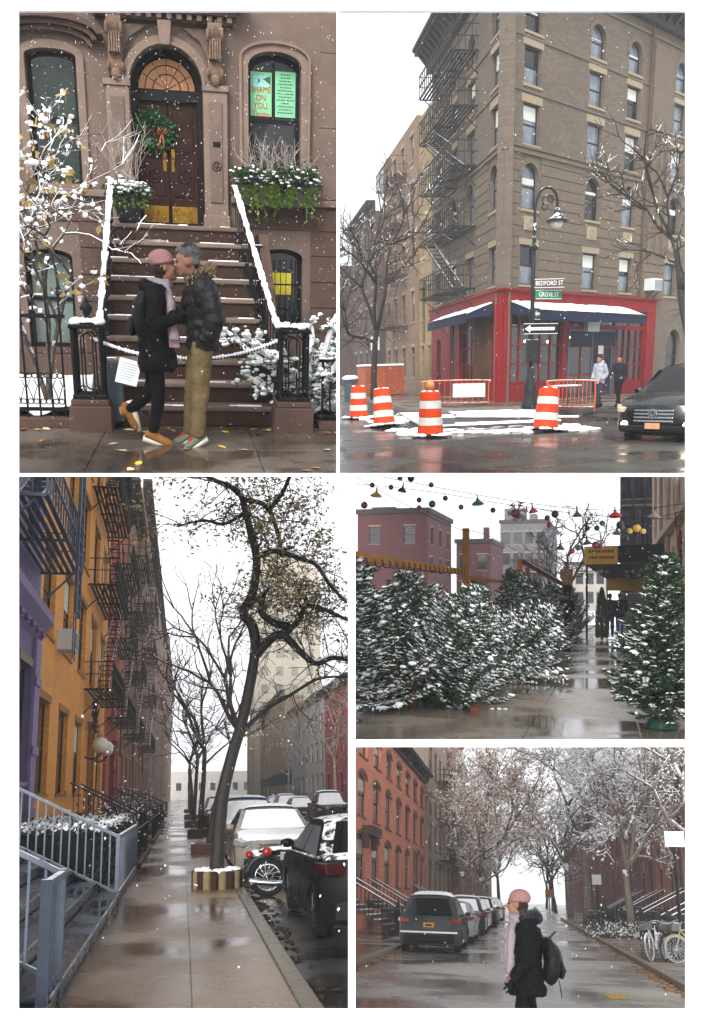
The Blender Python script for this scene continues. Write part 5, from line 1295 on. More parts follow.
t = thing('warning_lamp', 'small amber warning lamp clipped on the middle barrel', 'lamp', (4.25, 21.1, 1.1)); obj('lens', G().lathe([(.03, 0), (.09, .04), (.1, .12), (.05, .2), (.02, .21)], 12), mat('amber_lens', '#c97a3a', .3, .2, 9, .05, spec=.5), t, smooth=True); obj('bracket', G().box(-.02, .02, -.02, .02, -.06, .02), IRON, t)
# steel plates and boards under snow
PLT = mat('steel_plate', '#4a4d50', .4, .25, 4, .2, spec=.5)
def plate(name, label, pts, z, m, sn):
    t = thing(name, label, name.split('_')[-1], (*pts[0], z)); P = [(x - pts[0][0], y - pts[0][1]) for x, y in pts]
    obj('slab', G().prism(P, 'z', 0, .06), m, t, bevel=.008)
    if sn:
        c = (sum(p[0] for p in P) / len(P), sum(p[1] for p in P) / len(P)); q = G(); nn = 16; ring = []
        Q_ = [Vector((*p, 0)) for p in P]
        for i in range(nn + 1):
            for j in range(nn + 1):
                a = Q_[0].lerp(Q_[1], i / nn); b = Q_[3].lerp(Q_[2], i / nn); p = a.lerp(b, j / nn); e = (1 - abs(2 * i / nn - 1) ** 4) * (1 - abs(2 * j / nn - 1) ** 4)
                q.v.append((p.x * .97 + c[0] * .03, p.y * .97 + c[1] * .03, .061 + e * sn * rng.uniform(.2, 1)))
        q.f = [(i * (nn + 1) + j, i * (nn + 1) + j + 1, (i + 1) * (nn + 1) + j + 1, (i + 1) * (nn + 1) + j) for i in range(nn) for j in range(nn)]; q.m = [0] * len(q.f)
        obj('snow', q, snowm(), t, smooth=True)
plate('steel_plate', 'large steel plate half under snow in the road before the restaurant', [(5.0, 23.0), (8.2, 23.4), (8.9, 27.2), (5.6, 27.6)], .03, PLT, .0)
plate('steel_plate', 'snow covered steel plate nearest the restaurant front', [(6.6, 27.8), (9.4, 27.4), (10.0, 30.2), (6.8, 31)], .03, PLT, .09)
plate('steel_plate', 'snowy steel plate lying behind the middle barrel', [(4.6, 24.2), (5.0, 24.0), (6.4, 31.0), (5.2, 31.4)], .03, PLT, .06)
for i, (a, b) in enumerate((((4.6, 22.0), (7.2, 22.6)), ((5.2, 22.6), (8.0, 22.9)), ((6.0, 26), (9.0, 24.2)))):
    t = thing('plank', ('snowy plank lying in front of the steel plates', 'snow edged plank along the plate edge', 'slanted snow dusted plank across the steel plate')[i], 'plank', (*a, .03)); e = Vector((b[0] - a[0], b[1] - a[1], 0)); obj('board', G().bar((0, 0, .12), e + Vector((0, 0, .12)), .22, .05), mat('wet_plank', '#4b4038', .7), t); q = G(); n = 18
    for j in range(n): q.bar(e * (j / n) + Vector((0, 0, .165)), e * ((j + 1) / n) + Vector((0, 0, .165)), rng.uniform(.1, .22), rng.uniform(.03, .06))
    obj('snow', q, snowm(), t, bevel=.01)
q = G()
for i in range(260):
    x = rng.uniform(3.6, 8.6); y = rng.choice((rng.gauss(22.2, .35), rng.gauss(22.9, .5), rng.gauss(28.5, 1.2))); q.ball((x, y, .02), (rng.uniform(.08, .3), rng.uniform(.08, .25), rng.uniform(.02, .07)), 7)
stuff('snow_patches', q, snowm(), 'patches of snow on the road round the plates', 'snow', smooth=True)
# ---- barricades
def barricade(label, x, y, rz, slats, Lb=1.9):
    t = thing('barricade', label, 'barricade', (x, y, .02), rz, group='metal barricades'); m = mat('orange_tube', '#b8501f', .5, .2, 8, .1, snow=.25)
    fr = G().tube(curvepts([(0, 0, .1), (0, 0, .9), (.1, 0, 1.05), (Lb - .1, 0, 1.05), (Lb, 0, .9), (Lb, 0, .1)], 24), .025, 7); obj('frame', fr, m, t, smooth=True)
    obj('rail', G().tube([(0, 0, .25), (Lb, 0, .25)], .018, 6), m, t)
    if slats:
        obj('sign_panel', G().box(Lb * .45, Lb * .95, -.02, .02, .45, .95), RW, t)
    b = G().tube([(0, 0, .25), (0, 0, 1.05)], .01, 5); f0 = obj('bar', b, m, t, loc=(.15, 0, 0))
    for i in range(1, 11): twin(f0, t, (.15 + i * (Lb - .3) / 10, 0, 0))
    for xx in (.2, Lb - .2): obj('foot', G().box(xx - .03, xx + .03, -.3, .3, 0, .06), IRON, t)
barricade('orange barricade with a white panel in front of the side street windows', 6.6, 34.0, R(-10), True, 2.4)
barricade('orange barricade leaning beside the leaning barrel', 9.7, 29.0, R(-50), False, 1.7)
# cafe tables
for lab, x, y in (('small snowy cafe table left of the entrance', 10.9, 30.9), ('small snowy cafe table behind the right barricade', 11.3, 31.6)):
    t = thing('cafe_table', lab, 'table', (x, y, .12), group='cafe tables'); obj('table_top', G().box(-.38, .38, -.38, .38, .72, .75), mat('snowy_table', '#6a4a3a', .6, .2, 8, .1, snow=.8), t, bevel=.01); obj('leg', G().tube([(0, 0, 0), (0, 0, .72)], .03, 8), IRON, t); obj('base', G().lathe([(.22, 0), (.2, .03), (.04, .06)], 12), IRON, t)
# orange dumpster, bin, parking sign
t = thing('dumpster', 'rusty orange construction container with a snowy top on the side street', 'container', (7.6, 50.5, 0)); RUST = mat('rusty_orange_steel', '#8a4426', .7, .3, 4, .3)
obj('body', G().box(-1.0, 1.05, 0, 4, .15, 1.7), RUST, t, bevel=.03)
for x in (-1.0, 0.02, 1.05): obj('rib', G().box(x - .05, x + .05, -.06, 0, .15, 1.7), RUST, t)
obj('snow', G().box(-1.05, 1.1, -.05, 4.05, 1.701, 1.8), snowm(), t, bevel=.03)
t = thing('litter_bin', 'grey street bin with a snow cap at the left edge', 'bin', (5.4, 47.6, 0)); obj('body', G().lathe([(.34, 0), (.38, .9), (.4, .92), (.4, 1.05)], 14), mat('grey_bin', '#34404a', .6, .2, 8, .2), t); obj('snow', G().lathe([(.42, 1.05), (.44, 1.14), (.3, 1.24), (.05, 1.27)], 14), snowm(), t, smooth=True)
t = thing('parking_sign', 'white parking sign on a thin pole by the bare tree', 'sign', (6.55, 46.5, .12)); obj('pole', G().tube([(0, 0, 0), (0, 0, 3.2)], .035, 6), mat('galvanised', '#5c6164', .5, .2, 8, .1), t); obj('panel', G().box(-.22, .22, -.06, -.04, 2.35, 3.0), WT, t, bevel=.005); obj('print', G().box(-.15, .15, -.066, -.061, 2.8, 2.9).box(-.15, .1, -.066, -.061, 2.5, 2.54), mat('red_sign_print', '#9a3a34', .6), t)
# ---- bare trees
BARK = mat('dark_bark', '#2a2421', .85, .3, 10, .5); BARKS = mat('snow_dusted_twigs', '#3a3330', .85, .3, 10, .3, snow=.45)
def bare_tree(label, x, y, h, r, depth, seed, snowy=BARKS, lean=(0, 0), L=1.6, z=.12, ang=.55, fork=(2, 3), side=.45, bark=BARK, name='bare_tree', lf=.76, minr=.006):
    rg = random.Random(seed); t = thing(name, label, 'tree', (x, y, z)); gt = G(); gw = G(); tips = []
    P, e = limb(gt, (0, 0, 0), (lean[0], lean[1], 1), h, r, r * .72, rg, 8, .04, 6)
    for k in range(3): th = rg.uniform(0, 6.28) + k * 2.1; grow(gt, gw, P[-1], (math.cos(th) * .6 + lean[0], math.sin(th) * .6 + lean[1], 1), L, r * .6, depth, rg, tips, fork, ang, .04, .13, lf, .66, .014, side, minr)
    grow(gt, gw, P[-2], (rg.gauss(0, .7), rg.gauss(0, .7), .7), L * .9, r * .45, depth - 1, rg, tips, fork, ang, .04, .13, lf, .66, .014, side, minr)
    obj('trunk', gt, bark, t, smooth=True, fix=False); obj('crown', gw, snowy, t, fix=False); return t, tips
bare_tree('bare dark tree with snow dusted twigs at the left of the side street', 6.1, 44, 3.2, .17, 5, 4, L=2.2, minr=.009)
bare_tree('bare tree farther down the side street on the left', 3.6, 60, 3.6, .2, 5, 9, L=2.5, minr=.012)
bare_tree('snow dusted bare tree reaching in from the right edge', 17.2, 33.6, 4.2, .16, 5, 12, L=2.2, lean=(-.12, 0), minr=.008)
# ---- black SUV with lit fog lamp
BPAINT = mat('black_car_paint', '#050608', .3, .2, 3, .02, spec=.35, coat=.25, stain=.1)
t = thing('parked_suv', 'black SUV nosing in from the right with one fog lamp lit', 'car', (9.95, 19.5, -.1), R(222))
car(t, 'suv', BPAINT, 0, plate='#b98a6a', head=mat('amber_clear_lens', '#a89a86', .15, .3, 20, .05, spec=.6))
for s in (-1, 1): obj('fog_lamp', G().ball((2.14, s * .66, .44), (.05, .09, .07), 10), lamp('fog_glow', '#ffe9c4', 6.0), t, smooth=True)
q = G().ring((2.3, 0, .66), .085, .014, 'x', 18, 6).ring((2.3, 0, .67), .05, .012, 'x', 14, 6); obj('emblem', q, CHROME, t)
# ---- passers-by
def walker(label, x, y, rz, top_m, leg_m, hat=None, hair=None, s=1.0, stride=.18, shoes=None, hood=False, arms=0):
    t = thing('person', label, 'person', (x, y, .12), rz)
    J = dict(head=(.03, 0, 1.60 * s), neck=(.0, 0, 1.46 * s), chest=(-.01, 0, 1.26 * s), waist=(0, 0, 1.03 * s), hip=((0, .09, .92 * s), (0, -.09, .92 * s)), shoulder=((0, .19, 1.39 * s), (0, -.19, 1.39 * s)),
             elbow=((-.08 + arms, .25, 1.12 * s), (.02 + arms, -.25, 1.12 * s)), wrist=((.06 + arms, .2, .93 * s + arms), (.14 + arms, -.2, .95 * s + arms)), knee=((stride * .6, .09, .5 * s), (-stride * .3, -.09, .49 * s)), ankle=((stride, .09, .09), (-stride, -.09, .1)), toe=((stride + .17, .1, .04), (-stride + .16, -.1, .05)))
    M = figure(t, J, vox=.016); g = G(); P = curvepts([(0, 0, .8 * s), (0, 0, 1.03 * s), (-.01, 0, 1.25 * s), (0, 0, 1.4 * s), (.01, 0, 1.47 * s)], 12)
    spine(g, P, lerpl([.14, .135, .14, .12, .07], 12), lerpl([.2, .185, .205, .18, .08], 12)); sleeve(g, J, 0); sleeve(g, J, 1)
    if hood: g.ball((-.08, 0, 1.5 * s), (.09, .12, .08), 10)
    obj('jacket', g, top_m, t, remesh=.016, fold=.04); g = G(); g.ball((0, 0, .9 * s), (.12, .165, .11), 12); leg(g, J, 0); leg(g, J, 1); obj('trousers', g, leg_m, t, remesh=.016, fold=.015)
    for k in (0, 1): shoe(t, J['ankle'][k], J['toe'][k], shoes or BLK, BLK)
    h = G(); h.ball((-.025, 0, .055), (.105, .09, .08), 12)
    if not hat: h.ball((-.06, 0, 0), (.06, .077, .07), 10)
    h.xf(M); obj('hat' if hat else 'hair', h, hat or hair or mat('dark_hair', ''), t, remesh=.013); return t
walker('person in a light grey hoodie walking past the restaurant door', 11.9, 30.2, R(205), mat('grey_hoodie', '#8b8e96', .9, .1, 30, .4), mat('dark_denim', '#23262e', .9), hood=True)
walker('person in dark jacket and cap behind the black SUV', 13.1, 31.4, R(215), mat('dark_navy_jacket', '#12151d', .8), BLK, hat=mat('dark_cap', '#14161c', .8), arms=.06)
flakes('falling_snow', 'snowflakes drifting over the street corner', ((3, 14), (13.5, 34), (.1, 15)), 600, .008, 8, 1.8)

# ================================================================== stage 3: tree lined pavement beside painted row houses
C_.on()
rng = random.Random(33)
PAVE = wet('wet_pavement', '#86705a', '#5f4a34', .1, .42, .4, .2, fine=70, puddle=(.4, .62))
road = struct('road', G().box(1.15, 40, 6.5, 320, -.16, -.13), ROAD)
sw = struct('pavement', G().box(-4.2, 1.1, 6.5, 320, -.15, -.012), PAVE)
ys = [6.5, 11.3, 15.7, 20.4, 26, 33, 42, 54, 70, 95]
for a, b in zip(ys, ys[1:]):
    for c, d in ((-.95, .1), (.1, .93)): obj('paving_slab', G().box(c + .005, d - .005, a + .006, b - .006, -.012, rng.uniform(0, .006)), PAVE, sw, bevel=.004)
obj('kerb', G().box(.94, 1.12, 6.5, 200, -.13, .004), mat('wet_kerb', '#5f5748', .35, .2, 4, .25, spec=.4), sw, bevel=.015)
struct('pavement', G().box(10.2, 16, 30, 320, -.13, 0), SIDE)
q = G()
for i in range(160): y = rng.uniform(7, 24); q.ball((1.16 + abs(rng.gauss(0, .12)), y, -.12), (rng.uniform(.02, .07), rng.uniform(.03, .1), rng.uniform(.01, .03)), 5)
stuff('gutter_leaves', q, mat('gutter_litter', '#3a2c1e', .7, .5, 14, .2), 'wet leaves and slush along the gutter', 'leaves')
# ---- houses on the left
PUR = mat('purple_paint', '#66567c', .6, .15, 4, .2, stain=.35); PURL = mat('lilac_paint', '#7d6c90', .6, .12, 4, .2, stain=.3)
YEL = brick('yellow_painted_brick', '#e89e3c', '#d68c30', '#ba7e34', .24, .08, .75, .45, .4); ORR = brick('orange_red_brick', '#b4502e', '#9f4427', '#8f4a33', .24, .08); BRN = brick('brown_row_brick', '#8a5f4c', '#785242', '#6d5448', .24, .08)
BFE = mat('blue_grey_iron', '#4a5562', .5, .2, 8, .15, snow=.12); DFE = mat('black_fire_escape', '#14130f', .6, .3, 10, .2, snow=.1)
t = block('row_house', 'purple painted house at the left edge with a blue grey fire escape', 13.5, 22.4, -3.5, 14, PUR, 3, [(2.0, 4.6), (7.2, 9.4), (10.4, 12.4)], PURL, face=1, cornice=False, fe=(2.6, 8.6, [7.0, 10.2], BFE), glass=DKGL, ww=1.5)
pl = obj('shop_cornice', G().prism([(0, 5.3), (-.12, 5.4), (-.16, 5.55), (-.34, 5.75), (-.36, 5.95), (-.05, 6.05), (0, 6.05)], 'x', 0, 8.95), PURL, t, bevel=.01)
for i in range(12): obj('dentil', G().box(.2 + i * .74, .52 + i * .74, -.2, -.1, 5.38, 5.5), PUR, pl)
for u in (2.2, 5.2, 8.2):
    p_ = obj('pilaster', G().box(u, u + .7, -.1, -.001, .2, 5.3), PURL, t, bevel=.02)
    for z in (1.2, 2.6, 4.2): obj('moulding', G().box(u - .05, u + .75, -.14, -.1, z, z + .22), PURL, p_, bevel=.02)
obj('long_ladder', (lambda g: [g.bar((u, -1.1, 5.6), (u, -1.1, 13.5), .07) for u in (6.6, 7.3)] and [g.bar((6.6, -1.1, 5.7 + i * .33), (7.3, -1.1, 5.7 + i * .33), .03) for i in range(23)] and g)(G()), BFE, t)
R4 = [(1.75, 4.15), (5.9, 8.4), (9.7, 12.2), (13.4, 15.8)]
t = block('row_house', 'bright yellow painted brick house with black fire escapes', 22.5, 42.6, -3.6, 18, YEL, 5, R4, mat('ochre_trim', '#8f5f28', .7, .2, 6, .2), face=1, fe=(11.2, 18.2, [5.5, 9.4, 13.2, 17.0], DFE), glass=DKGL, door=3, ww=2.2, lint=mat('ochre_trim', ''), cornice=mat('ochre_trim', ''))
a_ = thing('air_conditioner', 'white air conditioner in the yellow house window', 'air conditioner', (-3.6, 26.7, 5.75), PI / 2); obj('case', G().box(-.4, .4, -.5, .1, 0, .6), mat('white_enamel', ''), a_, bevel=.02); obj('grille', G().box(-.34, .34, -.52, -.5, .08, .5), mat('grey_grille', ''), a_)
ln = thing('wall_lantern', 'pair of white globe lamps beside the yellow house door', 'lamp', (-3.6, 36.2, 3.1), PI / 2)
for u in (-1.3, 1.3):
    obj('arm', G().tube(curvepts([(u, 0, 0), (u, -.3, -.1), (u, -.55, .05), (u, -.55, .15)], 8), .035, 6), IRON, ln); obj('globe', G().ball((u, -.55, .42), .3, 16), mat('white_glass_globe', '#c9c6bc', .2, .04, 5, .02, spec=.5, stain=.03), ln, smooth=True)
wr = thing('wreath', 'dark twig wreath hanging above the yellow house door', 'wreath', (-3.3, 35.0, 4.6)); q = G()
for i in range(120): th = rng.uniform(0, 6.28); rr = .5 + rng.gauss(0, .1); q.bar((0, rr * math.cos(th), rr * math.sin(th)), (rng.gauss(0, .06), rr * math.cos(th + .4), rr * math.sin(th + .4)), .03)
obj('twigs', q, mat('dark_twigs', '#3a2218', .9), wr)
block('row_house', 'orange red brick house beyond the yellow one', 42.7, 55, -3.7, 17.6, ORR, 3, R4, mat('red_stone', '#6a2a1c', .8, .2, 6, .3), face=1, fe=(2.4, 9.6, [5.4, 9.3, 13.1], DFE), glass=DKGL, ww=1.7, door=1)
block('row_house', 'brown tenement with stacked fire escapes past the orange house', 55.1, 68, -3.7, 20.5, BRN, 3, R4 + [(17.0, 19.2)], mat('brown_stone_trim', '#5f4a3e', .8, .2, 6, .3), face=1, fe=(2.4, 10.2, [5.4, 9.3, 13.1, 16.8], DFE), glass=DKGL, ww=1.7)
block('row_house', 'tall dark tenement with a black cornice down the street', 68.1, 96, -3.5, 25, brick('dull_red_brick', '#8a6252', '#785546', '#6d574b', .24, .08), 6, R4 + [(17.0, 19.2), (20.6, 22.8)], mat('brown_stone_trim', ''), face=1, fe=(4, 14, [5.4, 9.3, 13.1, 16.8, 20.4], DFE), glass=DKGL, ww=1.7)
block('row_house', 'brown brick building in the haze far down the left side', 96.2, 150, -3.6, 26, brick('haze_paled_brick', '#9a7767', '#886a5c', '#7c6a60', .24, .08), 10, R4 + [(17.0, 19.2), (20.6, 22.8)], mat('brown_stone_trim', ''), face=1, glass=DKGL, ww=1.7)  # brick colour lightened to stand in for distance haze
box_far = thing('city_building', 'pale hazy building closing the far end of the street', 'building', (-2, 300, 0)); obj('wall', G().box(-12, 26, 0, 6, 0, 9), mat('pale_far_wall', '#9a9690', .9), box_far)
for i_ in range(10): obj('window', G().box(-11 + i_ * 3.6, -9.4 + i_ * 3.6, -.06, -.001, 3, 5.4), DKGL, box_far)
block('row_house', 'last hazy building at the end of the left side', 150.5, 260, -3.4, 27, brick('haze_paled_brick', '', '', ''), 16, R4 + [(17.0, 19.2), (20.6, 22.8)], mat('brown_stone_trim', ''), face=1, glass=DKGL, ww=1.9)
# ---- blue-grey stoop at the left
BST = wet('wet_blue_paint', '#3b4654', '#232c38', .1, .45, 1.4, .15)
t = thing('stoop', 'blue grey painted steps with metal railings at the near left', 'stoop', (-.95, 7.6, 0))
for i in range(6):
    s = obj('step', G().box(-.36 * (i + 1) - (1.6 if i == 5 else .02), -.36 * i - .03, 0, 7.6, .175 * i, .175 * (i + 1) - .05), BST, t, bevel=.008)
    obj('tread', G().box(-.36 * (i + 1) - (1.6 if i == 5 else .02), -.36 * i, -.03, 7.63, .175 * (i + 1) - .05, .175 * (i + 1)), BST, s, bevel=.018)
obj('landing_block', G().box(-.55, .22, -1.4, -.05, 0, .1), BST, t, bevel=.02)
RAILM = mat('blue_grey_rail', '#4b5563', .45, .15, 8, .1, snow=.25, spec=.35)
def step_rail(label, y, n, ret, x0=-1.0):
    t = thing('stair_railing', label, 'railing', (x0, y, 0), group='blue grey stoop railings'); L = 1.75; sl = .5
    P = lambda k, z: (-L * k, 0, z + L * sl * k)
    obj('handrail', G().bar(P(0, 1.02), P(1, 1.02), .06, .05), RAILM, t, bevel=.008); obj('bottom_rail', G().bar(P(0, .16), P(1, .16), .04), RAILM, t)
    obj('post', G().box(-.032, .032, -.032, .032, 0, 1.06), RAILM, t, bevel=.006)
    b0 = None
    for i in range(n):
        k = (i + 1) / (n + 1)
        if b0 is None: b0 = obj('baluster', G().box(-.011, .011, -.011, .011, .16, 1.0), RAILM, t, loc=P(k, 0))
        else: twin(b0, t, P(k, 0))
    if ret:
        obj('handrail', G().bar((0, .05, 1.02), (0, ret, 1.02), .06, .05), RAILM, t, bevel=.008); obj('bottom_rail', G().bar((0, .05, .14), (0, ret, .14), .04), RAILM, t)
        m = 4 if abs(ret) < 2 else 18
        for i in range(1, m): twin(b0, t, (0, ret * i / m, 0))
        obj('post', G().box(-.04, .04, ret - .04, ret + .04, 0, 1.05), RAILM, t)
step_rail('blue grey railing on the far side of the steps running on along the hedge', 15.25, 13, 5.6)
step_rail('blue grey railing nearest the camera at the lower left', 8.25, 12, -.9, -.99)
# yard wall, hedge with snow
obj('yard_kerb', G().box(-1.15, -.97, 15.3, 21, 0, .14), mat('yard_stone', '#6a5f55', .5, .2, 4, .2), sw)
t = thing('hedge', 'dark clipped hedge with snow on top in front of the yellow house', 'hedge', (-2.3, 19.5, 0)); lf = G(); sn = G()
for i in range(5200):
    x, y, z = rng.uniform(-.95, .95), rng.uniform(-3.6, 4.5), rng.uniform(.05, 1.2)
    if rng.random() < .6: z = 1.2 - abs(rng.gauss(0, .1)) if rng.random() < .5 else z; x = .95 if rng.random() < .4 else x
    c = Vector((x, y, z)); a = Vector((rng.gauss(0, 1), rng.gauss(0, 1), rng.gauss(0, 1))).normalized(); b = a.orthogonal(); s = .075
    (sn if z > 1.08 and rng.random() < .7 else lf).add([c, c + a * s * .5 + b * s * .35, c + a * s, c + a * s * .5 - b * s * .35], [(0, 1, 2, 3)])
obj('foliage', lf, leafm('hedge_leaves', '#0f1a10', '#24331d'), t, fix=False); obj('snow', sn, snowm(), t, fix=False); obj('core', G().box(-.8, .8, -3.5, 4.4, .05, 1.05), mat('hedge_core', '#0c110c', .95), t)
# darker stoops with iron rails further on
for i, (y, lab) in enumerate(((30, 'brown stoop and black rails in front of the yellow house'), (45, 'brown stoop with black rails before the orange house'), (57, 'dark stoop with rails before the brown tenement'), (74, 'far stoop with snowy handrail before the tall tenement'))):
    t = thing('stoop', lab, 'stoop', (-1.3, y, 0))
    for k in range(6): obj('step', G().box(-.36 * (k + 1) - (.3 if k == 5 else .0), -.36 * k, 0, 3.2, .19 * k, .19 * (k + 1)), mat('brown_stoop', '#4a3428', .6, .2, 5, .2), t, bevel=.01)
    for yy in (0.05, 3.15):
        obj('handrail', G().bar((0, yy, 1.0), (-2.2, yy, 2.1), .06, .05), mat('snowy_black_rail', '#171717', .5, .2, 8, .1, snow=.5), t)
        b0 = None
        for k in range(14):
            p = (-.06 - k * .155, yy, k * .078)
            if b0 is None: b0 = obj('baluster', G().bar((0, 0, .1), (0, 0, 1.02), .022), IRON, t, loc=p)
            else: twin(b0, t, p)
    obj('newel', G().box(-.06, .06, -.01, .11, 0, 1.15).box(-.06, .06, 3.09, 3.21, 0, 1.15), IRON, t)
def low_fence(label, x, y0, y1, z=.95, n=26, nm='iron_fence'):
    t = thing(nm, label, 'fence', (x, y0, 0)); L = y1 - y0
    obj('rail', G().box(-.015, .015, 0, L, z - .1, z - .06), mat('snowy_black_rail', ''), t); obj('rail', G().box(-.015, .015, 0, L, .12, .16), IRON, t); obj('kerb', G().box(-.1, .1, 0, L, 0, .1), mat('brown_stoop', ''), t)
    b0 = None
    for i in range(n + 1):
        if b0 is None: b0 = obj('baluster', G().bar((0, 0, .1), (0, 0, z), .022), IRON, t, loc=(0, 0, 0))
        else: twin(b0, t, (0, L * i / n, 0))
low_fence('black iron yard fence just past the hedge', -1.05, 22.5, 29.8); low_fence('black iron yard fence before the door of the yellow house', -1.05, 33.6, 44.6); low_fence('black iron yard fence between the far stoops', -1.1, 48.6, 56.8)
for i, (x, y, sc_) in enumerate(((-2.2, 26.5, 1.0), (-2.3, 38, 1.2), (-2.3, 51, 1.3))):
    t = thing('shrub', ('snow dusted yard shrub behind the first iron fence', 'snow dusted yard shrub before the yellow house door', 'snow dusted yard shrub between far stoops')[i], 'shrub', (x, y, 0)); lf = G(); sn = G(); gt = G()
    for k in range(1500):
        d = Vector((rng.gauss(0, .5), rng.gauss(0, .8), abs(rng.gauss(0, .55)))) * sc_; a = Vector((rng.gauss(0, 1), rng.gauss(0, 1), rng.gauss(0, 1))).normalized(); b = a.orthogonal(); s = .09
        (sn if d.z > .5 and rng.random() < .35 else lf).add([d, d + a * s * .5 + b * s * .35, d + a * s, d + a * s * .5 - b * s * .35], [(0, 1, 2, 3)])
    for k in range(6): limb(gt, (0, 0, 0), (rng.gauss(0, .5), rng.gauss(0, .5), 1), .9, .03, .01, rng, 5)
    obj('stem', gt, BARK, t, fix=False); obj('foliage', lf, leafm('hedge_leaves', ''  , '') if False else _M['hedge_leaves'], t, fix=False); obj('snow', sn, snowm(), t, fix=False)
# ---- the big crooked tree
t = thing('street_tree', 'big crooked street tree with black trunk and hanging brown leaves', 'tree', (.63, 17.2, 0)); bx0 = .63; gt = G(); gw = G(); tips = []
rg = random.Random(5)
def path(L, ys_=0, rr=(.1, .05), n=20):
    P = [Vector((x - bx0, ys_ * i / max(1, len(L) - 1), z)) for i, (x, z) in enumerate(L)]; P = curvepts(P, n); gt.tube(P, lerpl(list(rr), n), 9); return P
trunk = path([(.63, -.1), (.63, .34), (.71, 1.55), (.89, 2.36), (1.05, 2.9), (1.2, 3.6), (1.3, 4.2), (1.33, 4.6)], 0, (.17, .125, .112, .105, .1, .095), 26)
LL = [path([(1.33, 4.5), (1.25, 4.84), (1.09, 5.08), (1.27, 5.5), (1.33, 6.12), (1.21, 6.65), (1.11, 7.06), (1.0, 7.41), (.77, 7.57), (.45, 7.68), (.1, 7.9)], -.3, (.11, .095, .085, .075, .06, .05, .035), 34),
      path([(1.27, 4.2), (1.6, 4.55), (1.83, 4.63), (2.14, 4.3), (2.45, 4.05), (2.77, 4.15), (3.3, 4.05)], -.5, (.1, .085, .075, .06, .05, .04), 26),
      path([(1.75, 4.62), (1.99, 4.81), (1.7, 4.91), (1.46, 5.1), (1.44, 5.3), (1.54, 5.6)], .3, (.085, .09, .07, .06, .045), 20),
      path([(1.33, 6.2), (1.6, 6.34), (1.84, 6.36), (2.2, 6.25), (2.56, 6.14), (2.83, 5.77), (3.2, 5.4)], .4, (.06, .05, .045, .04, .03), 24),
      path([(1.02, 7.38), (1.44, 7.34), (1.64, 7.14), (1.8, 6.67), (1.85, 6.3)], .3, (.055, .05, .045, .03), 18), path([(1.6, 7.2), (1.84, 7.51), (2.01, 7.9), (2.3, 8.4)], -.4, (.045, .04, .03), 12),
      path([(1.97, 4.74), (2.19, 4.99), (2.27, 5.2), (2.6, 5.14), (3.1, 4.9)], -.3, (.06, .05, .045, .03), 16), path([(1.05, 2.75), (1.5, 3.2), (2.0, 3.5), (2.6, 3.85), (3.2, 3.9)], .5, (.045, .035, .03, .02), 16),
      path([(1.1, 7.1), (.7, 6.9), (.3, 7.0), (-.2, 6.9)], .4, (.04, .03, .02), 12)]
for P in LL:
    for i in range(4, len(P), 2):
        for k in range(2): grow(gt, gw, P[i], (rg.gauss(.1, .8), rg.gauss(0, .9), rg.gauss(.15, .7)), rg.uniform(.4, .75), .013, 2, rg, tips, (1, 3), .6, -.02, .2, .75, .6, .01, .5, .006)
obj('trunk', gt, mat('black_wet_bark', '#1a1512', .6, .35, 12, .7, bs=45, spec=.35), t, smooth=True, fix=False); obj('crown', gw, mat('dark_twig', '#2b2420', .8, .3, 10, .2, snow=.25), t, fix=False)
lf = G(); top = [q for q in tips if q[0].z > 5.2 or rg.random() < .12]; leafcards(lf, top, rg, (4, 9), .1, .085, droop=.05, aspect=.2); obj('leaves', lf, leafm('olive_brown_leaves', '#5a4c24', '#94824a'), t, fix=False)
sn = G()
for P in LL[:4]:
    for i in range(2, len(P) - 1):
        if rg.random() < .6: sn.tube([P[i] + Vector((0, 0, .06)), P[i + 1] + Vector((0, 0, .05))], [.03, .03], 5)
obj('snow', sn, snowm(), t, smooth=True, fix=False)
# planter ring of logs
t = thing('tree_planter', 'ring of short striped logs round the foot of the big tree', 'planter', (.65, 17.2, 0)); LOG = [mat('pale_log', '#75664a', .8, .2, 9, .4), mat('dark_log', '#2d2117', .8, .2, 9, .4)]
for i in range(18):
    th = 2 * PI * i / 18; obj('log', G().lathe([(.075, 0), (.078, .28), (.06, .31)], 9, (.4 * math.cos(th), .4 * math.sin(th), 0)), LOG[i % 2 if rng.random() < .85 else 0], t, smooth='auto')
q = G()
for i in range(50): th = rng.uniform(0, 6.28); r = rng.uniform(.2, .37); q.ball((r * math.cos(th), r * math.sin(th), .3), (.09, .09, rng.uniform(.03, .06)), 7)
obj('snow', q, snowm(), t, smooth=True); obj('soil', G().lathe([(.36, .2), (.3, .27)], 14), mat('wet_soil', '#2a1f17', .9), t)
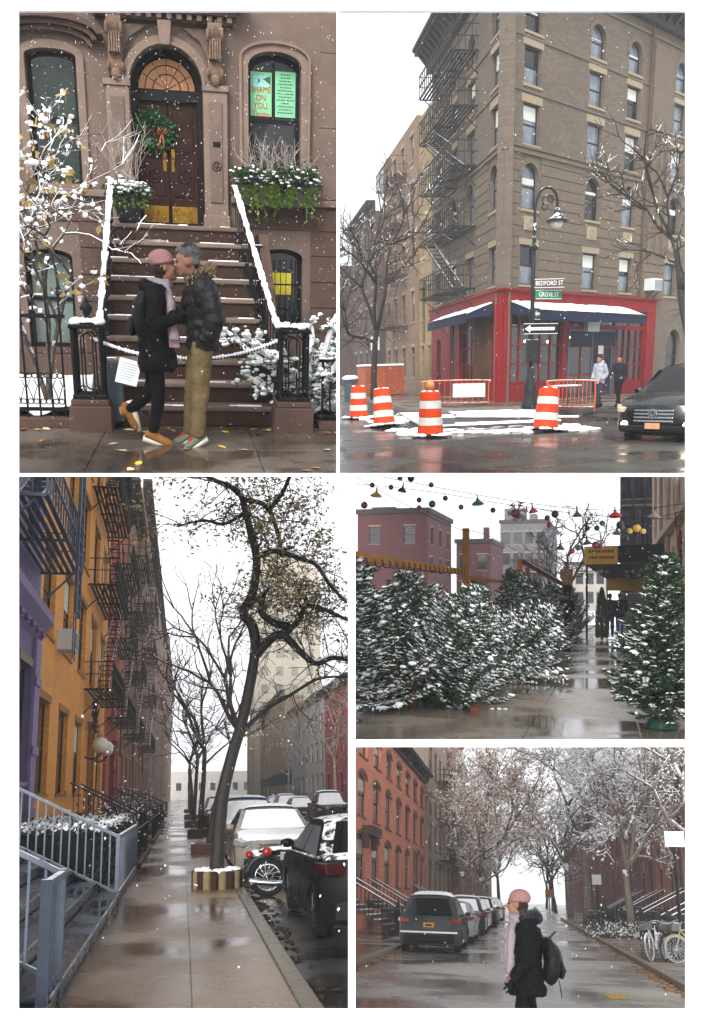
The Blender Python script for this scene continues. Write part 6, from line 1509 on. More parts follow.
# trees farther down the kerb
for i, (x, y, h, lean, sd, lab) in enumerate(((.75, 27, 3.6, (.12, 0), 3, 'second dark street tree leaning to the right behind the big one'), (.7, 38, 3.4, (.05, 0), 7, 'third street tree along the kerb'), (.6, 50, 3.6, (-.02, 0), 8, 'fourth street tree along the kerb'), (.6, 66, 3.8, (0, 0), 15, 'far hazy street tree along the kerb'), (.6, 90, 4, (0, 0), 16, 'farthest hazy street tree before the vanishing point'))):
    tt, tp = bare_tree(lab, x, y, h, .12, 5 if i < 3 else 4, sd, mat('grey_twig', '#5a514b', .8, .2, 10, .2, snow=.35), lean, 1.7 + .15 * i, 0, .42, (2, 2), .3, bark=mat('grey_bark', '#453c36', .85, .3, 10, .5, snow=.2), name='street_tree', minr=.007 + .003 * i)
    t = thing('tree_planter', ('low brick planter round the second street tree', 'low planter round the third street tree', 'low planter round the fourth street tree', 'low planter round the far street tree', 'low planter round the farthest street tree')[i], 'planter', (x, y, 0))
    q = G(); [q.box(-.5, .5, s * .45 - .05, s * .45 + .05, 0, .3) for s in (-1, 1)]; [q.box(s * .45 - .05, s * .45 + .05, -.4, .4, 0, .298) for s in (-1, 1)]; obj('edging', q, mat('planter_edging', '#5d4436', .8, .2, 5, .3, snow=.3), t); obj('soil', G().box(-.4, .4, -.4, .4, 0, .22), mat('wet_soil', ''), t)
# thin trees on the other side
for i, (x, y) in enumerate(((10.9, 66), (10.8, 80), (10.8, 96))):
    bare_tree(('slender bare tree before the red house across the road', 'slender bare tree before the pale houses across the road', 'slender hazy bare tree across the road')[i], x, y, 4.2, .12, 4, 40 + i, mat('pale_bark_twigs', '#7c7066', .8, .2, 10, .2, snow=.3), (rng.gauss(0, .08), 0), 2.4, 0, .45, bark=mat('pale_bark', '#8b8175', .85, .25, 8, .3), minr=.014)
# ---- houses across the road
RR = [(1.6, 3.4), (4.9, 6.7), (8.0, 9.6)]
block('row_house', 'red brick house with a dark cornice across the road', 76, 91, 14, 11.0, brick('crimson_brick', '#a8323e', '#942834', '#853c44', .24, .08), 4, RR, CREAM, face=-1, glass=DKGL, ww=1.8)
block('row_house', 'pale grey row house next to the red house across the road', 91.2, 106, 14, 11.2, mat('pale_grey_paint', '#a9a5a5', .8, .12, 3, .2), 4, RR, CREAM, face=-1, glass=DKGL, ww=1.8)
block('row_house', 'grey blue row house farther along the other side', 106.2, 124, 14, 11.4, mat('grey_blue_paint', '#8a9096', .8, .12, 3, .2), 4, RR, CREAM, face=-1, glass=DKGL, ww=1.9)
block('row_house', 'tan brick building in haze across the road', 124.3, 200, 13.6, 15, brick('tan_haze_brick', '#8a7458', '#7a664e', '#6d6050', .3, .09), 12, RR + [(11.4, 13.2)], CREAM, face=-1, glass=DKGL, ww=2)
t = thing('shop_awning', 'dark green awning on the far pavement across the road', 'awning', (12.4, 112, 0)); obj('canopy', G().prism([(0, 2.6), (-2.6, 2.4), (-2.6, 3.4), (0, 4.4)], 'y', -6, 6), mat('dark_green_canvas', '#1b2b25', .8, .2, 5, .2), t)
for y in (-5.5, 0, 5.5): obj('post', G().tube([(-2.5, y, 0), (-2.5, y, 2.4)], .06, 6), IRON, t)
t = thing('apartment_tower', 'tall hazy cream apartment tower behind the branches', 'building', (12.5, 165, 0)); TW = mat('cream_tower', '#928a7c', .85, .1, 1, .1)
g = G(); ops_ = [(c, c + 1.3, z, z + 1.7) for c in (1.2, 4.0, 6.8, 9.6) for z in [3 + 3.3 * k for k in range(12)]]; wall(g, 0, 12.3, 0, 43.5, ops_, 0, .4); obj('wall', g, TW, t); [obj('end_wall', G().box(a, a + .4, .41, 12, 0, 43.4), TW, t) for a in (0, 11.9)]; obj('roof', G().box(.4, 11.9, .41, 12, 43, 43.3), DKTRIM, t)
f0 = None
for o in ops_:
    if f0 is None: f0 = window(t, 1.3, 1.7, mat('pale_sash', '#6f6a62', .6), glassy('pale_tower_glass', '#6a6860'), None, None, 0, .1, .07); f0.location = (o[0] + .65, 0, o[2])
    else: twin(f0, t, (o[0] + .65, 0, o[2]))
obj('setback', G().box(1.5, 10.8, 3, 11, 43.3, 47), TW, t)
# ---- parked cars
t = thing('parked_car', 'black sedan dusted with snow at the right edge', 'car', (2.52, 13.2, -.13), R(90)); car(t, 'sedan', tail=mat('smoked_lens', '#2a0606', .35, .2, 9, .05), paint=mat('black_snowy_paint', '#040506', .5, .2, 3, .02, spec=.15, stain=.1, snow=.1), snow=0, snowglass=4, seed=2)
t = thing('parked_car', 'silver grey sedan with windscreen and bonnet under snow', 'car', (2.02, 22.0, -.13), R(-90)); car(t, 'sedan', mat('silver_beige_paint', '#7a756c', .28, .15, 3, .02, spec=.5, coat=.5, stain=.15), 1.1, snowglass=1, seed=3)
t = thing('parked_car', 'blue hatchback buried in snow behind the silver sedan', 'car', (1.98, 29.3, -.13), R(-90)); car(t, 'suv', mat('blue_car_paint', '#1e4560', .28, .15, 3, .02, coat=.5), 1.2, snowglass=1, seed=4)
CC = [('white', '#a9abac'), ('dark grey', '#2c2e31'), ('dark red', '#5a1c1c'), ('grey', '#5d6063'), ('black', '#121315'), ('white', '#a9abac')]
def paintc(n, h): return mat(n.replace(' ', '_') + '_paint', h, .3, .1, 3, .02, coat=.4)
_nth = ('third', 'fourth', 'fifth', 'sixth')
for i, y in enumerate((36.5, 43.5, 50.5, 58)):
    n_, h_ = CC[i]; t = thing('parked_car', f'snow topped {n_} car, {_nth[i]} behind the silver sedan', 'car', (2.0 + .1 * (i % 2), y, -.13), R(-90), 'cars parked along the kerb'); car(t, 'sedan' if i % 2 else 'suv', paintc(n_, h_), 1.2, snowglass=1, seed=5 + i)
t = thing('pickup_truck', 'black pickup truck with a snowy cab roof across the road', 'truck', (8.9, 57, -.13), R(-90)); car(t, 'pickup', mat('black_car_paint', ''), 1.0, snowglass=1, seed=9)
for i, (y, k) in enumerate(((66, 'sedan'), (74, 'suv'), (82, 'sedan'))):
    n_, h_ = CC[i + 2]; t = thing('parked_car', f'{n_} car under snow across the road, ' + ('just behind the pickup', 'second behind the pickup', 'third behind the pickup')[i], 'car', (8.3 - .1 * i, y, -.13), R(-90), 'cars parked across the road'); car(t, k, paintc(n_, h_), 1.2, snowglass=1, seed=15 + i)
# ---- motorcycle parked across the kerb
t = thing('motorcycle', 'chrome motorcycle with red tail lamp parked between the snowy cars', 'motorcycle', (1.5, 16.6, -.13), R(-8))
for x, nm in ((0, 'rear'), (1.45, 'front')):
    w_ = obj('wheel', G().ring((x, 0, .33), .28, .055, 'y', 28, 8), RUBBER, t, smooth=True); q = G().ring((x, 0, .33), .225, .014, 'y', 24, 6)
    for i in range(14): th = PI * 2 * i / 14; q.bar((x + .05 * math.cos(th + .5), 0, .33 + .05 * math.sin(th + .5)), (x + .22 * math.cos(th), 0, .33 + .22 * math.sin(th)), .007)
    q.ball((x, 0, .33), (.07, .07, .07), 10); obj('rim', q, CHROME, w_)
obj('frame', G().tube(curvepts([(0, .08, .35), (.5, .08, .4), (.9, .05, .75), (1.2, 0, .95), (1.45, .06, .35)], 14), .03, 7).tube([(0, -.08, .35), (.45, -.08, .4), (.6, 0, .7)], .025, 6), IRON, t)
obj('engine', G().box(.45, .95, -.16, .16, .25, .6).lathe([(.11, 0), (.11, .25)], 10, (.62, 0, .55)).lathe([(.11, 0), (.11, .22)], 10, (.8, 0, .55)), mat('engine_metal', '#4c4f52', .35, .2, 8, .2, metal=.8), t, bevel=.02)
obj('fuel_tank', G().ball((.85, 0, .86), (.3, .15, .13), 14), mat('maroon_tank', '#3a0f12', .25, .1, 3, .02, spec=.5, coat=.5, snow=.4), t, smooth=True)
obj('seat', G().ball((.25, 0, .78), (.42, .15, .08), 12), mat('black_seat', '#121214', .6, .2, 10, .1, snow=.55), t, smooth=True)
obj('mudguard', G().ring((0, 0, .33), .37, .07, 'y', 18, 6, .3, 2.9), mat('dark_mudguard', '#22252a', .3, .1, 4, .05, snow=.25), t, smooth=True)
obj('exhaust', G().tube(curvepts([(.6, -.2, .35), (.2, -.22, .25), (-.35, -.22, .3)], 10), [.03, .035, .04, .05, .055, .055, .055, .055, .055, .05], 9), CHROME, t, smooth=True)
obj('tail_lamp', G().ball((-.32, 0, .72), (.07, .1, .07), 10), mat('red_lens', ''), t, smooth=True); obj('indicator', G().ball((.0, -.22, .78), (.09, .07, .08), 10), mat('red_lens', ''), t, smooth=True)
obj('handlebar', G().tube(curvepts([(1.0, -.38, 1.05), (1.15, -.2, 1.08), (1.18, 0, 1.0), (1.15, .2, 1.08), (1.0, .38, 1.05)], 12), .016, 6), CHROME, t); obj('mirror', G().ball((1.1, -.36, 1.2), (.02, .06, .04), 8).ball((1.1, .36, 1.2), (.02, .06, .04), 8), CHROME, t); obj('headlamp', G().ball((1.42, 0, .9), (.1, .1, .1), 10), CHROME, t, smooth=True)
obj('fork', G().bar((1.2, .08, .95), (1.45, .08, .33), .035).bar((1.2, -.08, .95), (1.45, -.08, .33), .035), CHROME, t)
flakes('falling_snow', 'snowflakes falling along the pavement', ((-3, 6), (7, 26), (.0, 7)), 420, .009, 18, 1.8)

# ================================================================== stage 4: Christmas tree sellers along a wet pavement
D_.on()
rng = random.Random(44)
W4 = wet('wet_tree_lot_pavement', '#8a7d70', '#5c4f43', .06, .36, .5, .2, fine=60, puddle=(.42, .62))
sw = struct('pavement', G().box(-4.7, 2.6, 8.5, 62, -.03, -.012), W4); obj('bounce_deck', G().box(-4.7, 2.6, 8.5, 62, -.045, -.031), BOUNCE, sw)  # added white reflector beneath the pavement, lifts light on the crossing
ys = [8.5, 12.2, 16.0, 20.2, 25, 31, 38, 48]; xs = [-4.4, -2.7, -.95, .3, 2.2]
for a, b in zip(ys, ys[1:]):
    for c, d in zip(xs, xs[1:]): obj('paving_slab', G().box(c + .006, d - .006, a + .006, b - .006, -.012, rng.uniform(0, .005)), W4, sw, bevel=.004)
# ---- fir trees
def fir_meshes(h, r, seed, snow, nb=200, low=.1, up=(8, 62)):
    """cut fir: upswept boughs with side sprays of needles, snow lying on some of them"""
    rg = random.Random(seed); gn = G(); gs = G(); gt = G(); gt.tube([(0, 0, 0), (0, 0, h * .95)], [.045, .008], 7)
    for i in range(nb):
        f = (i + rg.random()) / nb; z = h * (low + (1 - low) * f ** 1.12); L = r * ((1 - f) ** .8 * .9 + .14) * rg.uniform(.5, 1.2); th = i * 2.39996 + rg.gauss(0, .35)
        el = R(up[0] + (up[1] - up[0]) * f + rg.gauss(0, 13)); hd_ = Vector((math.cos(th), math.sin(th), 0)); side = Vector((-math.sin(th), math.cos(th), 0)); p = Vector((0, 0, z)); k = max(3, int(L / .06)); pts = []
        sb = max(0, min(1, rg.gauss(snow, .35)))
        for j in range(k + 1):
            t_ = j / k; c = p + hd_ * L * t_ * math.cos(el) + Vector((0, 0, L * t_ * math.sin(el) - .1 * L * math.sin(PI * t_) + .12 * L * t_ * t_)); pts.append(c)
            if t_ < .2: continue
            for s in (-1, 1, 0) if j == k else (-1, 1):
                w = .17 * (1 - .5 * t_) * rg.uniform(.6, 1.25); e = (side * s * .8 + hd_ * .75 + Vector((0, 0, math.sin(el) * .6 + rg.gauss(.08, .2)))).normalized()
                for q in range(4):
                    o = c + e * w * q / 4
                    for sg in (-1, 1):
                        n_ = e.orthogonal().normalized(); n_.rotate(Matrix.Rotation(rg.uniform(0, 2 * PI), 3, e)); gn.add([o - e * .01, o + e * .014, o + n_ * .034 + e * .03], [(0, 1, 2)])
                    gn.add([o - n_ * .012, o + n_ * .012, o + e * w * .4], [(0, 1, 2)])
                if rg.random() < sb:
                    o = c + Vector((0, 0, .016)); g_ = e.cross(Vector((0, 0, 1))); g_ = (g_.normalized() if g_.length > .1 else side) * rg.uniform(.012, .024); top_ = Vector((0, 0, .012))
                    gs.add([o, o + e * w * .5 - g_, o + e * w * 1.02, o + e * w * .5 + g_, o + e * w * .5 + top_], [(0, 1, 4), (1, 2, 4), (2, 3, 4), (3, 0, 4)])
        for j in range(1, len(pts)):
            if rg.random() < sb * .5 and j > len(pts) * .35: s_ = rg.uniform(.025, .06); gs.ball(pts[j] + Vector((rg.gauss(0, .02), rg.gauss(0, .02), .022)), (s_, s_ * rg.uniform(.6, 1.2), s_ * .45), 6)
        gt.tube([pts[0], pts[len(pts) // 2], pts[-1]], [.009, .006, .003], 3, cap=False)
    return gt.mesh('trunk', mat('fir_bark', '#3a2a1e', .9, .3, 10, .3), fix=False), gn.mesh('crown', leafm('fir_needles', '#142416', '#35502f', .7), fix=False), gs.mesh('snow', snowm(), fix=False)
FIR = [fir_meshes(1.75, 1.15, 1, .8, 330, .05, (18, 74)), fir_meshes(2.1, .9, 2, .4, 320, .06), fir_meshes(1.9, 1.0, 3, .68, 320, .05, (12, 66)), fir_meshes(1.85, .64, 4, .28, 420, .1, (0, 56))]
def fir(label, x, y, k, rz=0, tilt=(0, 0), group='cut fir trees leaning along the fence', z=0):
    t = thing('fir_tree', label, 'tree', (x, y, z), group=group, rot=(tilt[0], tilt[1], rz))
    sc_ = rng.uniform(.85, 1.15) if group.startswith('cut fir trees lean') else 1
    t.matrix_world = t.matrix_world @ Matrix.Diagonal((sc_ * rng.uniform(.9, 1.15), sc_ * rng.uniform(.9, 1.15), sc_ * .97, 1)) if sc_ != 1 else t.matrix_world
    for nm, me in zip(('trunk', 'crown', 'snow'), FIR[k]): obj(nm, me, None, t)
    return t
spec = [(-2.35, 12.9, 0, 'very snowy bushy fir at the front of the row'), (-3.25, 13.6, 1, 'darker green fir left of the bushy snowy one'), (-3.5, 12.0, 2, 'snowy fir cut by the left edge'), (-2.75, 15.2, 2, 'snowy fir directly behind the bushy front fir'), (-3.5, 16, 0, 'pale snowy fir in the back row near the fence, left'),
        (-2.2, 17.4, 0, 'snowy fir third along the pavement edge'), (-3.2, 19, 1, 'green fir in the back row below the first post'), (-2.15, 20.6, 2, 'snowy fir fourth along the pavement edge'), (-3.1, 22.4, 0, 'snowy fir in the back row right of the first post'), (-2.2, 24.2, 1, 'fir fifth along the pavement edge'),
        (-3.0, 26.6, 2, 'snowy fir in the back row before the second post'), (-2.1, 28.2, 0, 'snowy fir sixth along the pavement edge, branch spreading out'), (-2.9, 31, 1, 'fir in the back row by the brown hut'), (-2.4, 33.5, 2, 'snowy fir beside the dark figure'), (-2.5, 38.5, 0, 'tall snowy fir behind the dark figure'), (-1.7, 41.5, 2, 'snowy fir farthest along the row')]
for i, (x, y, k, lab) in enumerate(spec): fir(lab, x, y, k, rng.uniform(0, 6), (rng.gauss(0, .2), rng.gauss(-.22, .18)))
t = fir('green fir in a round green stand on the right pavement', .6, 11.35, 3, .4, group='cut fir trees on show', z=.1)
t = thing('tree_stand', 'round green tree stand under the right fir', 'stand', (.57, 11.3, 0)); obj('bowl', G().lathe([(.19, 0), (.2, .02), (.16, .1), (.17, .12), (.14, .12), (.1, .05)], 20), mat('green_plastic', '#12463a', .35, .15, 5, .05, spec=.4), t, smooth=True); obj('collar', G().ring((0, 0, .14), .07, .015, 'z', 14, 6), mat('green_plastic', ''), t)
# cut stumps and planks at the foot of the row
t = thing('timber', 'wet reddish plank lying at the foot of the trees', 'plank', (-1.75, 11.9, 0), R(96)); obj('board', G().box(0, 9, -.06, .06, 0, .09), mat('wet_red_timber', '#5a3320', .5, .3, 5, .3), t, bevel=.01)
for i, (x, y) in enumerate(((-3.0, 12.2), (-2.72, 12.5))):
    tag(obj('stake', G().bar((0, 0, 0), (.06, .05, .75), .07), mat('wet_red_timber', ''), loc=(x, y, 0)), ('short wooden stake left of the bushy fir', 'short wooden stake leaning on the bushy fir')[i], 'stake')
# ---- timber fence
WOOD = mat('yellow_timber', '#96682c', .7, .25, 5, .35); t = thing('timber_fence', 'yellow timber rail on tall posts behind the firs', 'fence', (-4, 12, 0))
obj('rail', G().bar((0, -1, 2.22), (0, 13.56, 2.34), .09, .15), WOOD, t, bevel=.01); obj('rail', G().bar((0, 13.56, 2.2), (0, 36, 2.36), .09, .13), WOOD, t, bevel=.01)
for y, z in ((13.56, 3.6), (29.2, 3.45), (33, 3.2)): obj('post', G().box(-.09, .09, y - .09, y + .09, 0, z), WOOD, t, bevel=.01)
obj('brace', G().bar((0, 14.6, 2.2), (.1, 18.5, 1.4), .07, .12), mat('dark_timber', '#3a2a1e', .8), t)
for k in range(26): y = 13.5 - k * .55; obj('lashing', G().ring((0, y, 2.34 - .008 * k), .075, .012, 'y', 8, 4), mat('dark_timber', ''), t)
# ---- hut
t = thing('wooden_hut', 'small wooden hut with a red brown sloping roof among the trees', 'hut', (-3.1, 43.5, 0)); obj('wall', G().box(-.9, .9, 0, 2.4, 0, 2.2), WOOD, t, bevel=.01); rf = obj('roof', G().prism([(-1.15, 3.4), (-.9, 3.5), (1.35, 2.15), (1.25, 2.0)], 'y', -.3, 2.7), mat('red_brown_roof', '#4a2a22', .7, .3, 5, .3, snow=.1), t)
for k in range(9): obj('board', G().box(-.9 + k * .2, -.72 + k * .2, -.03, -.001, .05, 2.15), WOOD, t, bevel=.008)
# ---- buildings beyond
def box_building(label, x0, x1, y0, y1, Hh, m, fr, sd, trim=DKTRIM, ww=1.2, wh=1.8, cap=None, glass=None):
    t = thing('city_building', label, 'building', (x0, y0, 0)); W_, D = x1 - x0, y1 - y0
    of = [(W_ * (i + .5) / fr[0] - ww / 2, W_ * (i + .5) / fr[0] + ww / 2, Hh - (j + 1) * 3.1, Hh - (j + 1) * 3.1 + wh) for i in range(fr[0]) for j in range(fr[1])] if fr else []
    os_ = [(D * (i + .5) / sd[0] - ww / 2, D * (i + .5) / sd[0] + ww / 2, Hh - (j + 1) * 3.1, Hh - (j + 1) * 3.1 + wh) for i in range(sd[0]) for j in range(sd[1])] if sd else []
    g = G(); wall(g, 0, W_, 0, Hh, of, 0, .3); obj('wall', g, m, t)
    SM = Matrix.Translation((W_, 0, 0)) @ Matrix.Rotation(PI / 2, 4, 'Z')
    g = G(); wall(g, .301, D, 0, Hh, os_, 0, .3); o = obj('wall', g, m, t); o.matrix_local = SM
    obj('wall', G().box(0, .3, .301, D, 0, Hh), m, t); obj('roof', G().box(.3, W_ - .3, .3, D, Hh - .5, Hh - .4), DKTRIM, t)
    f0 = None
    for M, L in ((Matrix.Identity(4), of), (SM, os_)):
        for o in L:
            if f0 is None: f = f0 = window(t, ww, wh, SASH, glass or DKGL, CREAM, CREAM, 0, .14, .07)
            else: f = twin(f0, t)
            f.matrix_local = M @ Matrix.Translation(((o[0] + o[1]) / 2, 0, o[2]))
    obj('parapet', G().box(-.2, W_ + .2, -.25, .15, Hh, Hh + .5).box(W_ - .1, W_ + .25, .16, D, Hh, Hh + .5), trim, t)
    if cap:
        for (a, b, c, d, h0, h1) in cap: obj('roof_block', G().box(a, b, c, d, h0, h1), m, t)
    return t
DR = brick('maroon_brick', '#542428', '#481f22', '#452a2e', .24, .08)
box_building('maroon brick building with a blank front and windowed side, behind the fence', -25.4, -18, 90, 104, 10.6, DR, (2, 1), (3, 3), cap=[(1, 3.5, 2, 6, 10.6, 11.5), (6.6, 7.4, 2, 10, 10.6, 11.2)])
box_building('lower maroon building between the two taller ones', -17.4, -13.4, 104, 116, 8.3, DR, (2, 2), None, cap=[(3, 3.6, 1, 2, 8.3, 10.2)])
box_building('grey ornate loft building in the haze', -16, -9.2, 135, 160, 13.2, brick('grey_loft_brick', '#5d5a5c', '#504d50', '#4a484b', .3, .1), (4, 3), (3, 3), cap=[(.5, 3.4, 1, 6, 13.2, 15.5), (4.2, 5.2, 1, 4, 13.2, 14.6)])
box_building('low brick building at the end of the lot', -12.4, -8.6, 118, 130, 6.6, brick('loft_red_brick', '#5f4038', '#523630', '#4d3c38', .3, .1), (3, 2), None)
box_building('far pale building beside the leafless trees', -7.5, -1, 150, 170, 7.5, mat('pale_render', '#8c8884', .85, .1, 2, .1), (4, 2), None)
t = box_building('dark blue glass tower rising behind the beige wall', .55, 3.6, 62, 70, 30, mat('navy_cladding', '#151a30', .35, .2, 1.5, .1, spec=.5), (4, 9), None, ww=.55, wh=2.6, glass=glassy('tower_glass', '#1a2140'))
# beige building on the right
BE = mat('beige_stone', '#d6c4b2', .8, .12, 3, .25, stain=.3)
t = block('stone_building', 'beige stone building lining the right pavement', 24, 60, 2.45, 16, BE, 6, [(1.2, 3.8), (5.2, 7.4), (9.0, 11.2)], BE, face=-1, glass=glassy('bay_glass', '#2b2f36'), arch=.5, ww=1.5, lint=BE)
for u in (5.6, 11.8, 17.8, 23.9, 30): obj('pilaster', G().box(u - .35, u + .35, -.16, -.001, 0, 15), BE, t, bevel=.03)
obj('ledge', G().box(0, 36, -.35, -.001, 4.4, 4.7), BE, t, bevel=.03); obj('plinth', G().box(0, 36, -.22, -.001, 0, .8), BE, t, bevel=.03)
t = thing('wall_garland', 'red bowed garland hanging on the beige wall', 'garland', (2.2, 32.5, 3.05)); obj('bow', G().ball((0, 0, .55), (.09, .22, .38), 10).ball((0, .02, -.15), (.08, .19, .42), 10), mat('red_ribbon', '#b0141a', .5, .2, 8, .2), t, smooth=True); q = G(); [q.ball((.02, rng.gauss(0, .18), rng.uniform(-.4, .9)), (.07, .09, .09), 6) for _ in range(40)]; obj('greenery', q, leafm('garland_green', '#0f2a14', '#1d4423'), t, fix=False); obj('hook', G().tube(curvepts([(.15, 0, 1.5), (-.1, 0, 1.55), (-.12, 0, 1.0)], 8), .02, 5), IRON, t)
# ---- awnings over the pavement
YA = mat('yellow_canvas', '#dcb650', .75, .12, 5, .15); GA = mat('dark_green_canvas', '')
t = thing('shop_awning', 'big green and yellow street awning spanning the pavement', 'awning', (0, 42, 0))
obj('yellow_front', G().box(-1.2, .25, -.06, .0, 3.2, 4.0), YA, t); obj('green_side', G().add([(.25, -.06, 3.25), (2.3, 1.2, 3.42), (2.3, 1.2, 4.15), (.25, -.06, 4.02)], [(0, 1, 2, 3)]), GA, t)
obj('canopy', G().add([(-1.2, 0, 3.2), (.25, 0, 3.2), (2.3, 1.2, 3.4), (2.4, 9, 3.0), (-.2, 9, 2.7)], [(0, 1, 2, 3, 4)]).add([(-1.2, 0, 4.0), (.25, 0, 4.02), (2.3, 1.2, 4.15), (2.4, 9, 4.0), (-.2, 9, 3.8)], [(0, 1, 2, 3, 4)]), mat('dark_canvas', '#17191d', .8, .2, 5, .2), t)
q = G()
for r_ in range(2):
    u = -1.0
    while u < .05: w_ = rng.uniform(.05, .13); q.box(u, u + w_, -.068, -.061, 3.72 - r_ * .28, 3.84 - r_ * .28); u += w_ + .03
obj('print', q, mat('faded_red_print', '#8a5030', .7), t)
for x, y in ((-1.1, .2), (2.2, 4)): obj('post', G().tube([(x, y, 0), (x, y, 3.2)], .05, 6), IRON, t)
for i in range(9): obj('bulb', G().ball((rng.uniform(-.6, 1.8), rng.uniform(1, 6), rng.uniform(2.65, 3.0)), .1, 8), mat('white_bulb_glass', '#c9ccd0', .2, .05, 5, 0, spec=.5), t, smooth=True)
t = thing('shop_awning', 'smaller yellow awning beneath the big green one', 'awning', (0, 50, 0)); obj('front', G().box(-.3, .9, -.05, 0, 2.1, 2.75), YA, t); obj('side', G().add([(.9, 0, 2.1), (2.3, 1.5, 2.0), (2.3, 1.5, 2.5), (.9, 0, 2.75)], [(0, 1, 2, 3)]), YA, t); obj('canopy', G().add([(-.3, 0, 2.75), (.9, 0, 2.75), (2.3, 1.5, 3.2), (2.3, 3, 3.3), (-.3, 3, 3.3)], [(0, 1, 2, 3, 4)]), YA, t); obj('post', G().tube([(-.25, .1, 0), (-.25, .1, 2.1)], .04, 6), IRON, t)
# ---- strings of ornaments
WIRE = mat('black_wire', '#17181a', .6)
def wire(label, P):
    return tag(obj('wire', G().tube(curvepts(P, 24), .006, 5), WIRE), label, 'wire', 'wires strung over the lot')
wire('long wire strung across the top of the tree lot', [(-5.6, 18, 4.35), (-4.54, 18, 4.08), (-1.71, 18, 3.47), (.15, 18, 3.26), (1.7, 18, 3.4)])
wire('wire sloping down from the top left corner', [(-5.9, 18, 4.5), (-5.16, 18, 4.12), (-3.76, 18, 3.33), (-3.04, 18.5, 3.01), (-2.5, 19, 2.9), (-2.0, 24, 2.6)])
wire('lower wire rising toward the beige wall', [(-1.5, 18, 2.5), (-1.05, 18, 2.61), (-.22, 18, 2.83), (.69, 18, 3.06), (1.6, 18, 3.3)])
wire('thin wire in the middle of the sky', [(-5.4, 18, 4.0), (-3.6, 18, 3.75), (-1.8, 18, 3.4), (-.1, 18, 3.15), (1.5, 18, 3.05)])
cols = [('yellow', '#e0b45a'), ('dark grey', '#3a3236'), ('green', '#2f8a54'), ('pink', '#b8505c'), ('grey', '#4a4f50'), ('red', '#d4262a'), ('silver and red', '#a08a8a'), ('small grey', '#4c4e50'), ('brown', '#4a4440'), ('slate', '#45494c')]
orn = [(-4.68, 3.71), (-4.13, 3.79), (-2.58, 3.48), (-1.49, 3.29), (-.65, 3.19), (.06, 3.17), (.77, 3.13), (.09, 2.82), (-.46, 2.64), (-.97, 2.55)]
for (n_, c_), (x, z) in zip(cols, orn):
    t = thing('hanging_shade', f'{n_} enamel lampshade ornament hanging from a wire', 'ornament', (x, 18, z), group='lampshade ornaments', rot=(rng.gauss(0, .1), rng.gauss(0, .12), 0)); sz = 1.0 if n_ in ('yellow', 'green', 'red', 'silver and red') else .75
    obj('shade', G().lathe([(.12 * sz, -.03), (.125 * sz, -.015), (.07 * sz, .03), (.03 * sz, .06), (.025 * sz, .1), (.01, .11)], 16), mat(n_.replace(' ', '_') + '_enamel', c_, .35, .12, 8, .05, spec=.4), t, smooth=True); obj('hook', G().tube([(0, 0, .1), (0, 0, .17)], .012, 5), IRON, t)
balls = [(-4.77, 3.92), (-4.37, 3.86), (-4.18, 4.04), (-3.95, 4.03), (-3.53, 3.88), (-3.24, 3.6), (-4.94, 3.51), (-3.78, 3.58), (-3.78, 3.42), (-3.51, 3.49), (-2.92, 3.41), (-2.28, 3.33), (-1.86, 3.26), (-1.78, 3.2), (-1.22, 3.15), (-1.07, 3.22), (-1.18, 3.01), (-.28, 2.93), (-.18, 3.02), (-.46, 2.93), (-.75, 2.49), (-.63, 2.55), (-.3, 2.6), (-.22, 2.58), (.18, 2.94), (.33, 2.86), (.46, 2.91), (.57, 2.85), (.26, 2.72), (.15, 2.98)]
nth = ('first', 'second', 'third', 'fourth', 'fifth', 'sixth', 'seventh', 'eighth', 'ninth', 'tenth', 'eleventh', 'twelfth', 'thirteenth'); seen_ = {}; balls.sort()
bc = [('maroon', '#7a2030'), ('black', '#17161a'), ('dark green', '#23583a'), ('gold', '#e0b04a')]
for i, (x, z) in enumerate(balls):
    k = 3 if .3 < x < .6 else (0, 1, 0, 2, 1)[i % 5]; r = .055 if i % 4 else .075
    seen_[k] = seen_.get(k, -1) + 1; t = thing('bauble', f'{bc[k][0]} bauble over the tree lot, {nth[seen_[k]]} {bc[k][0]} one from the left', 'bauble', (x, 18.02, z), group=f'{bc[k][0]} baubles over the lot')
    obj('ball', G().ball((0, 0, 0), r, 12), mat(bc[k][0].replace(' ', '_') + '_bauble', bc[k][1], .25, .1, 6, 0, spec=.5), t, smooth=True); obj('thread', G().tube([(0, 0, r), (0, 0, r + rng.uniform(.08, .3))], .004, 4), WIRE, t)
for i, (x, z, r, lab) in enumerate(((-1.8, 3.3, .2, 'pale pink snowflake ornament above the middle of the lot'), (-1.07, 2.95, .2, 'white snowflake ornament nearer the awning'))):
    t = thing('snowflake_ornament', lab, 'ornament', (x, 18.1, z)); m = mat('pale_pink_flake', '#96707a', .5, .05) if i == 0 else mat('white_flake', '#8d939c', .5, .05)
    for k in range(6):
        th = k * PI / 3 + .2; q = G().bar((0, 0, 0), (r * math.cos(th), 0, r * math.sin(th)), .03)
        for f in (.55, .8):
            for s in (-1, 1): q.bar((r * f * math.cos(th), 0, r * f * math.sin(th)), (r * f * math.cos(th) + .07 * math.cos(th + s), 0, r * f * math.sin(th) + .07 * math.sin(th + s)), .022)
        obj('arm', q, m, t)
    obj('thread', G().tube([(0, 0, r), (0, 0, r + .2)], .005, 4), WIRE, t)
t = thing('lamp_post', 'dark thin lamp post at the left edge of the lot', 'post', (-5.02, 17.0, 0)); obj('pole', G().tube([(0, 0, 0), (0, 0, 5)], .05, 8), IRON, t); obj('bracket', G().bar((0, 0, 4.3), (.4, 0, 4.5), .04), IRON, t)
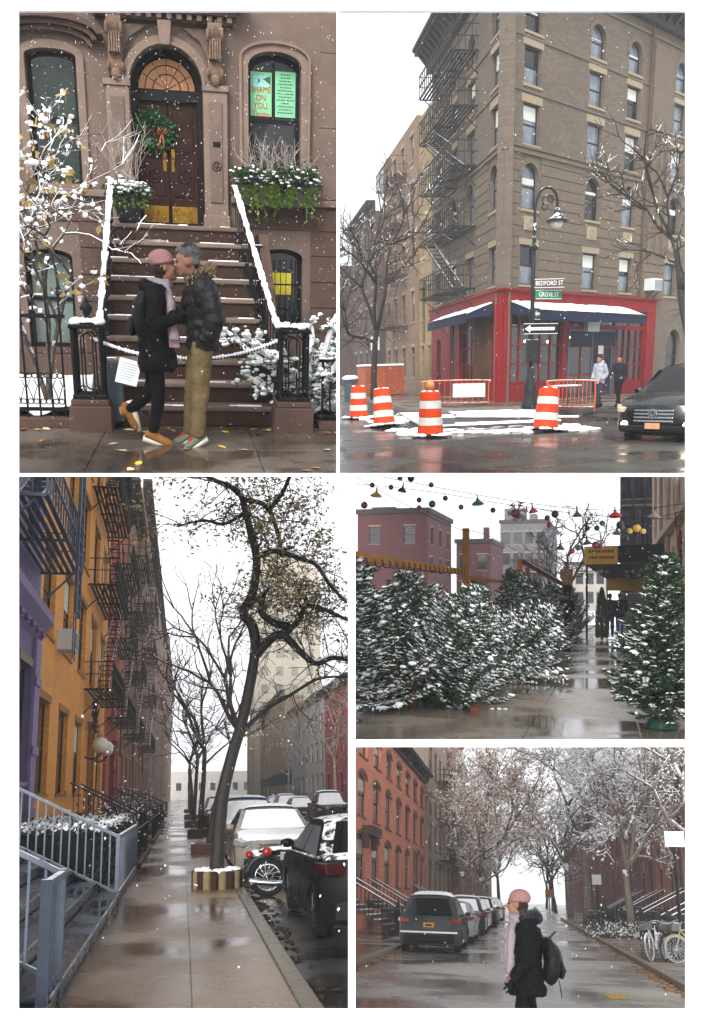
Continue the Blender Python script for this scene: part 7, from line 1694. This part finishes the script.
# ---- people
walker('person in navy jacket and blue jeans standing on the pavement', .3, 36.5, R(80), mat('navy_padded_jacket', '#10142a', .8), mat('blue_denim', '#3a5a7c', .9), stride=.08)
walker('person in dark clothes beside the one in blue jeans', -.08, 37.6, R(95), mat('dark_plum_jacket', '#241a22', .8), mat('dark_denim', ''), stride=.1)
walker('person in black with a hood among the snowy trees', -1.55, 33.0, R(60), mat('black_parka', '#0b0c10', .8), BLK, hat=mat('black_hood', '#0c0d10', .8), stride=.05)
t = thing('netted_tree', 'green netted fir held upright by the two shoppers', 'tree', (-.38, 36.4, .1)); q = G(); rg = random.Random(9)
for i in range(2600):
    z = rg.uniform(0, 1.9); r = .24 * (1 - (z / 1.9) ** 3) * rg.uniform(.6, 1.05); th = rg.uniform(0, 6.28); c = Vector((r * math.cos(th), r * math.sin(th), z)); e = Vector((math.cos(th) * .4, math.sin(th) * .4, 1)).normalized(); n_ = e.orthogonal() * .012; q.add([c - n_, c + n_, c + e * .12], [(0, 1, 2)])
obj('crown', q, leafm('netted_needles', '#2c3a1e', '#54602f'), t, fix=False); obj('trunk', G().tube([(0, 0, -.08), (0, 0, 1.6)], [.05, .02], 7), mat('fir_bark', ''), t)
t = thing('step_ladder', 'wooden step ladder behind the firs', 'ladder', (-1.75, 36.8, 0)); [obj('side', G().bar((x, 0, 0), (x * .6, .35, 1.35), .05), WOOD, t) for x in (-.3, .3)]; [obj('side', G().bar((x, .9, 0), (x * .6, .45, 1.35), .05), WOOD, t) for x in (-.3, .3)]; [obj('tread', G().box(-.28 + .04 * k, .28 - .04 * k, .05 + .1 * k, .2 + .1 * k, .28 + .32 * k, .32 + .32 * k), WOOD, t) for k in range(3)]; obj('top', G().box(-.22, .22, .25, .6, 1.35, 1.39), WOOD, t)
p_ = walker('person in a tan jacket standing up on the step ladder', -1.75, 37.2, R(-60), mat('tan_jacket', '#8f7350', .85), BLK, stride=.03)
p_.matrix_world = D_.M @ Matrix.Translation((-1.75, 37.2, 1.39)) @ Matrix.Rotation(R(-60), 4, 'Z')
bare_tree('leafless hazy tree beyond the tree lot', -3.4, 75, 3, .2, 4, 51, mat('pale_bark_twigs', ''), (0, 0), 2.4, 0, minr=.015); bare_tree('leafless hazy tree behind the low brick building', -6.2, 95, 3, .2, 4, 52, mat('pale_bark_twigs', ''), (0, 0), 2.4, 0, minr=.018)
flakes('falling_snow', 'snowflakes over the tree lot', ((-7, 4), (9.5, 30), (.05, 4.5)), 420, .008, 28, 1.7)

# ================================================================== stage 5: person crossing a brownstone street
E_.on()
rng = random.Random(55)
road = struct('road', G().box(-4.05, 3.0, 8, 400, -.03, 0), wet('wet_street', '#9a958c', '#716c64', .1, .42, .3, .2, fine=45, puddle=(.4, .62)))
for nm, x0, x1, k0, k1 in (('pavement', -12, -4.2, -4.2, -4.0), ('pavement', 3.1, 14, 2.92, 3.1)):
    p_ = struct(nm, G().box(x0, x1, 8, 400, -.03, .12), wet('wet_side_pavement', '#8a7f75', '#63584f', .1, .45, .5, .2))
    for i in range(26): y = 8 + i * 3.2; obj('kerbstone', G().box(k0, k1, y + .01, y + 3.19, -.02, .13), mat('worn_kerb', '#776a5a', .45, .2, 5, .25), p_, bevel=.015)
q = G()
for i in range(500):
    y = 14 + 70 * rng.random() ** 1.5; s = rng.random() < .5; x = (-3.95 + abs(rng.gauss(0, .1))) if s else (2.88 - abs(rng.gauss(0, .12))); q.ball((x, y, .01), (rng.uniform(.04, .12), rng.uniform(.06, .2), rng.uniform(.012, .03)), 5)
stuff('gutter_leaves', q, leafm('rust_gutter_leaves', '#5f3f22', '#8d6434'), 'rust coloured leaves lying along both gutters', 'leaves')
YM = mat('yellow_road_paint', '#a8822a', .6, .3, 14, .1)
tag(obj('road_marking', G().prism([(0, 0), (.35, .1), (.3, .9), (-.05, .8)], 'z', 0, .004).bar((.5, .5, .002), (1.3, .9, .002), .06, .004), YM, loc=(1.35, 17.7, .003)), 'yellow utility marking sprayed on the wet road', 'marking')
# ---- left row
OB = brick('orange_brick', '#e89070', '#d88262', '#c48a74', .24, .08, stain=.25); LINT = mat('brown_lintel', '#6f5648', .8, .2, 6, .3); GLS5 = glassy('grey_window_glass', '#6b726f', .06, .6, .4)
R5 = [(2.1, 4.35), (5.15, 7.15), (7.95, 9.35)]
t = block('row_house', 'orange brick row house with brown lintels and a black cornice on the left', 36.5, 70.8, -7.6, 9.9, OB, 8, R5, LINT, face=1, glass=GLS5, ww=2.35, lint=LINT, door=6, arch=.25)
dr2 = obj('door_hood', G().box(6.6, 9.6, -.5, -.001, 4.3, 4.75).box(6.7, 7.0, -.3, -.001, 3.7, 4.3).box(9.2, 9.5, -.3, -.001, 3.7, 4.3), mat('dark_brown_stone', '#4a3830', .8, .2, 6, .3), t, bevel=.03)
block('row_house', 'grey brown stone house with fire escapes after the orange one', 71, 88, -7.4, 16.2, mat('grey_brown_stone', '#9a8878', .85, .15, 3, .3), 4, R5 + [(10.9, 13.2)], LINT, face=1, glass=GLS5, ww=1.9, fe=(8, 15, [4.6, 8.0, 11.2], FEI))
block('row_house', 'dull brown tenement fading in the snow on the left', 88.2, 112, -7.4, 19, brick('dull_brown_brick', '#8c6050', '#7c5446', '#745c50', .3, .1), 5, R5 + [(10.9, 13.2), (14.2, 16.4)], LINT, face=1, glass=GLS5, ww=2, fe=(6, 16, [4.6, 8.0, 11.2, 14.4], FEI))
block('row_house', 'far hazy brick row at the end of the left side', 112.4, 200, -7.4, 14, brick('dull_brown_brick', '', '', ''), 14, R5 + [(10.4, 12.4)], LINT, face=1, glass=GLS5, ww=2.2)
SR = mat('snowy_black_rail', ''); BSTP = mat('brown_stoop', '')
def stoop5(label, x, y, s, n=7, w=2.6):
    """stoop climbing from the pavement (x) toward the house; s=-1 left row, +1 right row"""
    t = thing('stoop', label, 'stoop', (x, y, .12))
    for k in range(n): a, b = s * .34 * k, s * (.34 * (k + 1) + (.6 if k == n - 1 else 0)); obj('step', G().box(min(a, b), max(a, b), 0, w, .18 * k, .18 * (k + 1)), BSTP, t, bevel=.01)
    q = G()
    for k in range(n): a, b = s * (.34 * k + .02), s * (.34 * k + .3); q.box(min(a, b), max(a, b), .1, w - .1, .18 * (k + 1) + .001, .18 * (k + 1) + .03)
    obj('snow', q, snowm(), t)
    for yy in (.06, w - .06):
        obj('handrail', G().bar((0, yy, 1.0), (s * .34 * n, yy, 1.0 + .18 * n), .05, .05), IRON, t); obj('snow', G().bar((0, yy, 1.04), (s * .34 * n, yy, 1.04 + .18 * n), .05, .03), snowm(), t)
        b0 = None
        for k in range(13):
            p = (s * (.1 + k * .34 * n / 13), yy, k * .18 * n / 13)
            if b0 is None: b0 = obj('baluster', G().bar((0, 0, .1), (0, 0, 1.0), .028), IRON, t, loc=p)
            else: twin(b0, t, p)
        obj('newel', G().box(-.07, .07, yy - .07, yy + .07, 0, 1.25), IRON, t)
stoop5('stoop with snowy black rails at the left edge', -5.2, 38.2, -1); stoop5('stoop with snowy black rails behind the grey SUV', -5.2, 44.6, -1); stoop5('stoop before the far door of the orange house', -5.2, 62, -1)
low_fence('black area railing at the left edge of the street', -5.1, 33.5, 38.1, 1.2, 20); low_fence('black area railing between the two left stoops', -5.1, 40.9, 44.5, 1.2, 16); low_fence('black area railing behind the parked cars', -5.1, 47.4, 61.8, 1.2, 40)
# ---- right row
RB = brick('red_brown_brick', '#b06a58', '#9f5f4f', '#927066', .24, .08, stain=.25)
block('row_house', 'red brown brick row house behind the snowy tree on the right', 33, 56, 7.2, 11.5, RB, 6, R5, LINT, face=-1, glass=GLS5, ww=1.7, lint=LINT, door=2)
block('row_house', 'darker brick row house farther along the right', 56.2, 80, 7.2, 11.8, brick('umber_brick', '#8c5448', '#7c4a40', '#75584f', .24, .08), 6, R5, LINT, face=-1, glass=GLS5, ww=1.8, door=3)
block('row_house', 'hazy brick houses at the end of the right side', 80.2, 190, 7.2, 12, brick('umber_brick', '', '', ''), 18, R5, LINT, face=-1, glass=GLS5, ww=2)
for i, y in enumerate((35.5, 44, 53, 63)): stoop5(('stoop with slanting snowy rails nearest the right edge', 'stoop with slanting snowy rails left of the snowy tree trunk', 'third stoop with slanting rails on the right', 'far stoop with slanting rails on the right')[i], 4.9, y, 1)
for i, (a, b) in enumerate(((31, 35.4), (38.2, 43.9), (46.7, 52.9), (55.8, 62.8), (66, 80))): low_fence(('black area railing at the right edge', 'black area railing between the first right stoops', 'black area railing behind the snowy tree', 'black area railing before the third right stoop', 'far black area railing on the right')[i], 4.8, a, b, 1.25, 26)
# ---- trees
SNB = mat('snow_haze_twigs', '#7a726e', .85, .2, 10, .2, snow=1.15); TRB = mat('haze_paled_bark', '#6f655b', .85, .3, 9, .5, snow=.6)  # real snow cover, whitened further with paler bark to suggest haze
t, tips = bare_tree('snow laden spreading tree on the right pavement', 4.75, 46.5, 3.0, .2, 6, 61, SNB, (.03, -.05), 2.6, .12, .62, (2, 3), .5, TRB, 'street_tree', .78, .011)
sn = G(); rg = random.Random(1); clumps(sn, [q for q in tips if q[2] < 4], rg, .2, .05); leafcards(sn, [q for q in tips if q[2] < 5], rg, (2, 5), .13, .12, aspect=.22); obj('snow', sn, snowm(), t, fix=False)
t, tips = bare_tree('tall snowy tree with a thick trunk beyond the crossing', 3.9, 66, 6.0, .34, 6, 67, SNB, (0, 0), 3.6, .12, .55, (2, 3), .45, TRB, 'street_tree', .76, .016)
sn = G(); leafcards(sn, [q for q in tips if q[2] < 4], rg, (2, 4), .2, .2, aspect=.22); obj('snow', sn, snowm(), t, fix=False)
for a_ in (('snowy tree fading far along the right kerb', 3.9, 92, 5, .3, 5, 71, SNB, (0, 0), 3.6, .12, .55, (2, 3), .45, TRB, 'street_tree', .76, .022), ('snowy tree reaching over the right edge', 5.6, 33, 4.4, .16, 5, 74, SNB, (-.05, .1), 2.4, .12, .6, (2, 3), .45, TRB, 'street_tree', .76, .008)):
    t, tips = bare_tree(*a_); sn = G(); leafcards(sn, [q for q in tips if q[2] < 4], rg, (2, 4), .1 if a_[2] < 50 else .22, .1 if a_[2] < 50 else .2, aspect=.22); obj('snow', sn, snowm(), t, fix=False)
ORL = leafm('rust_leaves', '#b98a66', '#dcb592')
for i, (x, y, sd, lab) in enumerate(((-4.9, 72, 81, 'tree with thinning rust leaves above the parked cars'), (-4.8, 90, 82, 'second rust leaved tree down the left kerb'), (-4.8, 112, 83, 'far rust leaved tree fading into snow on the left'))):
    t, tips = bare_tree(lab, x, y, 3.4, .24, 5, sd, SNB, (.12, 0), 3.4, .12, .5, (2, 3), .45, TRB, 'street_tree', .76, .018)
    lf = G(); leafcards(lf, [q for q in tips if q[2] < 4], rg, (2, 6), .2, .3, aspect=.3); obj('leaves', lf, ORL, t, fix=False); sn = G(); leafcards(sn, [q for q in tips if q[2] < 3], rg, (2, 5), .2, .25, aspect=.3); obj('snow', sn, snowm(), t, fix=False)
for i_, (x_, y_) in enumerate(((3.8, 150), (-4.4, 150), (3.6, 190))): bare_tree(('white hazy tree far off on the right', 'white hazy tree far off on the left', 'farthest white tree at the end of the street')[i_], x_, y_, 4.5, .3, 4, 95 + i_, SNB, (0, 0), 4.2, .12, name='street_tree', minr=.035)
bare_tree('thin bare tree at the end of the street', .9 + 2.6, 125, 4.5, .22, 4, 90, SNB, (-.1, 0), 3.6, .12, name='street_tree', minr=.025)
t = thing('tree_bed', 'low evergreen planting with snow round the snowy tree', 'planting', (4.4, 45.2, .12)); lf = G(); sn = G()
for i in range(1500):
    c = Vector((rng.gauss(0, .75), rng.gauss(0, 1.1), abs(rng.gauss(0, .28)))); a = Vector((rng.gauss(0, 1), rng.gauss(0, 1), rng.gauss(.3, 1))).normalized(); b = a.orthogonal(); s = .12
    (sn if rng.random() < .4 else lf).add([c, c + a * s * .5 + b * s * .3, c + a * s, c + a * s * .5 - b * s * .3], [(0, 1, 2, 3)])
obj('foliage', lf, leafm('bed_leaves', '#1c2a1a', '#3d4a2c'), t, fix=False); obj('snow', sn, snowm(), t, fix=False); obj('edging', G().box(-1.2, 1.2, -1.5, 1.5, 0, .1), BSTP, t)
# ---- cars parked on the left
t = thing('parked_suv', 'dark grey SUV with orange plate and snowy roof seen from behind', 'car', (-2.95, 30.9, 0), R(90)); car(t, 'suv', mat('graphite_paint', '#34383b', .4, .15, 3, .02, spec=.2, stain=.15), 1.8, plate='#c98a1e', seed=21)
obj('snow', G().bar((-2.3, -.86, .6), (-2.3, .86, .6), .05, .05), snowm(), t, bevel=.015); obj('wiper', G().bar((-2.12, 0, 1.1), (-2.07, .35, 1.2), .02), RUBBER, t)
obj('lettering', G().box(-2.325, -2.318, -.1, .1, .775, .83), mat('dark_plate_print', '#2c2a4a', .6), t)
for i, (y, k, n_, h_) in enumerate(((38.2, 'sedan', 'silver white', '#8d9092'), (45.4, 'suv', 'dark grey', '#2c2e31'), (52.2, 'sedan', 'white', '#a9abac'), (59.2, 'suv', 'black', '#121315'), (66.5, 'sedan', 'grey', '#5d6063'), (75, 'suv', 'white', '#a9abac'), (84, 'sedan', 'dark grey', '#2c2e31'))):
    t = thing('parked_car', f'{n_} car under snow, ' + ('first', 'second', 'third', 'fourth', 'fifth', 'sixth', 'seventh')[i] + ' beyond the grey SUV', 'car', (-2.95 + .06 * (i % 2), y, 0), R(90), 'cars parked along the left kerb'); car(t, k, paintc(n_, h_), 1.1, snowglass=2, seed=30 + i)
# ---- bicycles
def bicycle(label, x, y, rz, m, tilt=0):
    t = thing('bicycle', label, 'bicycle', (x, y, .12), group='bicycles on the right pavement', rot=(tilt, 0, rz))
    for wx in (-.52, .52):
        w_ = obj('wheel', G().ring((wx, 0, .345), .325, .022, 'y', 30, 6), mat('pale_tyre', '#8d8a80', .7, .1, 8, .1) if m is not IRON else RUBBER, t, smooth=True); q = G().ring((wx, 0, .345), .29, .008, 'y', 24, 4)
        for i in range(16): th = PI * i / 8; q.bar((wx, 0, .345), (wx + .29 * math.cos(th), 0, .345 + .29 * math.sin(th)), .005)
        obj('spokes', q, CHROME, w_)
    fr = G(); A, B_b, C, D = (-.52, 0, .345), (-.05, 0, .3), (-.17, 0, .82), (.36, 0, .84)
    for p, q_ in ((A, B_b), (B_b, C), (C, D), (D, B_b), (A, C)): fr.tube([p, q_], .02, 6)
    fr.tube([D, (.42, 0, .66), (.52, 0, .345)], .018, 6).tube([D, (.34, 0, .97)], .016, 6).tube([C, (-.2, 0, .93)], .015, 6); obj('frame', fr, m, t)
    obj('saddle', G().ball((-.2, 0, .96), (.14, .07, .035), 10), mat('snowy_saddle', '#1c1a18', .6, .2, 8, .1, snow=.5), t, smooth=True)
    obj('handlebar', G().tube(curvepts([(.22, -.3, 1.0), (.36, -.18, 1.03), (.36, 0, .98), (.36, .18, 1.03), (.22, .3, 1.0)], 12), .014, 6), CHROME, t)
    obj('crank', G().ring((-.05, -.03, .3), .09, .008, 'y', 16, 4).bar((-.05, -.06, .3), (.08, -.06, .2), .018).bar((-.05, .06, .3), (-.18, .06, .4), .018), IRON, t)
    for wx in (-.52, .52): obj('mudguard', G().ring((wx, 0, .345), .365, .025, 'y', 14, 5, .4, 2.7), m, t, smooth=True)
    obj('basket', G().box(.44, .66, -.14, .14, .8, .98), mat('snowy_basket', '#55504a', .7, .2, 8, .2, snow=.6), t)
WB = mat('white_bike_paint', '#a6a8a8', .4, .1, 6, .05, snow=.4)
bicycle('white bicycle parked nearest the kerb', 3.45, 27.6, R(245), WB, R(6)); bicycle('dark bicycle leaning beside the white one', 3.95, 28.2, R(238), IRON, R(-5)); bicycle('pale tyred bicycle cut by the right edge', 4.35, 27.0, R(200), mat('sand_bike_paint', '#8a8068', .5, .1), R(4)); bicycle('dark bicycle behind the others against the fence', 4.3, 29.4, R(250), IRON, R(8))
for i, (y, x) in enumerate(((58, 3.6), (60.5, 3.8), (54, 3.9))): bicycle(('dark bicycle far along the right kerb', 'dark bicycle beyond the far parked one', 'dark bicycle parked left of the tree bed')[i], x, y, R(70 + 30 * i), IRON)
# ---- signs
t = thing('street_sign_post', 'blank white sign on a dark pole at the right edge', 'sign', (4.3, 28.9, .12)); obj('pole', G().tube([(0, 0, 0), (0, 0, 3.6)], .05, 8), IRON, t); obj('panel', G().box(-.26, .3, -.07, -.05, 3.1, 3.55), WT, t, bevel=.006)
t = thing('street_sign_post', 'small white sign on a pole before the far brick houses', 'sign', (4.2, 60, .12)); obj('pole', G().tube([(0, 0, 0), (0, 0, 3.2)], .05, 8), IRON, t); obj('panel', G().box(-.28, .28, -.07, -.05, 2.5, 3.1), WT, t, bevel=.006)
t = thing('street_sign_post', 'small orange sign far along the street', 'sign', (2.4, 110, .0)); obj('pole', G().tube([(0, 0, 0), (0, 0, 3.2)], .06, 8), IRON, t); obj('panel', G().box(-.45, .45, -.08, -.05, 1.9, 2.8), mat('orange_sign', '#b06a30', .6), t, bevel=.006)
# ---- the person crossing
t = thing('person', 'person in pink knit hat and long black coat crossing the street', 'person', (-.06, 9.9, 0), R(184))
J = dict(head=(.05, 0, 1.555), yaw=R(-6), neck=(-.0, 0, 1.42), chest=(-.04, 0, 1.22), waist=(-.04, 0, 1.0), hip=((-.02, .08, .86), (-.02, -.08, .86)), shoulder=((-.03, .17, 1.34), (-.03, -.17, 1.34)), elbow=((-.02, .23, 1.06), (.0, -.23, 1.06)), wrist=((.13, .2, .85), (.14, -.18, .85)), grip=((.3, -.05, -1), (.3, .05, -1)), gloved=True,
         knee=((.06, .08, .47), (-.08, -.08, .47)), ankle=((.1, .08, .09), (-.22, -.08, .12)), toe=((.28, .08, .04), (-.05, -.08, .04)))
M = figure(t, J); g = G(); P = curvepts([(-.03, 0, .7), (-.03, 0, .87), (-.05, 0, 1.02), (-.045, 0, 1.22), (-.02, 0, 1.36), (0, 0, 1.43)], 16)
spine(g, P, lerpl([.185, .16, .14, .14, .11, .065], 16), lerpl([.22, .2, .18, .18, .15, .075], 16)); sleeve(g, J, 0, (.085, .07, .058)); sleeve(g, J, 1, (.085, .07, .058)); c = obj('coat', g, NAVY, t, remesh=.012, fold=.05)
gv = G(); [hand(gv, J['wrist'][k], J['grip'][k], .5, 1 if k else -1) for k in (0, 1)]; obj('gloves', gv, BLK, t, remesh=.007, sm=1)
q = G(); q.tube(curvepts([(.04, .12, 1.4), (-.08, .1, 1.44), (-.14, 0, 1.43), (-.08, -.1, 1.44), (.04, -.12, 1.4)], 12), lerpl([.035, .06, .075, .06, .035], 12), 10); hd_ = obj('hood', q, mat('black_shiny_nylon', '#0c0e12', .4, .3, 12, .3), c, remesh=.012)
fu = G()
for i in range(500): th = rng.uniform(.9, 5.4); p = Vector((-.03 + .1 * math.cos(th), .14 * math.sin(th), 1.46 + rng.gauss(0, .02))); d = Vector((math.cos(th) * .6, math.sin(th), rng.gauss(.5, .5))).normalized(); a = d.orthogonal() * .005; fu.add([p - a, p + a, p + d * .05], [(0, 1, 2)])
obj('fur_trim', fu, leafm('grey_fur', '#2c2c30', '#6f6e72', .9), c, fix=False)
g = G(); g.ball((-.02, 0, .84), (.1, .15, .1), 12); leg(g, J, 0, (.085, .062, .048)); leg(g, J, 1, (.085, .062, .048)); obj('trousers', g, BLK, t, remesh=.014)
for k in (0, 1): shoe(t, J['ankle'][k], J['toe'][k], TAN, OFFW)
h = G(); h.ball((-.03, 0, .068), (.112, .094, .085), 16); h.ring((-.018, 0, .042), .092, .021, 'z', 20, 8); h.xf(M); obj('hat', h, PINK, t, remesh=.011)
h = G(); h.ball((-.035, 0, -.01), (.078, .088, .075), 14); h.ball((-.05, 0, -.06), (.055, .075, .06), 10); h.xf(M); obj('hair', h, mat('dark_hair', ''), t, smooth=True)
g = G(); g.ring((.02, 0, 1.42), .08, .045, 'z', 20, 8); g.tube(curvepts([(.08, .06, 1.42), (.12, .12, 1.3), (.14, .15, 1.08), (.15, .16, .9)], 10), lerpl([.035, .042, .045, .042], 10), 8); g.tube(curvepts([(.08, -.04, 1.4), (.14, -.06, 1.25), (.16, -.07, 1.0)], 8), lerpl([.045, .05, .05], 8), 8); sc_ = obj('scarf', g, SCF, t, remesh=.01, fold=.025)
q = G(); [q.tube([(.11 + .012 * i, .165, .9), (.112 + .012 * i, .17, .82)], .004, 4) for i in range(8)]; obj('fringe', q, mat('pink_fringe', ''), sc_)
obj('mitten_pompom', G().ball((.11, .09, 1.36), (.04, .04, .06), 10), mat('grey_pompom', '#6f6c6c', .9, .2, 30, .4), sc_, smooth=True)
t = thing('backpack', 'black rucksack hanging behind the person crossing the street', 'backpack', (.17, 9.86, .84), R(184)); g = G(); spine(g, curvepts([(.02, 0, .0), (-.05, 0, .12), (-.04, 0, .28), (.02, 0, .4)], 10), lerpl([.06, .1, .09, .035], 10), lerpl([.14, .17, .16, .1], 10)); obj('bag', g, mat('black_nylon', ''), t, remesh=.011, fold=.04)
g = G(); spine(g, [(-.13, 0, .03), (-.145, 0, .1), (-.13, 0, .19)], [.02, .04, .02], [.09, .12, .09]); obj('pocket', g, mat('black_nylon', ''), t, smooth=True)
q = G(); [q.tube(curvepts([(.04, y, .38), (.1, y * 1.1, .5), (.18, y * 1.2, .5)], 8), .014, 6) for y in (-.1, .1)]; q.tube([(-.1, .1, .02), (-.12, .12, -.14)], .006, 4); q.bar((-.02, .05, .4), (-.09, .05, .47), .015); obj('straps', q, mat('black_nylon', ''), t, smooth=True)
flakes('falling_snow', 'snowflakes over the street crossing', ((-8, 8), (10.5, 45), (.05, 12)), 620, .011, 38, 1.8)
# ================================================================== snowy air round everything
Z_.on()
hz = bpy.data.materials.new('snowy_air'); hz.use_nodes = True; ht = hz.node_tree; ht.nodes.clear(); ho = ht.nodes.new('ShaderNodeOutputMaterial'); hv = ht.nodes.new('ShaderNodeVolumePrincipled')
hv.inputs['Color'].default_value = (.93, .94, .96, 1); hv.inputs['Density'].default_value = .001; ht.links.new(hv.outputs[0], ho.inputs['Volume'])
hb = obj('haze', G().box(-150, 150, -85, 430, -160, 120), hz); hb['kind'] = 'stuff'; hb['label'] = 'pale snowy haze in the air'; hb['category'] = 'haze'

# ================================================================== trim every stage at its dividers
bpy.context.view_layer.update()
def tree_of(o):
    r = [o]
    for c in kids(o): r += tree_of(c)
    return r
def trim(o, planes):
    """cut a mesh where it would cross a divider; False when nothing of it is left"""
    bb = [o.matrix_world @ Vector(c) for c in o.bound_box]; inv = o.matrix_world.inverted(); cross = []
    for n in planes:
        n = Vector(n); d = [n.dot(p) for p in bb]
        if max(d) <= 0: return False
        if min(d) < 0: cross.append(n)
    if cross and o.type == 'MESH':
        bm = bmesh.new(); bm.from_mesh(o.data)
        for n in cross:
            nl = (o.matrix_world.transposed().to_3x3() @ n).normalized(); c = inv @ Vector((0, 0, 0))
            bmesh.ops.bisect_plane(bm, geom=bm.verts[:] + bm.edges[:] + bm.faces[:], plane_co=c, plane_no=nl, clear_inner=True)
        if not bm.faces: bm.free(); return False
        me = o.data.copy(); bm.to_mesh(me); bm.free(); o.data = me
    return True
gone = []; dead = set()
for st in STAGE.values():
    if not st.clips: continue
    for top in st.objs:
        for o in reversed(tree_of(top)):
            left = [c for c in kids(o) if c not in dead]
            if o.type == 'MESH':
                if not trim(o, st.clips):
                    for c in left: c.parent = o.parent
                    (gone.append(o), dead.add(o))
            elif not left: (gone.append(o), dead.add(o))
bpy.data.batch_remove(gone)
